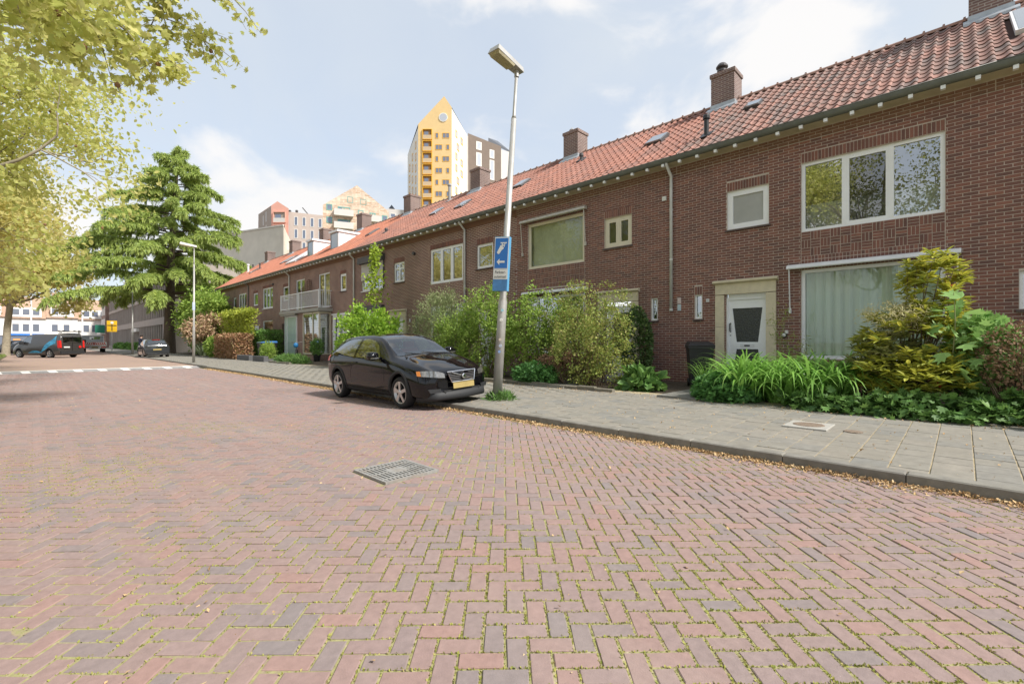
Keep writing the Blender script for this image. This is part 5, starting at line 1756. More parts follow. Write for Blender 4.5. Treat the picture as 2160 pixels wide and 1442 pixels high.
# fifth and sixth house
shrub('potted_shrub', 'small dark shrub in a black pot before the bay window', (11.3, 26.5, 1.0), (.35, .42, .5), 900, m_hedge, 'oval', .10, 'shrub', 5, 42, .3)
MB().lathe([(.16, 0), (.21, .4), (.19, .4)], (11.3, 26.5, .2), 14).build('flower_pot', m_black, None, label='round black flower pot under the small dark shrub', category='pot')
shrub('low_plants', 'low green plants along the front edge of the bay window garden', (9.7, 26.0, .28), (.45, 2.2, .26), 1800, m_cover2, 'lance', .22, 'plant', 0, 43, .3, up=.2, outd=.3, droop=-.8, base=.15)
shrub('upright_plant', 'pale green upright plant beside the dark steps', (9.7, 29.6, .7), (.4, .5, .6), 900, m_mid, 'lance', .2, 'plant', 6, 44, .3, up=.2, outd=.3, droop=-.6)
def hedge(name, label, x0, x1, y0, y1, z1, mat, n, size=.09, seed=1):
    rng = np.random.default_rng(seed)
    t = thing(name, label, 'hedge', ((x0 + x1) / 2, (y0 + y1) / 2, .2))
    P = np.stack([rng.uniform(x0, x1, n), rng.uniform(y0, y1, n), rng.uniform(.15, z1, n)], 1)
    f = rng.integers(0, 5, n)
    P[f == 0, 0] = x0; P[f == 1, 1] = y0; P[f == 2, 2] = z1; P[f == 3, 0] = x0
    P += rng.normal(0, .05, P.shape)
    P[:, 2] += .05 * np.sin(P[:, 1] * 3)
    leaves('foliage', P, mat, t, 'oval', size=size, up=.35, outdir=np.tile([-.3, -.3, .3], (n, 1)), rng=rng)
    MB().box(x0 + .15, x1 - .15, y0 + .15, y1 - .15, .1, z1 - .2).build('hedge_core', m_barkd, t)
hedge('green_hedge', 'clipped dark green hedge behind the two wheelie bins', 10.6, 12.0, 33.6, 38.5, 2.0, m_hedge, 6500, .12, 50)
hedge('beech_hedge', 'coppery brown beech hedge along the pavement', 9.2, 10.2, 34.0, 39.0, 1.72, m_beech, 6500, .12, 51)
shrub('round_bush', 'round bright green bush at the end of the beech hedge', (9.6, 40.4, .95), (.75, 1.1, .85), 3200, m_mid, 'oval', .13, 'shrub', 6, 52, .5)
shrub('peach_shrub', 'peach pink flowering shrub behind the far lamp post', (10.6, 45.5, 2.3), (1.7, 3.0, 1.45), 6500, m_pink, 'oval', .2, 'shrub', 12, 53, .5, clumps=70, clump_r=.25)
spots = [(rr.uniform(9.3, 10.6), rr.uniform(43.2, 47.2), .2) for _ in range(9)]
strap_clump('yucca_clump', 'spiky grey green yucca leaves below the peach shrub', spots, m_yucca, (1.0, 1.6), .04, 34, 54, spread=1.6, stiff=.7)
shrub('dark_bush', 'dark green bush behind the yucca by the end of the terrace', (11.6, 50.5, 1.6), (1.6, 3.5, 1.8), 7000, m_hedge, 'oval', .2, 'shrub', 6, 55, .5)
shrub('tall_bush', 'tall light green bush in front of the last house of the terrace', (10.9, 48.5, 3.3), (1.5, 4.2, 2.4), 9500, m_mid, 'oval', .22, 'shrub', 14, 56, .45, clumps=110, clump_r=.25)
shrub('garden_tree', 'leafy green tree crown between cedar and terrace end', (12.6, 55.5, 4.2), (2.6, 3.2, 2.6), 11000, m_mid, 'oval', .24, 'tree', 18, 57, .4, clumps=110, clump_r=.25, stem_r=.06)
for k, yy in enumerate((35.2, 37.3, 39.4)):
    lab = ['nearest pleached tree with flat yellow green crown over the beech hedge', 'middle pleached tree of the three over the beech hedge', 'farthest pleached tree of the three over the beech hedge'][k]
    t = thing('pleached_tree', lab, 'tree', (10.2, yy, .2), 'pleached trees over the hedge')
    b = MB(); b.tube([(10.25, yy, .2), (10.25, yy + .03, 1.9), (10.2, yy, 3.3)], [.09, .075, .04], 8)
    for q in range(5):
        z = 1.9 + q * .32
        b.tube([(10.22, yy - 1.0, z + .05), (10.22, yy, z), (10.22, yy + 1.0, z + .05)], [.012, .028, .012], 5)
    b.build('trunk', m_barkd, t, fixn=False)
    rg = np.random.default_rng(60 + k)
    P = np.stack([10.2 + rg.normal(0, .16, 900), yy + rg.uniform(-1.05, 1.05, 900), rg.uniform(1.7, 3.3, 900)], 1)
    P2 = np.stack([10.2 + rg.normal(0, .22, 700), yy + rg.uniform(-1.15, 1.15, 700), 3.35 + rg.normal(0, .13, 700)], 1)
    leaves('crown', np.concatenate([P, P2]), m_pleach, t, 'oval', size=.14, up=.4)

# street-side planting under the office block, near the far lamp
for k in range(4):
    shrub('low_hedge', ['low green hedge at the foot of the grey office, nearest piece', 'second low hedge at the foot of the grey office', 'third low hedge at the foot of the grey office', 'farthest low hedge at the foot of the grey office'][k],
          (10.4, 78 + 9.0 * k, .5), (.7, 2.8, .6), 1300, m_hedge, 'oval', .3, 'hedge', 0, 70 + k, .5, base=.1)
# ------------------------------------------------------------------ vehicles
m_cblack = M('car_paint_black', [(0.003, 0.003, 0.0045)], .5, coat=1.0, spec=.0)
m_cdark = M('car_paint_anthracite', [(0.035, 0.038, 0.042)], .3, coat=1.0, metal=.3)
m_cbrown = M('van_paint_graphite', [(0.060, 0.055, 0.052)], .35, coat=.8, metal=.3)
m_clad = M('car_cladding_grey', [(0.018, 0.019, 0.021)], .65)
m_rubber = M('tyre_rubber', [(0.018, 0.018, 0.019)], .85, nscale=30, namt=.3)
m_rim = M('alloy_rim', [(0.55, 0.54, 0.53)], .3, metal=.9)
m_chrome = M('chrome', [(0.75, 0.75, 0.76)], .12, metal=1.0)
m_cglass = glass_mat('car_glass', (0.42, 0.47, 0.47), .26, 1.6)
m_wscreen = glass_mat('windscreen_glass', (0.55, 0.63, 0.66), .13, 1.42)
m_cabin = M('car_interior', [(0.03, 0.03, 0.032)], .8)
m_seatr = M('seat_red', [(0.42, 0.10, 0.08)], .8)
m_lampc = M('headlamp_clear', [(0.30, 0.29, 0.27)], .06, metal=.8, nscale=14, namt=.6)
m_amber = M('indicator_amber', [(0.75, 0.26, 0.04)], .25)
m_tail = M('tail_lamp_red', [(0.55, 0.025, 0.02)], .2)
m_plate = M('number_plate_yellow', [(0.38, 0.29, 0.11)], .5, nscale=4, namt=.2)
m_silver = M('silver_paint', [(0.66, 0.66, 0.66)], .5, metal=.1)
m_whitep = M('vehicle_white', [(0.70, 0.70, 0.68)], .4)

def lerp_tab(tab, x):
    """smooth table lookup: rows of (x, v1, v2 ...)"""
    xs = [r[0] for r in tab]
    if x <= xs[0]: return tab[0][1:]
    if x >= xs[-1]: return tab[-1][1:]
    for i in range(len(xs) - 1):
        if xs[i] <= x <= xs[i + 1]:
            t = (x - xs[i]) / (xs[i + 1] - xs[i])
            p0 = tab[max(0, i - 1)]; p1 = tab[i]; p2 = tab[i + 1]; p3 = tab[min(len(tab) - 1, i + 2)]
            out = []
            for k in range(1, len(p1)):
                h = p2[0] - p1[0]
                m1 = (p2[k] - p0[k]) / max(1e-6, p2[0] - p0[0]); m2 = (p3[k] - p1[k]) / max(1e-6, p3[0] - p1[0])
                d = (p2[k] - p1[k]) / h
                if d == 0: m1 = m2 = 0
                else:
                    if m1 / d < 0: m1 = 0
                    if m2 / d < 0: m2 = 0
                    m1 = math.copysign(min(abs(m1), 3 * abs(d)), d) if m1 else 0
                    m2 = math.copysign(min(abs(m2), 3 * abs(d)), d) if m2 else 0
                t2, t3 = t * t, t * t * t
                out.append((2 * t3 - 3 * t2 + 1) * p1[k] + (t3 - 2 * t2 + t) * h * m1 + (-2 * t3 + 3 * t2) * p2[k] + (t3 - t2) * h * m2)
            return out

class Car:
    """body lofted along x (nose at x=0, tail at x=len); left side is +y when looking along the nose... sides are mirrored.
    table rows: x, z_low, z_belt, z_top, w_low, w_mid, w_belt, w_top"""
    def __init__(s, tab, length, bow_f=.22, bow_r=.12):
        s.tab, s.len, s.bf, s.br = tab, length, bow_f, bow_r
    def ring(s, x):
        zl, zb, zt, wl, wm, wb, wt = lerp_tab(s.tab, x)
        zm = zl + (zb - zl) * .52
        return [(0, zl), (wl * .8, zl), (wl, zl + .05), (wm * .985, zl + (zm - zl) * .5), (wm, zm), (wm * .99, zm + (zb - zm) * .6), (wb, zb),
                (wb + (wt - wb) * .5, zb + (zt - zb) * .52), (wt, zb + (zt - zb) * .90), (wt * .86, zt - .018), (wt * .5, zt), (0, zt + .012)]
    def warp(s, x, y, z):
        w = .9
        q = (abs(y) / w) ** 2.2
        f = max(0, 1 - x / .9); r = max(0, 1 - (s.len - x) / .6)
        return x + s.bf * q * f - s.br * q * r
    def body(s, name, mat, parent, wheels, arch_r, n=76, holes=None):
        rings = []
        for i in range(n + 1):
            x = s.len * (.5 - .5 * math.cos(math.pi * i / n)) if True else 0
            r = s.ring(x)
            # refine ring by Catmull-Rom
            pts = []
            for a in range(len(r) - 1):
                p0, p1, p2, p3 = r[max(0, a - 1)], r[a], r[a + 1], r[min(len(r) - 1, a + 2)]
                for t in (0, .5):
                    c = []
                    for k in (0, 1):
                        c.append(.5 * (2 * p1[k] + (p2[k] - p0[k]) * t + (2 * p0[k] - 5 * p1[k] + 4 * p2[k] - p3[k]) * t * t + (3 * p1[k] - p0[k] - 3 * p2[k] + p3[k]) * t ** 3))
                    pts.append((max(0, c[0]), c[1]))
            pts.append(r[-1])
            full = [(y, z) for y, z in pts] + [(-y, z) for y, z in pts[-2:0:-1]]
            rings.append([(s.warp(x, y, z), y, z) for y, z in full])
        b = MB(); m = len(rings[0])
        vv = [p for r in rings for p in r]
        ff = [(i * m + j, i * m + (j + 1) % m, (i + 1) * m + (j + 1) % m, (i + 1) * m + j) for i in range(n) for j in range(m)]
        # end caps as fans of strips
        def cap(base, flip):
            out = []
            for j in range(m // 2):
                a, b2, c, d = base + j, base + j + 1, base + (m - j - 1) % m, base + (m - j) % m
                if j == 0: out.append((a, b2, c))
                elif j == m // 2 - 1: out.append((a, b2, d))
                else: out.append((a, b2, c, d))
            return out
        ff += cap(0, False) + cap(n * m, True)
        b.add(vv, ff)
        o = b.build(name, mat, parent, smooth=True)
        # wheel arches cut out of the sides
        cut = MB()
        for xw in wheels:
            for sd in (-1, 1):
                y0_, y1_ = (.42, 1.2) if sd > 0 else (-1.2, -.42)
                cut.lathe([(arch_r, y0_), (arch_r, y1_)], (xw, 0, arch_r * .94), 36, axis=(0, 1, 0), m=0)
        co = cut.build('cutter', m_black, None)
        md = o.modifiers.new('arch', 'BOOLEAN'); md.operation = 'DIFFERENCE'; md.object = co; md.solver = 'EXACT'
        dg = bpy.context.evaluated_depsgraph_get()
        # evaluated without parent transform influence: cutter is placed like the body
        co.parent = parent
        dg.update()
        me = bpy.data.meshes.new_from_object(o.evaluated_get(bpy.context.evaluated_depsgraph_get()))
        o.modifiers.clear(); o.data = me
        bpy.data.objects.remove(co)
        if holes:
            bm = bmesh.new(); bm.from_mesh(me)
            kill = [f for f in bm.faces if holes(*f.calc_center_median())]
            bmesh.ops.delete(bm, geom=kill, context='FACES')
            bm.to_mesh(me); bm.free()
        me.polygons.foreach_set('use_smooth', [True] * len(me.polygons))
        try:
            me.set_sharp_from_angle(angle=math.radians(38))
        except Exception:
            pass
        return o
    def side_y(s, x, z):
        r = s.ring(x)
        for a in range(4, len(r) - 1):
            (y1, z1), (y2, z2) = r[a], r[a + 1]
            if z1 <= z <= z2:
                # same spline as the body
                lo, hi = 0.0, 1.0
                p0, p1, p2, p3 = r[a - 1], r[a], r[a + 1], r[min(len(r) - 1, a + 2)]
                def e(t, k): return .5 * (2 * p1[k] + (p2[k] - p0[k]) * t + (2 * p0[k] - 5 * p1[k] + 4 * p2[k] - p3[k]) * t * t + (3 * p1[k] - p0[k] - 3 * p2[k] + p3[k]) * t ** 3)
                for _ in range(18):
                    mid = (lo + hi) / 2
                    if e(mid, 1) < z: lo = mid
                    else: hi = mid
                return e((lo + hi) / 2, 0)
        return r[4][0] if z < r[4][1] else 0
    def low_y(s, x, z):
        r = s.ring(x)
        for a in range(1, 8):
            (y1, z1), (y2, z2) = r[a], r[a + 1]
            if z1 <= z <= z2 and z2 > z1:
                return y1 + (y2 - y1) * (z - z1) / (z2 - z1)
        return r[4][0]
    def top_z(s, x, y):
        r = s.ring(x)[6:]
        y = abs(y)
        for a in range(len(r) - 1):
            (y1, z1), (y2, z2) = r[a], r[a + 1]
            if y2 <= y <= y1:
                return z1 + (z2 - z1) * (y1 - y) / max(1e-6, y1 - y2)
        return r[0][1]
    def side_patch(s, name, mat, parent, lo, hi, sides=(1, -1), off=.006, n=18, m=8, low=False):
        """lo, hi: lists of (x, z) outlines below and above"""
        for sd in sides:
            rows = []
            x0, x1 = max(lo[0][0], hi[0][0]), min(lo[-1][0], hi[-1][0])
            for i in range(n + 1):
                x = x0 + (x1 - x0) * i / n
                za, zb = lerp_tab(lo, x)[0], lerp_tab(hi, x)[0]
                row = []
                for j in range(m + 1):
                    z = za + (zb - za) * j / m
                    y = (s.low_y(x, z) if low else s.side_y(x, z)) + off
                    row.append((s.warp(x, y, z), sd * y, z))
                rows.append(row)
            MB().grid(rows).build(name, mat, parent, smooth=True, fixn=False)
    def top_patch(s, name, mat, parent, edge, off=.007, n=14, m=14, wv=None):
        """edge: (x, half width)"""
        rows = []
        x0, x1 = edge[0][0], edge[-1][0]
        for i in range(n + 1):
            x = x0 + (x1 - x0) * i / n
            hw = lerp_tab(edge, x)[0]
            row = []
            for j in range(m + 1):
                y = hw * (2 * j / m - 1)
                z = s.top_z(x, y) + off
                row.append((s.warp(x, y, z) - off * .5, y, z))
            rows.append(row)
        return MB().grid(rows).build(name, mat, parent, smooth=True, fixn=False)

def wheel(parent, x, y, r=.315, w=.20, spokes=5, sd=1, rimr=.222, rim=None):
    t = MB()
    t.lathe([(rimr, -w / 2 + .06), (rimr, -w / 2), (r - .03, -w / 2 - .004), (r - .006, -w / 2 + .03), (r, 0), (r - .006, w / 2 - .03), (r - .03, w / 2 + .004), (rimr, w / 2), (rimr, w / 2 - .06)], (x, y, r), 32, axis=(0, 1, 0))
    o = t.build('wheel', m_rubber, parent, smooth=True)
    MB().lathe([(rimr, -w / 2 + .04), (rimr, w / 2 - .002), (rimr - .018, w / 2 - .002), (rimr - .018, -w / 2 + .04)] if sd > 0 else
               [(rimr, w / 2 - .04), (rimr, -w / 2 + .002), (rimr - .018, -w / 2 + .002), (rimr - .018, w / 2 - .04)], (x, y, r), 28, axis=(0, 1, 0)).build('rim', rim or m_rim, o, smooth=True)
    MB().lathe([(rimr - .02, -.02), (rimr - .02, .0)], (x, y + sd * (w / 2 - .07), r), 24, axis=(0, 1, 0)).build('brake_disc', m_dgrey, o)
    sp_ = MB()
    yo = y + sd * (w / 2 - .012)
    for k in range(spokes):
        a = 2 * math.pi * k / spokes + .3
        ca, sa = math.cos(a), math.sin(a)
        wd = .032 if spokes <= 5 else .022
        c = Vector((x + ca * rimr * .52, yo, r + sa * rimr * .52))
        sp_.obox(c, Vector((ca, 0, sa)) * rimr * .46, Vector((-sa, 0, ca)) * wd, Vector((0, 1, 0)) * .012)
    sp_.lathe([(.055, -.02), (.055, .012), (.03, .02)], (x, yo, r), 16, axis=(0, sd, 0))
    sp_.build('hub', rim or m_rim, o)
    return o

def arch_trim(car, parent, xw, r, mat, wd=.05, a0=-.25, a1=math.pi + .25, n=24):
    for sd in (1, -1):
        rows = []
        for i in range(n + 1):
            a = a0 + (a1 - a0) * i / n
            row = []
            for rr_, oo in ((r - .012, -.03), (r - .006, .014), (r + wd * .8, .018), (r + wd, -.002)):
                xx, zz = xw + math.cos(a) * rr_, r * .94 + math.sin(a) * rr_
                zz = max(zz, .16)
                y = car.low_y(min(max(xx, .05), car.len - .05), zz) + oo
                row.append((car.warp(xx, y, zz), sd * y, zz))
            rows.append(row)
        MB().grid(rows).build('wheel_arch_trim', mat, parent, smooth=True, fixn=False)

LOCAL[0] = True
# ---- the black hatchback parked half on the pavement
# columns: x, z_low, z_belt, z_top, w_low, w_mid, w_belt, w_top
C30 = [(0.00, .30, .58, .66, .52, .60, .56, .50), (.06, .21, .62, .72, .70, .74, .68, .58), (.25, .19, .70, .79, .78, .83, .78, .64), (.60, .18, .79, .89, .80, .875, .83, .66),
       (1.00, .18, .86, .965, .80, .885, .85, .68), (1.22, .18, .885, 1.01, .80, .885, .86, .70), (1.45, .18, .90, 1.13, .80, .885, .86, .66), (1.80, .18, .915, 1.325, .80, .885, .86, .605),
       (2.10, .18, .93, 1.415, .80, .885, .86, .585), (2.50, .18, .95, 1.445, .80, .885, .86, .58), (3.00, .18, .98, 1.437, .80, .885, .855, .58), (3.45, .18, 1.01, 1.405, .80, .88, .84, .565),
       (3.80, .19, 1.03, 1.335, .79, .87, .82, .54), (4.05, .21, 1.02, 1.17, .77, .85, .79, .54), (4.20, .26, .95, 1.03, .72, .81, .74, .52), (4.25, .36, .80, .86, .60, .66, .58, .42)]
car = Car(C30, 4.25)
hb = thing('parked_hatchback', 'black three door hatchback parked half on the pavement by the lamp post', 'car', (5.92, 9.13, .0), rotz=0)
def hb_holes(x, y, z):
    y = abs(y)
    if z > 1.03 and 1.33 < x < 1.97 and y < .53: return True
    if 1.0 < z < 1.33 and y > .56 and ((2.08 < x < 2.58 and z < 1.31) or (1.9 < x <= 2.08 and z < 1.16) or (2.76 < x < 3.2 and z < 1.30) or (3.2 <= x < 3.5 and z < 1.2)): return True
    return 3.58 < x < 3.95 and z > 1.12 and y < .38
body = car.body('body', m_cblack, hb, (.88, 3.52), .362, 110, hb_holes)
car.side_patch('window', m_cglass, hb, [(1.62, .945), (2.3, .96), (2.62, .975)], [(1.62, .955), (1.95, 1.25), (2.3, 1.345), (2.62, 1.365)], n=14)
car.side_patch('window', m_cglass, hb, [(2.72, .98), (3.2, 1.01), (3.72, 1.08)], [(2.72, 1.36), (3.1, 1.345), (3.45, 1.27), (3.72, 1.10)], n=14)
car.top_patch('windscreen', m_wscreen, hb, [(1.24, .64), (1.5, .615), (1.8, .57), (2.02, .53)])
car.top_patch('rear_window', m_cglass, hb, [(3.52, .43), (3.85, .42), (4.02, .40)])
MB().box(1.25, 3.9, -.62, .62, .3, .80).build('cabin_floor', m_cabin, hb)
MB().box(1.22, 1.62, -.66, .66, .78, .93).build('dashboard', m_clad, hb)
MB().tube([(1.75, .36 + .17 * math.cos(a), .98 + .15 * math.sin(a)) for a in np.linspace(0, 6.283, 17)], .014, 5).build('steering_wheel', m_clad, hb)
for yy in (-.36, .36):
    st = MB(); st.hexa([(2.15, yy - .24, .5), (2.3, yy - .24, .5), (2.3, yy + .24, .5), (2.15, yy + .24, .5), (2.33, yy - .2, 1.1), (2.42, yy - .2, 1.1), (2.42, yy + .2, 1.1), (2.33, yy + .2, 1.1)])
    st.box(2.33, 2.42, yy - .12, yy + .12, 1.12, 1.26)
    st.build('seat', m_seatr if yy < 0 else m_cabin, hb)
for xw in (.88, 3.52):
    arch_trim(car, hb, xw, .362, m_clad)
    for sd in (1, -1):
        wheel(hb, xw, sd * .775, .315, .205, 5, sd)
car.side_patch('sill_trim', m_clad, hb, [(1.28, .19), (3.12, .19)], [(1.28, .30), (3.12, .30)], off=.012, low=True, m=3)
# front: bumper skirt, grille with bar and badge, lamps, plate
def nose(pts, off=0.0):
    return [(car.warp(0, y, z) + x - off, y, z) for x, y, z in pts]
def nose_poly(name, mat, parent, poly, x=-.012, dz=.02):
    """polygon given as (y, z) laid on the curved nose"""
    b = MB()
    def xs(y, z):
        base = .045 * max(0, (z - .45)) / .25
        return car.warp(0, y, z) + x + base
    P0 = [(xs(y, z), y, z) for y, z in poly]; P1 = [(xs(y, z) + dz, y, z) for y, z in poly]
    n = len(poly)
    b.add(P0 + P1, [tuple(range(n)), tuple(range(2 * n - 1, n - 1, -1))] + [(i, (i + 1) % n, n + (i + 1) % n, n + i) for i in range(n)])
    return b.build(name, mat, parent)
def tube_nose(name, mat, parent, path, r, x=-.015, closed=False):
    p = [(car.warp(0, y, z) + x + .045 * max(0, (z - .45)) / .25, y, z) for y, z in path]
    if closed: p.append(p[0])
    return MB().tube(p, r, 6).build(name, mat, parent)
bump = []
for i in range(25):
    y = -.80 + 1.6 * i / 24
    xx = car.warp(0, y, .3) - .016 if abs(y) < .62 else car.warp(0, y, .3) - .016 + (abs(y) - .62) ** 1.3 * 2.8
    bump.append([(xx + .10, y, .17), (xx - .01, y, .18), (xx - .03, y, .235), (xx - .005, y, .33), (xx + .03, y, .345)])
MB().grid(bump).build('bumper', m_clad, hb, smooth=True, fixn=False)
gr = nose_poly('grille', m_black, hb, [(-.34, .70), (.34, .70), (.27, .515), (-.27, .515)], x=-.02)
tube_nose('grille_frame', m_chrome, gr, [(-.35, .705), (.35, .705), (.275, .508), (-.275, .508)], .014, x=-.035, closed=True)
for k in range(5):
    z = .545 + .032 * k
    tube_nose('grille_bar', m_dgrey, gr, [(-.28 - .05 * k / 4, z), (0, z), (.28 + .05 * k / 4, z)], .006, x=-.032)
tube_nose('grille_diagonal', m_chrome, gr, [(-.25, .522), (.0, .608), (.25, .694)], .011, x=-.042)
MB().lathe([(.045, 0), (.05, .012), (.03, .02)], (car.warp(0, 0, .6) - .035, 0, .608), 20, axis=(-1, 0, 0)).build('badge', m_chrome, gr)
nose_poly('number_plate', m_plate, hb, [(-.26, .49), (.26, .49), (.26, .385), (-.26, .385)], x=-.05, dz=.012)
nose_poly('air_intake', m_black, hb, [(-.46, .365), (.46, .365), (.40, .27), (-.40, .27)], x=-.03)
for sd in (1, -1):
    nose_poly('bumper_slot', m_clad, hb, [(sd * .50, .40), (sd * .74, .41), (sd * .70, .33), (sd * .50, .33)], x=-.02)
    # headlamp wraps from nose to wing
    rows = []
    for i in range(11):
        u = i / 10
        y = .42 + .39 * u
        zlo, zhi = .605 + .02 * u + .03 * u * u, .69 + .05 * u + .03 * math.sin(u * 3.1)
        row = []
        for j in range(4):
            z = zlo + (zhi - zlo) * j / 3
            xx = car.warp(0, y, z) - .012 + .03 * (z - .6) / .1 * .9 + (max(0, u - .45) ** 1.5) * .52
            row.append((xx - .02, sd * y, z))
        rows.append(row)
    hl = MB().grid(rows).build('headlamp', m_lampc, hb, smooth=True, fixn=False)
    rows = [[(p[0] - .004, p[1], p[2]) for p in r] for r in rows[9:]]
    MB().grid(rows).build('indicator', m_amber, hl, smooth=True, fixn=False)
    mi = MB(); mi.lathe([(.02, -.11), (.075, -.10), (.09, 0), (.08, .10), (.03, .115)], (1.64, sd * 1.0, 1.02), 12, axis=(0, 1, 0))
    mi.box(1.60, 1.66, sd * .86 - .05, sd * .86 + .06, .96, .99)
    mo = mi.build('mirror', m_cblack, hb, smooth=True)
    MB().box(1.55, 1.57, sd * 1.0 - .09, sd * 1.0 + .09, .97, .995).build('mirror_indicator', m_lampc, mo)
    MB().tube([(2.55, sd * .885, .86), (2.60, sd * .905, .865), (2.72, sd * .905, .865), (2.77, sd * .885, .86)], .014, 6).build('door_handle', m_cblack, hb)
    # door gaps
    for pth in ([(1.46, .34), (1.43, .6), (1.50, .9)], [(2.82, .34), (2.86, .6), (2.72, .93)]):
        pp = []
        for i in range(9):
            t_ = i / 8; zz = pth[0][1] + (pth[2][1] - pth[0][1]) * t_
            xx = lerp_tab([(p[1], p[0]) for p in pth], zz)[0]
            pp.append((xx, sd * (car.low_y(xx, zz) + .0015), zz))
        MB().tube(pp, .004, 4).build('door_gap', m_black, hb)
    tl_ = MB()
    tl_.grid([[(4.02 - .1 * j, sd * (car.side_y(4.0 - .1 * j, .86 + .10 * i) + .012), .86 + .08 * i) for j in range(2)] for i in range(5)])
    tl_.build('tail_lamp', m_tail, hb, fixn=False)
for yy in (-.3, .1):
    MB().tube([(1.20, yy - .05, 1.012), (1.28, yy + .35, 1.06)], .008, 5).build('wiper', m_black, hb)
MB().box(3.3, 3.36, -.02, .02, 1.40, 1.45).build('antenna', m_black, hb)
hb.location = (5.88, 7.02, .04)
hb.rotation_euler = (math.radians(-3.0), 0, math.radians(90))

# ---- small dark hatchback seen from behind, parked half on the pavement farther on
POLO = [(0.00, .30, .60, .70, .52, .60, .56, .50), (.08, .22, .66, .80, .70, .74, .68, .58), (.40, .19, .78, .90, .78, .82, .76, .62), (.95, .18, .90, .99, .78, .825, .80, .66),
        (1.20, .18, .92, 1.08, .78, .825, .80, .64), (1.65, .18, .93, 1.35, .78, .825, .80, .60), (2.00, .18, .94, 1.45, .78, .825, .80, .575), (2.60, .18, .95, 1.465, .78, .825, .80, .57),
        (3.20, .18, .97, 1.44, .78, .825, .79, .56), (3.55, .19, .98, 1.36, .77, .82, .78, .55), (3.75, .20, .97, 1.12, .77, .815, .775, .57), (3.86, .24, .90, 1.02, .74, .79, .75, .60), (3.90, .30, .80, .93, .70, .75, .70, .60)]
pc = Car(POLO, 3.9, .2, .06)
po = thing('parked_hatchback', 'small dark hatchback seen from behind, parked beside the far lamp post', 'car')
pc.body('body', m_cdark, po, (.75, 3.2), .34)
pc.side_patch('window', m_cglass, po, [(1.45, .955), (2.3, .97)], [(1.45, .96), (1.8, 1.28), (2.3, 1.385)])
pc.side_patch('window', m_cglass, po, [(2.38, .97), (3.3, 1.02)], [(2.38, 1.385), (2.9, 1.375), (3.3, 1.2)])
pc.top_patch('windscreen', m_wscreen, po, [(1.1, .62), (1.5, .58), (1.92, .52)])
pc.top_patch('rear_window', m_wscreen, po, [(3.42, .50), (3.55, .52), (3.72, .55)], off=.012)
for xw in (.75, 3.2):
    for sd in (1, -1):
        wheel(po, xw, sd * .72, .30, .18, 7, sd, .2)
for sd in (1, -1):
    MB().lathe([(.095, -.03), (.095, .03), (.07, .045)], (3.80, sd * .63, .86), 18, axis=(1, 0, 0)).build('tail_lamp', m_tail, po)
    MB().box(1.5, 1.6, sd * .83 - .06, sd * .83 + .1, .95, 1.07).build('mirror', m_cdark, po)
MB().box(3.885, 3.915, -.26, .26, .60, .71).build('number_plate', m_plate, po)
MB().box(3.80, 3.93, -.70, .70, .36, .56).build('bumper', m_cdark, po)
MB().tube([(3.76, 0, 1.1), (3.66, .22, 1.17)], .012, 5).build('wiper', m_black, po)
MB().lathe([(.05, 0), (.05, .02)], (3.87, 0, .86), 16, axis=(1, 0, 0)).build('badge', m_chrome, po)
MB().box(3.5, 3.56, -.25, .25, 1.40, 1.43).build('brake_light', m_tail, po)
# nose points away along the street: tail towards the camera
po.location = (6.75, 48.85, .06)
po.rotation_euler = (math.radians(2.2), 0, math.radians(-90))

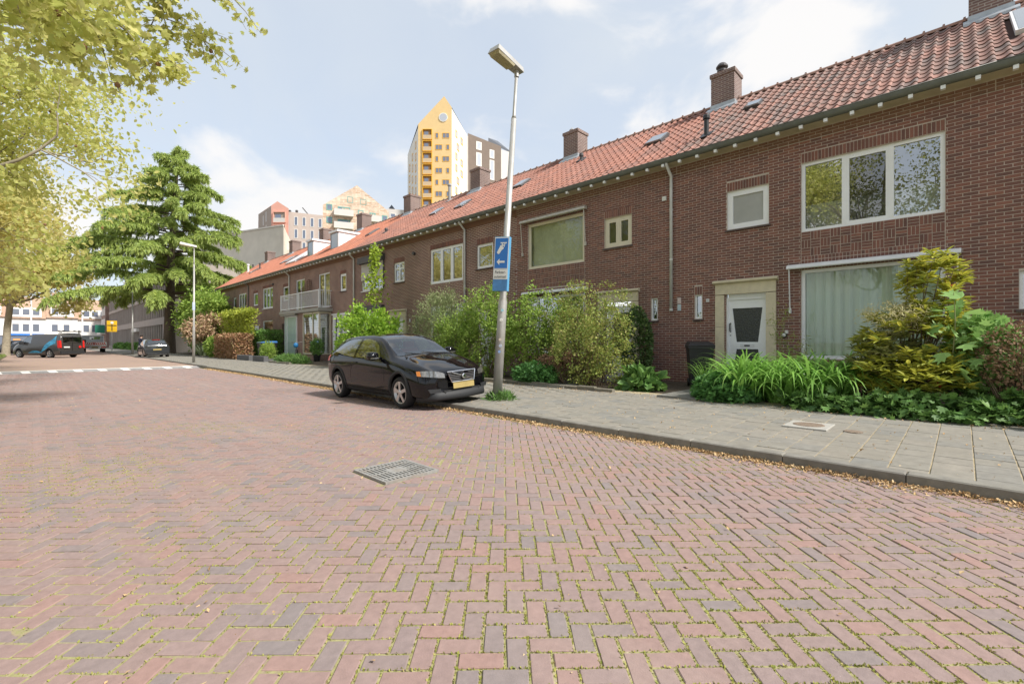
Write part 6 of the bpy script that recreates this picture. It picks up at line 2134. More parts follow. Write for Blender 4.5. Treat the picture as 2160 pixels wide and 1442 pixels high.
# ---- graphite van with a blue printed flank, turning off to the side street
VAN = [(0.00, .32, .62, .80, .58, .66, .62, .54), (.08, .24, .74, .95, .76, .80, .74, .60), (.40, .20, .92, 1.08, .82, .88, .82, .64), (.75, .19, 1.02, 1.18, .83, .91, .87, .70),
       (1.10, .19, 1.06, 1.45, .83, .91, .88, .72), (1.50, .19, 1.08, 1.72, .83, .915, .885, .74), (1.95, .19, 1.10, 1.82, .83, .915, .89, .76), (3.0, .19, 1.10, 1.85, .83, .915, .89, .77),
       (4.2, .19, 1.10, 1.83, .83, .915, .89, .77), (4.55, .21, 1.08, 1.79, .82, .91, .885, .77), (4.68, .26, 1.02, 1.60, .80, .90, .87, .78), (4.74, .34, .95, 1.2, .78, .88, .85, .80)]
vc = Car(VAN, 4.74, .2, .04)
def make_van(label, loc, head, mat, graphic=True):
    v = thing('van', label, 'van')
    vc.body('body', mat, v, (.88, 3.78), .37)
    vc.side_patch('window', m_cglass, v, [(1.15, 1.10), (2.05, 1.14)], [(1.15, 1.13), (1.55, 1.56), (2.05, 1.68)])
    vc.top_patch('windscreen', m_wscreen, v, [(.82, .66), (1.2, .66), (1.6, .64)])
    for xw in (.88, 3.78):
        arch_trim(vc, v, xw, .37, m_clad, .04)
        for sd in (1, -1):
            wheel(v, xw, sd * .79, .325, .2, 6, sd, .215)
    vc.side_patch('sill_trim', m_clad, v, [(1.3, .2), (3.35, .2)], [(1.3, .34), (3.35, .34)], off=.01, low=True, m=3)
    MB().box(4.66, 4.73, -.66, .66, 1.18, 1.62).build('rear_window', m_cglass, v)
    MB().box(4.70, 4.82, -.84, .84, .30, .52).build('bumper', m_clad, v)
    for sd in (1, -1):
        MB().hexa([(4.55, sd * .80, .78), (4.755, sd * .76, .78), (4.755, sd * .90, .78), (4.55, sd * .915, .78),
                   (4.50, sd * .80, 1.34), (4.71, sd * .78, 1.34), (4.70, sd * .90, 1.34), (4.50, sd * .905, 1.34)]).build('tail_lamp', m_tail, v)
        mm = MB().box(1.28, 1.42, sd * 1.02 - .12, sd * 1.02 + .12, 1.02, 1.26); mm.build('mirror', m_clad, v)
    MB().box(4.745, 4.765, -.62, -.2, .78, .88).build('number_plate', m_whitep, v)
    MB().lathe([(.10, 0), (.10, .01)], (4.752, .55, .85), 20, axis=(1, 0, 0)).build('badge', m_tail, v)
    MB().box(4.72, 4.75, -.008, .008, .55, 1.7).build('door_gap', m_black, v)
    if graphic:
        mg = M('printed_blue_wave', [(0.03, 0.20, 0.34)], .35, nscale=2.6, namt=.95, stain=(0.10, 0.42, 0.58, .9), sscale=2.2)
        for a, b_ in (([(3.0, .40), (3.4, .62), (3.9, .95), (4.35, 1.10)], [(3.0, .44), (3.4, 1.02), (3.9, 1.36), (4.35, 1.72)]),):
            vc.side_patch('printed_wave', mg, v, a, b_, sides=(-1,), off=.012, n=22, low=False)
        vc.side_patch('printed_wave', mg, v, [(1.75, .36), (2.5, .36), (3.1, .36)], [(1.75, .37), (2.4, .56), (3.1, .46)], sides=(-1,), off=.012, low=True)
    v.location = loc
    # nose along the heading: local x runs from nose to tail
    v.rotation_euler = (0, 0, math.atan2(-head[1], -head[0]))
    return v
hd = Vector((-.577, .82)).normalized()
# rear left wheel stands near (1.3, 52.5): local (3.78, +.79)
ax = Vector((-hd.x, -hd.y)); lf = Vector((-ax.y, ax.x))
org = Vector((2.25, 51.6)) - ax * 3.78 - lf * .79
make_van('graphite van with a printed blue wave on its flank, turning off the street', (org.x, org.y, .07), hd, m_cbrown)
dv = make_van('dark van with a ladder rack on its roof behind the graphite van', (3.1, 73.0, .07), Vector((.10, .99)).normalized(), m_cblack, False)
rk = MB()
for x in (1.6, 2.8, 4.0):
    rk.box(x - .03, x + .03, -.78, .78, 1.98, 2.03)
for y in (-.75, -.4, .4, .75):
    rk.box(1.0, 4.9, y - .025, y + .025, 2.03, 2.08)
for x in (1.6, 2.8, 4.0):
    for y in (-.7, .7): rk.box(x - .02, x + .02, y - .02, y + .02, 1.78, 1.99)
rk.build('roof_rack', m_grey, dv)
dv.scale = (1.1, 1.08, 1.18)

# ---- flatbed work truck with chevron board
tk = thing('work_truck', 'flatbed work truck with red and white chevron tail board on the right lane', 'truck', (0, 0, 0))
MB().box(0, 2.6, -1.02, 1.02, .72, .84).build('flatbed', m_silver, tk)
for sd in (-1, 1):
    MB().box(0, 2.6, sd * 1.02 - .02, sd * 1.02 + .02, .84, 1.22).build('side_board', m_silver, tk)
tb_ = MB().box(-.04, .0, -1.02, 1.02, .84, 1.22).build('tail_board', m_whitep, tk)
for k in range(11):
    y = -.98 + .185 * k; s = .14 if k < 5.5 else -.14
    MB().add([(-.046, y, .87), (-.046, y + .09, .87), (-.046, y + .09 + s, 1.19), (-.046, y + s, 1.19)], [(0, 1, 2, 3)]).build('chevron', m_tail, tb_, fixn=False)
MB().hexa([(2.75, -1.0, .5), (4.6, -1.0, .5), (4.6, 1.0, .5), (2.75, 1.0, .5), (2.75, -.92, 2.0), (3.9, -.9, 2.02), (3.9, .9, 2.02), (2.75, .92, 2.0)]).build('cab', m_whitep, tk)
MB().box(2.70, 2.76, -.98, .98, .9, 1.98).build('bulkhead', m_grey, tk)
MB().box(2.69, 2.705, -.62, .30, 1.55, 1.83).build('rear_window', m_cglass, tk)
fr_ = MB(); fr_.box(2.62, 2.68, -1.0, 1.0, 1.95, 2.02); fr_.box(2.62, 2.68, -1.0, -.95, .84, 1.95); fr_.box(2.62, 2.68, .95, 1.0, .84, 1.95)
fr_.build('ladder_frame', m_silver, tk)
MB().box(-.02, .1, -.95, .95, .48, .66).build('bumper', m_silver, tk)
for sd in (-1, 1):
    MB().box(-.04, .02, sd * .75 - .2, sd * .75 + .2, .55, .66).build('tail_lamp', m_tail, tk)
    wheel(tk, .95, sd * .85, .34, .26, 6, sd, .2); wheel(tk, 3.9, sd * .85, .34, .22, 6, sd, .2)
MB().box(-.045, -.02, -.27, .27, .54, .66).build('number_plate', m_plate, tk)
MB().box(.2, 4.2, -.4, .4, .4, .72).build('chassis', m_black, tk)
tk.location = (5.0, 72.5, .07); tk.rotation_euler = (0, 0, math.radians(90))

# ---- dark cars at the left edge, across the junction
def copy_tree(o, parent=None):
    c = o.copy(); COL.objects.link(c); c.parent = parent
    for ch in o.children: copy_tree(ch, c)
    return c
d1 = copy_tree(po); d1['label'] = 'dark car nosing in at the left edge beyond the verge'; d1.name = 'parked_car'
d1.location = (-2.0, 52.6, .06); d1.rotation_euler = (0, 0, math.radians(205))
d2 = copy_tree(po); d2['label'] = 'dark car parked behind the foot of the far plane tree'; d2.name = 'parked_car'
d2.location = (-2.1, 66.5, .06); d2.rotation_euler = (0, 0, math.radians(-25))
pk = copy_tree(hb); pk['label'] = 'black car half hidden behind the graphite van, by the plane tree'; pk.name = 'parked_car'
pk.location = (1.6, 75.5, .06); pk.rotation_euler = (0, 0, math.radians(200))
LOCAL[0] = False

# ------------------------------------------------------------------ street furniture
m_galv = M('galvanised_steel', [(0.43, 0.42, 0.40)], .5, metal=.35, nscale=5, namt=.14, stain=(0.33, 0.29, 0.24, .45), sscale=3)
m_blue = M('sign_blue', [(0.025, 0.17, 0.55)], .35)
m_bluel = M('sign_blue_edge', [(0.12, 0.36, 0.60)], .4)
m_bluef = M('sign_blue_faded', [(0.07, 0.22, 0.48)], .4, nscale=5, namt=.3)
m_signw = M('sign_white', [(0.78, 0.78, 0.76)], .4)
m_ink = M('sign_ink', [(0.02, 0.02, 0.03)], .5)

def text_mesh(body, size, mat, name, parent, mtx):
    cu = bpy.data.curves.new('txt', 'FONT'); cu.body = body; cu.size = size; cu.align_x = 'CENTER'; cu.extrude = .0008
    ob = bpy.data.objects.new('txt', cu); COL.objects.link(ob)
    dg = bpy.context.evaluated_depsgraph_get()
    me = bpy.data.meshes.new_from_object(ob.evaluated_get(dg))
    bpy.data.objects.remove(ob)
    me.materials.clear(); me.materials.append(mat)
    me.transform(mtx)
    return link(name, me, parent)

def street_lamp(label, base, top, head_dir, rl=.098, scale=1.0):
    t = thing('street_lamp', label, 'lamp post', base, 'street lamps')
    B, T = Vector(base), Vector(top)
    def at(u): return B + (T - B) * u
    b = MB(); b.tube([at(0), at(.30), at(.315), at(.86)], [rl, rl * .92, rl * .72, rl * .56], 16)
    po_ = b.build('pole', m_galv, t, smooth=True)
    MB().tube([at(.86), at(.87), at(1.0)], [rl * .56, rl * .36, rl * .34], 12).build('pole_tip', m_galv, po_, smooth=True)
    hd_ = Vector(head_dir).normalized(); up = Vector((0, 0, 1)); sd_ = hd_.cross(up).normalized()
    hdv = (hd_ + up * .12).normalized(); upv = sd_.cross(hdv).normalized()
    if upv.z < 0: upv = -upv
    c = T + hdv * .30 * scale + upv * .05
    # luminaire: tapering canopy with a flat underside
    def q(u, s, w, zz): return c + hdv * u * scale + sd_ * s * w * scale + upv * zz * scale
    lo = [q(-.42, -1, .10, 0), q(.42, -1, .145, 0), q(.42, 1, .145, 0), q(-.42, 1, .10, 0)]
    hi = [q(-.40, -1, .085, .10), q(.38, -1, .12, .12), q(.38, 1, .12, .12), q(-.40, 1, .085, .10)]
    hh = MB().hexa(lo + hi)
    ho = hh.build('lamp_head', m_galv, t)
    m2 = MB().hexa([q(-.10, -1, .10, -.055), q(.36, -1, .115, -.055), q(.36, 1, .115, -.055), q(-.10, 1, .10, -.055),
                    q(-.14, -1, .11, .0), q(.40, -1, .135, .0), q(.40, 1, .135, .0), q(-.14, 1, .11, .0)])
    m2.build('diffuser', M_DIFF, ho)
    MB().tube([T - Vector((0, 0, .08)), T + Vector((0, 0, .06))], rl * .5, 12).build('spigot', m_galv, ho)
    return t
M_DIFF = M('lamp_diffuser_yellowed', [(0.42, 0.37, 0.24)], .3, nscale=6, namt=.25)
lb, lt = Vector((6.70, 6.94, .1)), Vector((6.985, 6.645, 6.87))
lamp1 = street_lamp('near galvanised street lamp leaning over the front of the black hatchback', lb, lt, (-1, -.05, 0))
for k, (z, a) in enumerate(((1.95, .4), (1.75, -.2), (1.35, .1), (1.22, .5), (1.1, 0))):
    u = (z - .1) / 6.77; p = lb + (lt - lb) * u
    n_ = Vector((-.75 + .3 * a, -.66, 0)).normalized()
    MB().lathe([(.03 + .006 * (k % 2), 0), (.03, .003)], p + n_ * (.109 if z < 2.05 else .08), 14, axis=n_).build('sticker', [M('sticker_%d' % k, [((.25, .45, .5), (.6, .6, .55), (.5, .42, .36), (.3, .33, .4), (.2, .3, .5))[k]], .5)], lamp1)
street_lamp('far street lamp beside the peach shrub', (6.5, 32.1, .12), (6.5, 32.0, 6.75), (-1, .1, 0), .075)
street_lamp('distant street lamp half hidden by the cedar boughs', (6.7, 57.7, .12), (6.7, 57.7, 6.8), (-1, .1, 0), .09)
MB().box(6.42, 6.55, 32.0, 32.03, 3.15, 3.6).build('street_sign', M('sign_pale_blue', [(0.45, 0.52, 0.70)], .5), None, label='small pale blue plate on the far street lamp', category='sign')

# parking-machine sign box on the near lamp
sg = thing('parking_sign', 'blue sign with coin hand and arrow above a white plate on the leaning lamp post', 'sign', (6.8, 6.82, 2.3))
nrm = Vector((-.93, -.37, 0)).normalized()          # sign face
rgt = Vector((-nrm.y, nrm.x, 0)) * -1               # to the right when facing the sign
rgt = Vector((0, 0, 1)).cross(nrm)                  # right-hand side seen from the front
tilt = (lt - lb).normalized()
upv = (tilt - nrm * tilt.dot(nrm)).normalized()
rgt = upv.cross(nrm).normalized()
def spt(x, z, d=0): 
    u = (z - .1) / 6.77
    c = lb + (lt - lb) * ((2.86 - .1) / 6.77) + upv * (z - 2.86)
    return c + nrm * (.115 + d) + rgt * x
def sign_box(name, mat, x0, x1, z0, z1, d0, d1, parent, edge=None):
    p = [spt(x0, z0, d0), spt(x1, z0, d0), spt(x1, z0, d1), spt(x0, z0, d1), spt(x0, z1, d0), spt(x1, z1, d0), spt(x1, z1, d1), spt(x0, z1, d1)]
    return MB().hexa(p).build(name, mat, parent)
sb = sign_box('sign_case', m_bluel, -.17, .155, 2.34, 3.44, -.02, .075, sg)
sign_box('sign_panel', m_signw, -.165, .150, 2.78, 3.43, .075, .079, sb)
sign_box('sign_field', m_blue, -.150, .135, 2.80, 3.41, .079, .082, sb)
sign_box('sign_plate', m_signw, -.165, .150, 2.575, 2.775, .075, .080, sb)
sign_box('sign_plate', m_bluef, -.165, .150, 2.345, 2.57, .075, .081, sb)
def sign_poly(name, pts, parent, d=.084, mat=None):
    MB().add([spt(x, z, d) for x, z in pts], [tuple(range(len(pts)))]).build(name, mat or m_signw, parent, fixn=False)
sign_poly('arrow', [(-.10, 2.93), (-.04, 2.995), (-.04, 2.95), (.075, 2.95), (.075, 2.91), (-.04, 2.91), (-.04, 2.865)], sb)
sign_poly('hand_symbol', [(-.11, 3.12), (-.075, 3.085), (-.045, 3.10), (.0, 3.17), (.035, 3.19), (.045, 3.22), (.015, 3.235), (-.005, 3.27), (-.035, 3.265), (-.05, 3.23)], sb)
sign_poly('coin_slot', [(-.035, 3.325), (.105, 3.325), (.105, 3.303), (-.035, 3.303)], sb)
sign_poly('coin_slot', [(-.005, 3.303), (.012, 3.303), (.012, 3.235), (-.005, 3.245)], sb)
sign_poly('coin_slot', [(.055, 3.303), (.072, 3.303), (.060, 3.235), (.043, 3.225)], sb)
sign_poly('coin', [(.022 + .016 * math.cos(a), 3.265 + .024 * math.sin(a)) for a in np.linspace(0, 6.28, 14)[:-1]], sb)
mt = Matrix((( rgt.x, upv.x, nrm.x, 0), (rgt.y, upv.y, nrm.y, 0), (rgt.z, upv.z, nrm.z, 0), (0, 0, 0, 1)))
for txt, z in (('Parkeer-', 2.695), ('automaat', 2.605)):
    p = spt(-.008, z, .082)
    text_mesh(txt, .082, m_ink, 'lettering', sb, Matrix.Translation(p) @ mt @ Matrix.Diagonal((.86, 1, 1, 1)))
_num = [o for o in HS[1].children if o.name.startswith('house_number')][0]
text_mesh('31', .062, m_ink, 'lettering', _num, Matrix.Translation((XF - .013, 4.87, 2.385)) @ Matrix(((0, 0, -1, 0), (-1, 0, 0, 0), (0, 1, 0, 0), (0, 0, 0, 1))))

# yellow detour sign near the office
ys = thing('detour_sign', 'yellow detour sign with a black symbol on a post before the grey office', 'sign', (7.0, 78, .1))
MB().tube([(7.0, 78, .1), (7.0, 78, 3.4)], .04, 8).build('post', m_galv, ys)
MB().box(6.5, 7.5, 77.92, 77.95, 2.6, 4.0).build('sign_panel', M('sign_yellow', [(0.85, 0.50, 0.02)], .4), ys)
MB().box(6.96, 7.04, 77.90, 77.915, 2.75, 3.6).build('symbol', m_ink, ys)
MB().box(6.55, 7.45, 77.90, 77.915, 3.35, 3.46).build('symbol', m_ink, ys)
MB().lathe([(.16, 0), (.16, .01)], (7.0, 77.91, 3.75), 16, axis=(0, -1, 0)).build('symbol', m_signw, ys)
# thin white poles at the junction
for k, (x, y, hh, lab) in enumerate(((-.2, 92, 10, 'tall thin white light mast by the plane tree trunk'), (5.4, 100, 10.5, 'tall thin white light mast in front of the white houses'))):
    MB().tube([(x, y, 0), (x, y, hh)], [.12, .07], 8).build('light_mast', m_aluw, None, label=lab, category='mast')
# traffic light arm
tf = thing('traffic_light', 'traffic lights on a white gantry arm before the white houses', 'traffic light', (5.3, 98, 0))
MB().tube([(5.35, 98, 0), (5.35, 98, 6.9), (1.5, 98, 6.9)], .07, 6).build('gantry', m_aluw, tf)
for x in (1.7, 3.0, 4.3):
    MB().box(x - .14, x + .14, 97.8, 98.0, 6.5, 7.4).build('signal_head', m_dgrey, tf)

# ------------------------------------------------------------------ bins, bicycle, person, edging
def wheelie_bin(label, loc, rot, lid, col, hh=1.06, w=.56, d=.62):
    t = thing('wheelie_bin', label, 'bin', loc, None, rot)
    LOCAL[0] = True
    b = MB().hexa([(-w * .38, -d * .36, .06), (w * .38, -d * .36, .06), (w * .38, d * .36, .06), (-w * .38, d * .36, .06),
                   (-w / 2, -d / 2, hh - .12), (w / 2, -d / 2, hh - .12), (w / 2, d / 2, hh - .12), (-w / 2, d / 2, hh - .12)])
    b.build('bin_body', col, t)
    MB().box(-w / 2 - .02, w / 2 + .02, -d / 2 - .02, d / 2 + .02, hh - .13, hh - .07).build('rim', col, t)
    l = MB().hexa([(-w / 2 - .025, -d / 2 - .04, hh - .068), (w / 2 + .025, -d / 2 - .04, hh - .068), (w / 2 + .025, d / 2 + .03, hh - .068), (-w / 2 - .025, d / 2 + .03, hh - .068),
                   (-w / 2 + .03, -d / 2 + .04, hh - .01), (w / 2 - .03, -d / 2 + .04, hh - .01), (w / 2 - .03, d / 2, hh + .04), (-w / 2 + .03, d / 2, hh + .04)])
    l.build('lid', lid, t)
    MB().tube([(-w * .4, d / 2 + .06, hh - .1), (w * .4, d / 2 + .06, hh - .1)], .016, 6).build('handle', col, t)
    for s in (-1, 1):
        MB().lathe([(.10, -.03), (.10, .03)], (s * w * .40, d * .40, .10), 14, axis=(1, 0, 0)).build('wheel', m_black, t)
    for k in range(2):
        MB().box(w * .49 - .01 - k * .03, w * .5 + .004 - k * .03, -.10 - .05 * k, -.05 - .05 * k, hh - .42 - .24 * k, hh - .26 - .24 * k).build('reflective_strip', m_signw, t)
    LOCAL[0] = False
    return t
m_binb = M('bin_black', [(0.022, 0.022, 0.024)], .5, nscale=5, namt=.2)
m_lidb = M('bin_lid_blue', [(0.02, 0.14, 0.40)], .5)
wheelie_bin('black wheelie bin beside the cream stone doorway', (11.35, 4.62, .2), math.radians(-60), m_binb, m_binb, 1.08, .56, .66)
wheelie_bin('dark wheelie bin with a green grey lid before the hedge', (10.2, 31.75, .2), math.radians(-75), M('bin_lid_grey', [(0.06, 0.10, 0.09)], .5), m_binb, 1.12)
wheelie_bin('dark wheelie bin with a bright blue lid next to the hedge', (10.2, 30.9, .2), math.radians(-75), m_lidb, m_binb, 1.12, .62, .66)

LOCAL[0] = True
bk = thing('bicycle', 'bicycle with a bright blue child seat leaning by the bay window', 'bicycle', (10.7, 27.9, .2), None, math.radians(65))
for x in (-.52, .52):
    ring = [(x + .33 * math.cos(a), 0, .34 + .33 * math.sin(a)) for a in np.linspace(0, 2 * math.pi, 25)]
    w_ = MB().tube(ring, .022, 6).build('wheel', m_rubber, bk)
    s_ = MB()
    for k in range(8):
        a = math.pi * k / 8
        s_.tube([(x - .31 * math.cos(a), 0, .34 - .31 * math.sin(a)), (x + .31 * math.cos(a), 0, .34 + .31 * math.sin(a))], .004, 3)
    s_.build('spoke', m_grey, w_)
f = MB()
for a, b_ in (((-.52, .34), (-.08, .36)), ((-.08, .36), (-.2, .88)), ((-.2, .88), (-.52, .34)), ((-.08, .36), (.38, .80)), ((-.2, .8), (.36, .88)), ((.52, .34), (.34, 1.02))):
    f.tube([(a[0], 0, a[1]), (b_[0], 0, b_[1])], .018, 6)
f.build('frame', m_dgrey, bk)
MB().tube([(.20, -.28, 1.10), (.34, -.1, 1.06), (.34, .1, 1.06), (.20, .28, 1.10)], .014, 6).build('handlebar', m_chrome, bk)
MB().hexa([(-.36, -.09, .90), (-.06, -.03, .90), (-.06, .03, .90), (-.36, .09, .90), (-.35, -.08, .96), (-.07, -.02, .95), (-.07, .02, .95), (-.35, .08, .96)]).build('saddle', m_black, bk)
m_cyan = M('child_seat_blue', [(0.02, 0.18, 0.42)], .5)
MB().lathe([(.07, 0), (.12, .05), (.13, .16), (.10, .24), (.04, .27)], (-.55, 0, .78), 14).build('child_seat', m_cyan, bk, smooth=True)
LOCAL[0] = False

# person in a dark jacket standing beside the small hatchback
m_jacket = M('jacket_navy', [(0.015, 0.018, 0.035)], .85)
m_skin = M('skin', [(0.45, 0.28, 0.20)], .6)
m_jean = M('trousers_dark', [(0.03, 0.035, 0.05)], .85)
m_hair = M('hair_dark', [(0.03, 0.02, 0.015)], .8)
def person(label, loc, rot):
    t = thing('person', label, 'person', loc, None, rot)
    V = [(0, 0, .95), (0, 0, 1.15), (.02, 0, 1.38), (.05, 0, 1.50), (.09, 0, 1.60), (.10, 0, 1.70),
         (0, .17, 1.40), (.08, .24, 1.14), (.28, .20, 1.06), (.34, .19, 1.06),
         (0, -.17, 1.40), (.08, -.24, 1.14), (.28, -.20, 1.06), (.34, -.19, 1.06),
         (0, .10, .90), (.04, .11, .50), (-.02, .12, .08), (.12, .13, .04),
         (0, -.10, .90), (-.02, -.11, .50), (-.08, -.12, .08), (.07, -.13, .04)]
    E = [(0, 1), (1, 2), (2, 3), (3, 4), (4, 5), (2, 6), (6, 7), (7, 8), (8, 9), (2, 10), (10, 11), (11, 12), (12, 13), (0, 14), (14, 15), (15, 16), (16, 17), (0, 18), (18, 19), (19, 20), (20, 21)]
    R_ = [.16, .15, .17, .06, .10, .10, .08, .06, .045, .035, .08, .06, .045, .035, .10, .075, .05, .045, .10, .075, .05, .045]
    me = bpy.data.meshes.new('body'); me.from_pydata(V, E, [])
    o = bpy.data.objects.new('body', me); COL.objects.link(o)
    sk = o.modifiers.new('skin', 'SKIN')
    for i, sv in enumerate(me.skin_vertices[0].data):
        sv.radius = (R_[i], R_[i] * (.72 if i < 3 else 1)); sv.use_root = (i == 0)
    o.modifiers.new('sub', 'SUBSURF').render_levels = 2
    o.modifiers['sub'].levels = 2
    dg = bpy.context.evaluated_depsgraph_get()
    m2 = bpy.data.meshes.new_from_object(o.evaluated_get(dg))
    bpy.data.objects.remove(o)
    for mm in (m_jacket, m_jean, m_skin): m2.materials.append(mm)
    for p in m2.polygons:
        z = p.center.z
        p.material_index = 2 if z > 1.50 or p.center.x > .30 else (1 if z < .92 else 0)
        p.use_smooth = True
    LOCAL[0] = True
    b = link('body', m2, t)
    MB().lathe([(.05, -.02), (.105, .02), (.115, .08), (.09, .15), (.03, .185)], (.085, 0, 1.62), 14).build('hair', m_hair, b, smooth=True)
    LOCAL[0] = False
    return t
person('person in a dark jacket standing beside the small hatchback', (6.45, 51.0, .12), math.radians(20))

# concrete edging blocks round the wild front garden, dark steps by the bins
m_edge = M('edging_concrete', [(0.17, 0.155, 0.12), (0.21, 0.185, 0.145), (0.14, 0.13, 0.10)], .95, nscale=9, namt=.3, stain=(0.10, 0.11, 0.05, .5), sscale=3)
ed = thing('garden_edging', 'mossy concrete edging blocks along the wild front garden', 'edging', (9.05, 8.2, .1))
bm_ = MB().cbox(-.06, .06, -.24, .24, 0, .13, .015).mesh('edging_block', m_edge)
for k in range(11):
    o = link('edging_block', bm_, ed); o.location = (9.12 + random.uniform(-.015, .015), 5.9 + .49 * k, .12 + random.uniform(-.02, .02)); o.rotation_euler = (0, random.uniform(-.05, .05), random.uniform(-.03, .03))
e2 = thing('garden_edging', 'weathered log edging along the bay window garden', 'edging', (9.1, 26.5, .1))
for k in range(6):
    o = link('edging_block', bm_, e2); o.location = (9.18, 25.0 + .5 * k, .12)
m_step = M('dark_step', [(0.095, 0.095, 0.10)], .85, nscale=6, namt=.2)
stp = thing('garden_steps', 'low dark concrete walls and path by the wheelie bins', 'steps', (9.4, 31, .1))
MB().cbox(9.15, 9.4, 28.6, 30.5, .1, .48, .02).build('low_wall', m_step, stp)
MB().cbox(9.15, 9.4, 31.2, 33.6, .1, .48, .02).build('low_wall', m_step, stp)
MB().cbox(9.41, 11.6, 28.9, 33.4, .1, .30, .02).build('paved_step', m_step, stp)
# ------------------------------------------------------------------ buildings beyond the street
def wp(px, d, z):
    """world point that bears towards photo column px at depth d (metres) and height z"""
    l = (px - 1080.0) / F_PX * d
    return Vector((d * SN + l * CS, d * CS - l * SN, z))
def zpix(py, d): return H_CAM + (721.0 - py) / F_PX * d

class Face:
    """upright wall between two ground points, with its own metre grid (u along, z up)"""
    def __init__(s, a, b):
        s.a, s.b = Vector((a.x, a.y, 0)), Vector((b.x, b.y, 0))
        s.u = (s.b - s.a).normalized(); s.w = (s.b - s.a).length
        s.n = Vector((s.u.y, -s.u.x, 0))
        mid = (s.a + s.b) / 2
        if s.n.dot(-mid) < 0: s.n = -s.n
    def p(s, u, z, out=0.0):
        q = s.a + s.u * u + s.n * out
        return (q.x, q.y, z)
    def box(s, b, u0, u1, z0, z1, o0, o1, m=0):
        return b.hexa([s.p(u0, z0, o0), s.p(u1, z0, o0), s.p(u1, z0, o1), s.p(u0, z0, o1), s.p(u0, z1, o0), s.p(u1, z1, o0), s.p(u1, z1, o1), s.p(u0, z1, o1)], m)
    def window(s, h, u0, u1, z0, z1, frame, glass, fw=.12, mull=0, deep=.0):
        f = MB()
        s.box(f, u0, u0 + fw, z0, z1, -.05, .05); s.box(f, u1 - fw, u1, z0, z1, -.05, .05)
        s.box(f, u0 + fw, u1 - fw, z0, z0 + fw, -.05, .05); s.box(f, u0 + fw, u1 - fw, z1 - fw, z1, -.05, .05)
        for k in range(1, mull + 1):
            uu = u0 + (u1 - u0) * k / (mull + 1)
            s.box(f, uu - fw * .35, uu + fw * .35, z0 + fw, z1 - fw, -.05, .04)
        o = f.build('window', frame, h)
        g_ = MB(); s.box(g_, u0 + fw, u1 - fw, z0 + fw, z1 - fw, -.03, .012)
        g_.build('pane', glass, o)
        return o
    def loggia(s, h, u0, u1, z0, z1, back, rail, trim):
        """recess shown by a dark back, side cheeks, slab and railing"""
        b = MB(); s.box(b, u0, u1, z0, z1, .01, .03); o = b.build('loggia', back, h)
        t = MB(); s.box(t, u0 - .15, u0, z0 - .1, z1 + .1, 0, .3); s.box(t, u1, u1 + .15, z0 - .1, z1 + .1, 0, .3)
        s.box(t, u0, u1, z1, z1 + .12, 0, .3); s.box(t, u0, u1, z0 - .14, z0, 0, .35)
        t.build('loggia_frame', trim, o)
        r = MB(); s.box(r, u0, u1, z0, z0 + (z1 - z0) * .42, .28, .31); r.build('railing', rail, o)
        g_ = MB(); s.box(g_, u0 + .3, u0 + (u1 - u0) * .62, z0, z1 - .45, .03, .05); g_.build('pane', m_fglass, o)

m_fglass = M('far_glass', [(0.22, 0.25, 0.32)], .12, metal=.35)
m_fglassw = M('far_glass_bright', [(0.52, 0.55, 0.60)], .15, metal=.2)
m_yel_w = M('tower_yellow', [(0.78, 0.56, 0.27)], .8, nscale=.6, namt=.06)  # yellow paled in the colour itself to stand for distance haze
m_yel_t = M('tower_yellow_trim', [(0.80, 0.42, 0.02)], .7)
m_wht_w = M('tower_white', [(0.80, 0.77, 0.70)], .8, nscale=.6, namt=.05)
m_brn_w = M('tower_brown', [(0.20, 0.155, 0.125)], .85, nscale=.6, namt=.08)
m_gry_w = M('tower_grey', [(0.60, 0.56, 0.52)], .85, nscale=.6, namt=.05)
m_roofd = M('roof_dark', [(0.10, 0.11, 0.13)], .7)
M_YRAIL = M('tower_railing', [(0.62, 0.46, 0.28)], .4)
m_salm = M('salmon_render', [(0.70, 0.37, 0.29)], .85, nscale=.8, namt=.06)
m_pinkg = M('pink_grey_brick', [(0.58, 0.48, 0.42)], .85, nscale=.8, namt=.06)
m_taupe = M('taupe_wall', [(0.38, 0.31, 0.26)], .85, nscale=.8, namt=.06)
m_dkred = M('dark_red_wall', [(0.30, 0.10, 0.09)], .85)
m_gabb = brick_mat('mixed_gable_brick', (0.50, 0.33, 0.22), (0.66, 0.54, 0.42), (0.62, 0.54, 0.44), 1.0, .42, .05, bump=.1)
m_teal = M('teal_frame', [(0.16, 0.36, 0.32)], .6)
m_balc = M('balcony_concrete', [(0.66, 0.62, 0.55)], .8)
m_rail = M('balcony_glass', [(0.60, 0.58, 0.54)], .3)
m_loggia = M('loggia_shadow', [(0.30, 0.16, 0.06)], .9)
m_cream = M('cream_render', [(0.66, 0.60, 0.50)], .9, nscale=.5, namt=.1, stain=(0.52, 0.45, 0.36, .4), sscale=.35)
m_offc = M('office_concrete', [(0.36, 0.315, 0.28), (0.40, 0.35, 0.31)], .9, nscale=.7, namt=.12)
m_offd = M('office_glass', [(0.12, 0.12, 0.125)], .2, metal=.2)
m_wh_h = M('white_house_render', [(0.80, 0.78, 0.74)], .85, nscale=.5, namt=.04)
m_rf_b = M('far_roof_brown', [(0.40, 0.27, 0.19)], .85, nscale=3, namt=.2)
m_rf_o = M('far_roof_orange', [(0.40, 0.25, 0.18)], .85, nscale=3, namt=.2)

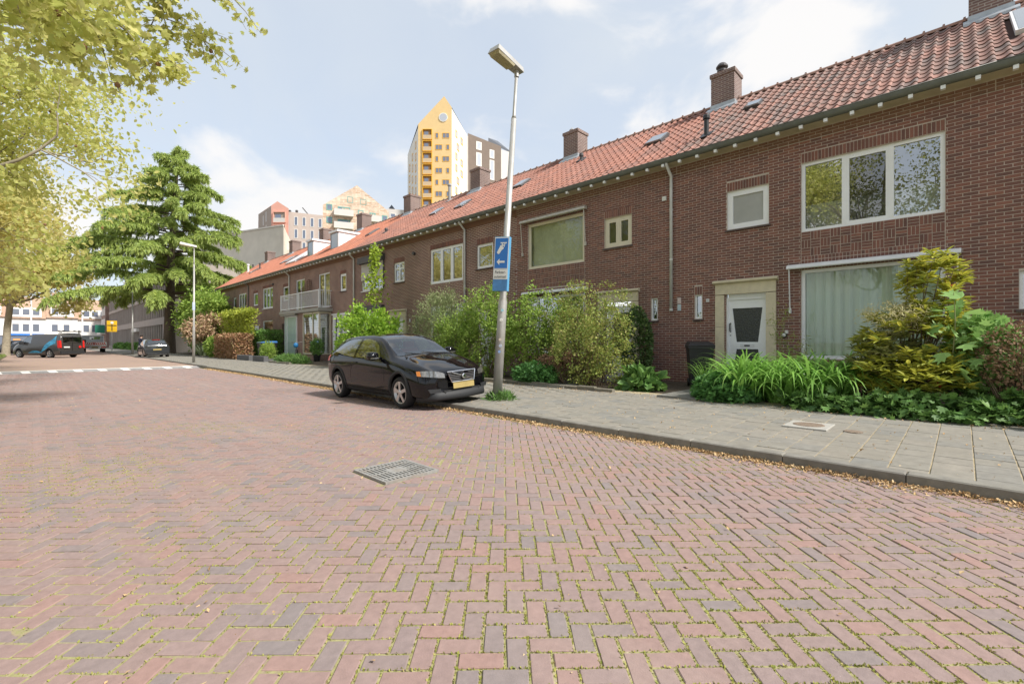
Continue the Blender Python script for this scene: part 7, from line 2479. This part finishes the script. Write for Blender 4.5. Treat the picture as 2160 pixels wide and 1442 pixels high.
def solid(b, pts, z0, z1s, m=0):
    """vertical prism over ground points with a top height for each"""
    n = len(pts)
    lo = [(p.x, p.y, z0) for p in pts]; hi = [(p.x, p.y, z) for p, z in zip(pts, z1s)]
    b.add(lo + hi, [tuple(range(n - 1, -1, -1)), tuple(range(n, 2 * n))] + [(i, (i + 1) % n, n + (i + 1) % n, n + i) for i in range(n)], m)

# yellow tower
D = 120.0
yt = thing('yellow_tower', 'tall yellow and white apartment tower with a pointed gable and round window', 'tower', wp(920, 125, 0))
A, B = wp(882, D, 0), wp(953, D, 0)
C_, E_ = wp(985, D + 13, 0), wp(860, D + 11, 0)
zA, zB, zAp = zpix(262, D), zpix(227, D), zpix(203, D)
Ap = wp(937, D, 0)
zC = zpix(285, D + 13); zE = zpix(327, D + 11)
b = MB()
b.add([(A.x, A.y, 0), (B.x, B.y, 0), (B.x, B.y, zB), (Ap.x, Ap.y, zAp), (A.x, A.y, zA)], [(0, 1, 2, 3, 4)])
b.build('front_wall', m_yel_w, yt, fixn=False)
b = MB()
b.add([(B.x, B.y, 0), (C_.x, C_.y, 0), (C_.x, C_.y, zC), (B.x, B.y, zB - .3)], [(0, 1, 2, 3)])
b.add([(A.x, A.y, 0), (E_.x, E_.y, 0), (E_.x, E_.y, zE), (A.x, A.y, zA - .8)], [(3, 2, 1, 0)])
Bk = wp(925, D + 26, 0)
b.add([(C_.x, C_.y, 0), (Bk.x, Bk.y, 0), (Bk.x, Bk.y, zC), (C_.x, C_.y, zC)], [(0, 1, 2, 3)])
b.add([(E_.x, E_.y, 0), (Bk.x, Bk.y, 0), (Bk.x, Bk.y, zC), (E_.x, E_.y, zE)], [(0, 1, 2, 3)])
b.build('side_wall', m_wht_w, yt, fixn=False)
b = MB()
Q = Vector((Bk.x, Bk.y, zC))
b.add([(B.x, B.y, zB), (C_.x, C_.y, zC), Q, (Ap.x, Ap.y, zAp)], [(0, 1, 2), (0, 2, 3)])
b.add([(A.x, A.y, zA), (Ap.x, Ap.y, zAp), Q, (E_.x, E_.y, zE)], [(0, 1, 2), (0, 2, 3)])
b.build('roof', m_roofd, yt, fixn=False)
fc = Face(A, B)
fl = 24.55 / F_PX * D
z0 = zpix(293, D)
cw = fc.w / 71.0
for k in range(9):
    zt = zpix(274, D) - fl * k
    if zt < 24: break
    fc.loggia(yt, 10.5 * cw, 28.5 * cw, zt - 20 * D / F_PX, zt, m_loggia, M_YRAIL, m_yel_t)
    a, c = ((36, 43), (51, 66)) if k % 2 == 0 else ((36, 51), (59, 66))
    for (u0, u1) in (a, c):
        fc.window(yt, u0 * cw, u1 * cw, zt - 18 * D / F_PX, zt - 6.5 * D / F_PX, m_yel_t, m_fglass, .12, 1 if u1 - u0 > 9 else 0)
cen = Vector(fc.p(53 * cw, zpix(248, D), .0))
rw = MB().lathe([(1.15, 0), (1.15, .12), (.98, .12)], cen, 28, axis=fc.n).build('round_window', m_wht_w, yt)
MB().lathe([(.98, .125), (.97, .13)], cen, 28, axis=fc.n).build('pane', m_fglassw, rw)
f2 = Face(B, C_)
for k in range(8):
    zt = zpix(284, D + 6) - fl * 1.0 * k
    if zt < 20: break
    for u in ((.22, .30), (.55, .66)) if k % 3 != 1 else ((.30, .42),):
        f2.window(yt, u[0] * f2.w, u[1] * f2.w + .5, zt - 1.9, zt, m_yel_t, m_fglassw, .25)
f3 = Face(E_, A)
for k in range(8):
    zt = zpix(296, D + 5) - fl * k
    for u in ((.15, .24), (.44, .52), (.74, .82)):
        zz = zt - (1 - u[0]) * 6
        if zz > 18: f3.window(yt, u[0] * f3.w, u[1] * f3.w + .3, zz - 2.0, zz, m_yel_t, m_fglassw, .22)

# brown tower
D = 133.0
bt = thing('brown_tower', 'dark brown apartment tower with white framed windows beside the yellow tower', 'tower', wp(1020, D, 0))
A, B, C_ = wp(987, D, 0), wp(1057, D + 6, 0), wp(1076, D + 14, 0)
Bk = wp(1010, D + 24, 0)
zA, zB = zpix(281, D), zpix(309, D + 6)
b = MB(); solid(b, [A, B, Bk], 0, [zA, zB, zA]); b.build('front_wall', m_brn_w, bt)
b = MB(); solid(b, [B + (A - B) * .001, C_, wp(1040, D + 26, 0)], 0, [zpix(316, D + 6), zpix(321, D + 14), zB]); b.build('side_wall', m_gry_w, bt)
b = MB(); P1, P2 = wp(1030, D + 4.2, 0), wp(1074, D + 13, 0); P3 = wp(1050, D + 22, 0)
b.add([(P1.x, P1.y, zpix(290, D + 4)), (P2.x, P2.y, zpix(317, D + 13)), (P2.x, P2.y, zpix(321, D + 13)), (P1.x, P1.y, zpix(300, D + 4)), (P3.x, P3.y, zpix(292, D + 20))], [(0, 1, 2, 3), (0, 4, 1)])
b.build('roof', m_roofd, bt, fixn=False)
b = MB(); G0, G1 = wp(980.5, D - .5, 0), wp(987, D - .3, 0); solid(b, [G0, G1, Bk], 0, [zpix(288, D)] * 3); b.build('grey_pier', m_gry_w, bt)
fc = Face(A, B); k_ = fc.w / 70
for (u0, u1, pz0, pz1) in ((17, 28, 301, 318), (17, 28, 324, 352), (45, 55, 311, 329), (45, 55, 333, 375), (17, 28, 358, 380)):
    fc.window(bt, u0 * k_, u1 * k_, zpix(pz1, D + 2.5), zpix(pz0, D + 2.5), m_wh_h, m_fglassw, .25)

# salmon block, pink grey block and brick gable block
D = 106.0
sb_ = thing('salmon_block', 'salmon pink gabled apartment block with stacked loggias', 'building', wp(575, D, 0))
A, B = wp(572, D, 0), wp(609, D, 0)
Lf = wp(545, D + 16, 0)
Ap = wp(585, D, 0)
b = MB(); b.add([(A.x, A.y, 0), (B.x, B.y, 0), (B.x, B.y, zpix(440, D)), (Ap.x, Ap.y, zpix(424.5, D)), (A.x, A.y, zpix(434, D))], [(0, 1, 2, 3, 4)])
b.build('front_wall', m_salm, sb_, fixn=False)
b = MB(); b.add([(Lf.x, Lf.y, 0), (A.x, A.y, 0), (A.x, A.y, zpix(434, D)), (Lf.x, Lf.y, zpix(452, D + 16))], [(0, 1, 2, 3)]); b.build('side_wall', m_taupe, sb_, fixn=False)
b = MB(); L2 = Lf + (A - Lf) * .45
b.add([(Lf.x - .02, Lf.y - .02, 0), (L2.x - .02, L2.y - .02, 0), (Lf.x - .02, Lf.y - .02, zpix(464, D + 16))], [(0, 1, 2)]); b.build('side_wall', m_dkred, sb_, fixn=False)
b = MB(); R2 = wp(600, D + 16, 0)
b.add([(Ap.x, Ap.y, zpix(424.5, D)), (B.x, B.y, zpix(440, D)), (R2.x, R2.y, zpix(452, D + 16)), (Lf.x, Lf.y, zpix(452, D + 16)), (A.x, A.y, zpix(434, D))], [(0, 1, 2), (0, 2, 3), (0, 3, 4)]); b.build('roof', m_salm, sb_, fixn=False)
fc = Face(A, B); k_ = fc.w / 37
for k in range(4):
    zt = zpix(448, D) - k * 27.5 * D / F_PX
    if zt > 16: fc.loggia(sb_, 6 * k_, 30 * k_, zt - 21 * D / F_PX, zt, m_taupe, m_rail, m_salm)
f2 = Face(Lf, A)
for k in range(3):
    zt = zpix(455, D + 9) - k * 3.2
    for u in (.4, .62): f2.window(sb_, u * f2.w, u * f2.w + .9, zt - 2.3, zt, m_wh_h, m_fglassw, .12)
pg = thing('pink_grey_block', 'pale pinkish flat roofed block with tall windows behind the terrace', 'building', wp(645, D, 0))
A, B = wp(609.5, D + .2, 0), wp(681, D + 1, 0)
b = MB(); solid(b, [A, B, wp(681, D + 14, 0), wp(612, D + 14, 0)], 0, [zpix(446, D), zpix(452, D), zpix(452, D), zpix(446, D)]); b.build('wall', m_pinkg, pg)
fc = Face(A, B); k_ = fc.w / 71.5
for r in range(3):
    for c in range(4):
        u = (11 + 17 * c) * k_
        zt = zpix(456 + 1.0 * c, D) - r * 26.5 * D / F_PX
        fc.window(pg, u, u + 7.5 * k_, zt - 19 * D / F_PX, zt, m_wh_h, m_fglass, .1)
b = MB(); P = wp(658, D + 3, 0); q0, q1 = wp(652, D + 3, 0), wp(638, D + 3, 0)
b.tube([(q0.x, q0.y, zpix(447, D)), (q1.x, q1.y, zpix(430, D))], .12, 6); b.build('crane_arm', m_dgrey, pg)
for px in (611.5, 626):
    P = wp(px, D + 2, 0); MB().lathe([(.22, -.6), (.22, .1), (.3, .1), (.3, .5), (.1, .6)], (P.x, P.y, zpix(446, D) + .3), 10).build('roof_vent', m_dgrey, pg)

D = 110.0
gb = thing('brick_gable_block', 'mottled brick apartment block with a wide gable and balconies', 'building', wp(750, D, 0))
A, B, Ap = wp(681, D, 0), wp(820, D + 6, 0), wp(753, D + 3, 0)
b = MB(); zl, zr_, zp_ = zpix(432, D), zpix(446, D + 6), zpix(391, D + 3)
b.add([(A.x, A.y, 0), (B.x, B.y, 0), (B.x, B.y, zr_), (Ap.x, Ap.y, zp_), (A.x, A.y, zl)], [(0, 1, 2, 3, 4)])
b.build('front_wall', m_gabb, gb, fixn=False)
off_ = wp(750, D + 20, 0) - wp(750, D, 0)
b = MB(); b.add([(A.x, A.y, zl), (Ap.x, Ap.y, zp_), tuple(Vector((Ap.x, Ap.y, zp_)) + off_), tuple(Vector((A.x, A.y, zl)) + off_)], [(0, 1, 2, 3)])
b.add([(B.x, B.y, zr_), (Ap.x, Ap.y, zp_), tuple(Vector((Ap.x, Ap.y, zp_)) + off_), tuple(Vector((B.x, B.y, zr_)) + off_)], [(0, 1, 2, 3)]); b.build('roof', m_roofd, gb, fixn=False)
fc = Face(A, B); k_ = fc.w / 139
for (u0, u1, p0, p1) in ((50, 62, 414, 427), (77, 90, 416, 428)):
    fc.window(gb, u0 * k_, u1 * k_, zpix(p1, D + 2), zpix(p0, D + 2), m_teal, m_fglassw, .12)
for r in range(3):
    dz = r * 26.5
    for (u0, u1, p0, p1) in ((7, 19, 434, 447), (72, 84, 440, 452), (124, 136, 446, 458)):
        fc.window(gb, u0 * k_, u1 * k_, zpix(p1 + dz, D + 2), zpix(p0 + dz, D + 2), m_teal, m_fglass, .2)
    for (u0, u1, w0, w1, p0) in ((22, 62, 30, 56, 437), (92, 122, 97, 110, 443)):
        fc.window(gb, w0 * k_, w1 * k_, zpix(p0 + dz + 18, D + 2), zpix(p0 + dz, D + 2), m_teal, m_fglass, .25, 1)
        b = MB(); zz = zpix(p0 + dz + 19, D + 2)
        fc.box(b, u0 * k_, u1 * k_, zz - .25, zz, 0, 1.5); bo = b.build('balcony', m_balc, gb)
        b = MB(); fc.box(b, u0 * k_, u1 * k_, zz, zz + 1.25, 1.42, 1.5); fc.box(b, u0 * k_, u0 * k_ + .06, zz, zz + 1.25, 0, 1.42); fc.box(b, u1 * k_ - .06, u1 * k_, zz, zz + 1.25, 0, 1.42)
        b.build('railing', m_rail, bo)
gw = thing('grey_block', 'small grey block with a black pyramid roof light beside the brick gable', 'building', wp(840, D + 14, 0))
A, B = wp(816, D + 12, 0), wp(870, D + 14, 0)
b = MB(); solid(b, [A, B, wp(870, D + 24, 0), wp(816, D + 24, 0)], 0, [zpix(440, D + 12)] * 4); b.build('wall', m_gry_w, gw)
P = wp(826, D + 16, 0); zz = zpix(440, D + 12)
b = MB(); b.add([(P.x - 1.2, P.y - 1.2, zz), (P.x + 1.2, P.y - 1.2, zz), (P.x + 1.2, P.y + 1.2, zz), (P.x - 1.2, P.y + 1.2, zz), (P.x, P.y, zz + 2.2)], [(0, 1, 4), (1, 2, 4), (2, 3, 4), (3, 0, 4), (3, 2, 1, 0)])
b.build('roof_light', m_roofd, gw)
Face(A, B).window(gw, .9, 2.2, zpix(458, D + 12), zpix(449, D + 12), m_wh_h, m_fglass, .12)

# cream blank walled building behind the end of the terrace
D = 74.0
cr = thing('cream_building', 'plain cream rendered building behind the end of the brick terrace', 'building', wp(520, D, 0))
A, B = wp(415, D + 6, 0), wp(598, D - 3, 0)
b = MB(); solid(b, [A, B, wp(620, D + 14, 0), wp(430, D + 20, 0)], 0, [zpix(498, D + 4)] * 4); b.build('wall', m_cream, cr)
fc = Face(A, B); b = MB(); fc.box(b, 0, fc.w, zpix(498, D + 4) - .02, zpix(498, D + 4) + .18, -.1, .12); b.build('parapet', m_balc, cr)
b = MB(); A2, B2 = wp(598, D + 2, 0), wp(648, D + 1, 0); solid(b, [A2, B2, wp(655, D + 12, 0), wp(600, D + 12, 0)], 0, [zpix(522, D)] * 4); b.build('annex', m_wh_h, cr)

# grey office with upright fins along the street
of = thing('grey_office', 'grey concrete office block with rows of upright fins behind the cedar', 'building', (12.0, 100, 0))
Y0, Y1, XO = 70.0, 133.0, 12.0
MB().box(XO, XO + 16, Y0, Y1, 0, 11.2).build('wall', m_offd, of)
b = MB()
for z in (0, 3.55, 7.2, 10.7):
    b.box(XO - .55, XO + .02, Y0 - .02, Y1, z, z + (.55 if z else .5) + (.35 if z == 3.55 else 0))
b.box(XO - .56, XO + 16.02, Y0 - .32, Y0 - .01, 0, 11.25)
b.build('floor_band', m_offc, of)
fin = MB().box(XO - .50, XO, -.16, .16, 0, 2.85).mesh('fin', m_offc)
for fl_ in range(3):
    y = Y0 + .5
    while y < Y1:
        o = link('fin', fin, of); o.location = (0, y, (.5, 4.4, 7.75)[fl_]); o.scale = (1, 1, (1.06, .98, 1.03)[fl_]); y += 1.35
MB().box(XO - .62, XO - .56, Y0 + .2, Y0 + 2.2, .5, 3.5).build('poster_panel', M('graffiti_panel', [(0.42, 0.36, 0.33)], .8, nscale=1.6, namt=.3, stain=(0.60, 0.22, 0.12, .5), sscale=1.3), of)
b = MB(); b.box(XO - .9, XO, 92, 97, 2.9, 3.4); b.build('entrance_canopy', m_wh_h, of)

# brick house between the office and the junction, green shop sign
bh = thing('corner_house', 'brown brick corner house with tall white windows beyond the office', 'house', (11, 138, 0))
MB().box(11.0, 24, 134.5, 143, 0, 10.5).build('wall', m_bfar, bh)
for k in range(3):
    for r in range(2):
        MB().box(10.92, 11.0, 135.4 + 2.6 * k, 136.7 + 2.6 * k, 4.2 + 3 * r, 6.4 + 3 * r).build('window', m_wh_h, bh)
MB().box(10.2, 11.0, 134.5, 142.5, 3.0, 3.7).build('shop_fascia', m_wh_h, bh)
MB().box(9.3, 10.9, 134.3, 134.45, 3.3, 5.0).build('shop_sign', M('shop_sign_green', [(0.02, 0.20, 0.12)], .5), bh)

# white houses facing the end of the street
cfg = [(-26, -15, 'white rendered house with an orange tiled roof at the far left', m_rf_o), (-15, -4, 'white house with an orange roof behind the far plane tree', m_rf_o),
       (-4, 2.0, 'white rendered house with paired windows at the end of the street', m_rf_b), (2.0, 7.2, 'white house with a wide flat dormer at the end of the street', m_rf_b),
       (7.2, 13.0, 'white house with a brown roof and chimney at the end of the street', m_rf_b)]
for k, (x0, x1, lab, rm) in enumerate(cfg):
    YW = 146.0
    h = thing('white_house', lab, 'house', ((x0 + x1) / 2, YW, 0), 'white houses closing the end of the street')
    hh = 6.4 + .25 * (k % 2)
    MB().box(x0 + .02, x1 - .02, YW, YW + 10, 0, hh).build('wall', m_wh_h, h)
    b = MB(); b.prism([(x0, YW - .4, hh + .02), (x0, YW + 10.4, hh + .02), (x0, YW + 5, hh + 5.0)], (x1 - x0, 0, 0)); ro = b.build('roof', rm, h)
    MB().box(x0 + 1.0, x0 + 1.9, YW + 4.5, YW + 5.5, hh + 4.2, hh + 6.0).build('chimney', m_rf_b, ro)
    b = MB(); b.box(x0 + .7, x1 - .7, YW - .3, YW + 3.5, hh + .3, hh + 2.3); dm = b.build('dormer', m_wh_h, h)
    n = max(2, int((x1 - x0) / 1.9))
    for q in range(n):
        u = x0 + .9 + q * (x1 - x0 - 1.4) / n
        MB().box(u, u + 1.0, YW - .34, YW - .3, hh + .8, hh + 2.0).build('window', m_fglass, h)
        MB().box(u, u + .95, YW - .05, YW + .01, 3.6, 5.2).build('window', m_fglass, h)
        MB().box(u - .1, u + 1.05, YW - .03, YW + .0, 3.45, 5.35).build('window_frame', m_wh_h, h)
    MB().box(x0 + .4, x1 - .4, YW - .12, YW - .0, .4, 2.6).build('shop_window', m_fglass, h)
    MB().box(x0 + .3, x1 - .3, YW - .3, YW - .13, 2.7, 3.1).build('fascia', [m_wh_h, m_wh_h, m_blue, m_wh_h, m_wh_h][k], h)
# low wall of shop fronts and street clutter by the junction
for k, (x, c, lab) in enumerate(((-2.2, (0.75, 0.30, 0.06), 'orange advertising box on the far pavement'), (.4, (0.62, 0.06, 0.08), 'red post box on the far pavement'), (2.6, (0.10, 0.45, 0.55), 'teal kiosk on the far pavement'))):
    b = MB().cbox(x - .5, x + .5, 130, 131, 0, 1.9 + .4 * (k % 2), .08); b.build('street_kiosk', M('kiosk_%d' % k, [c], .5), None, label=lab, category='kiosk')
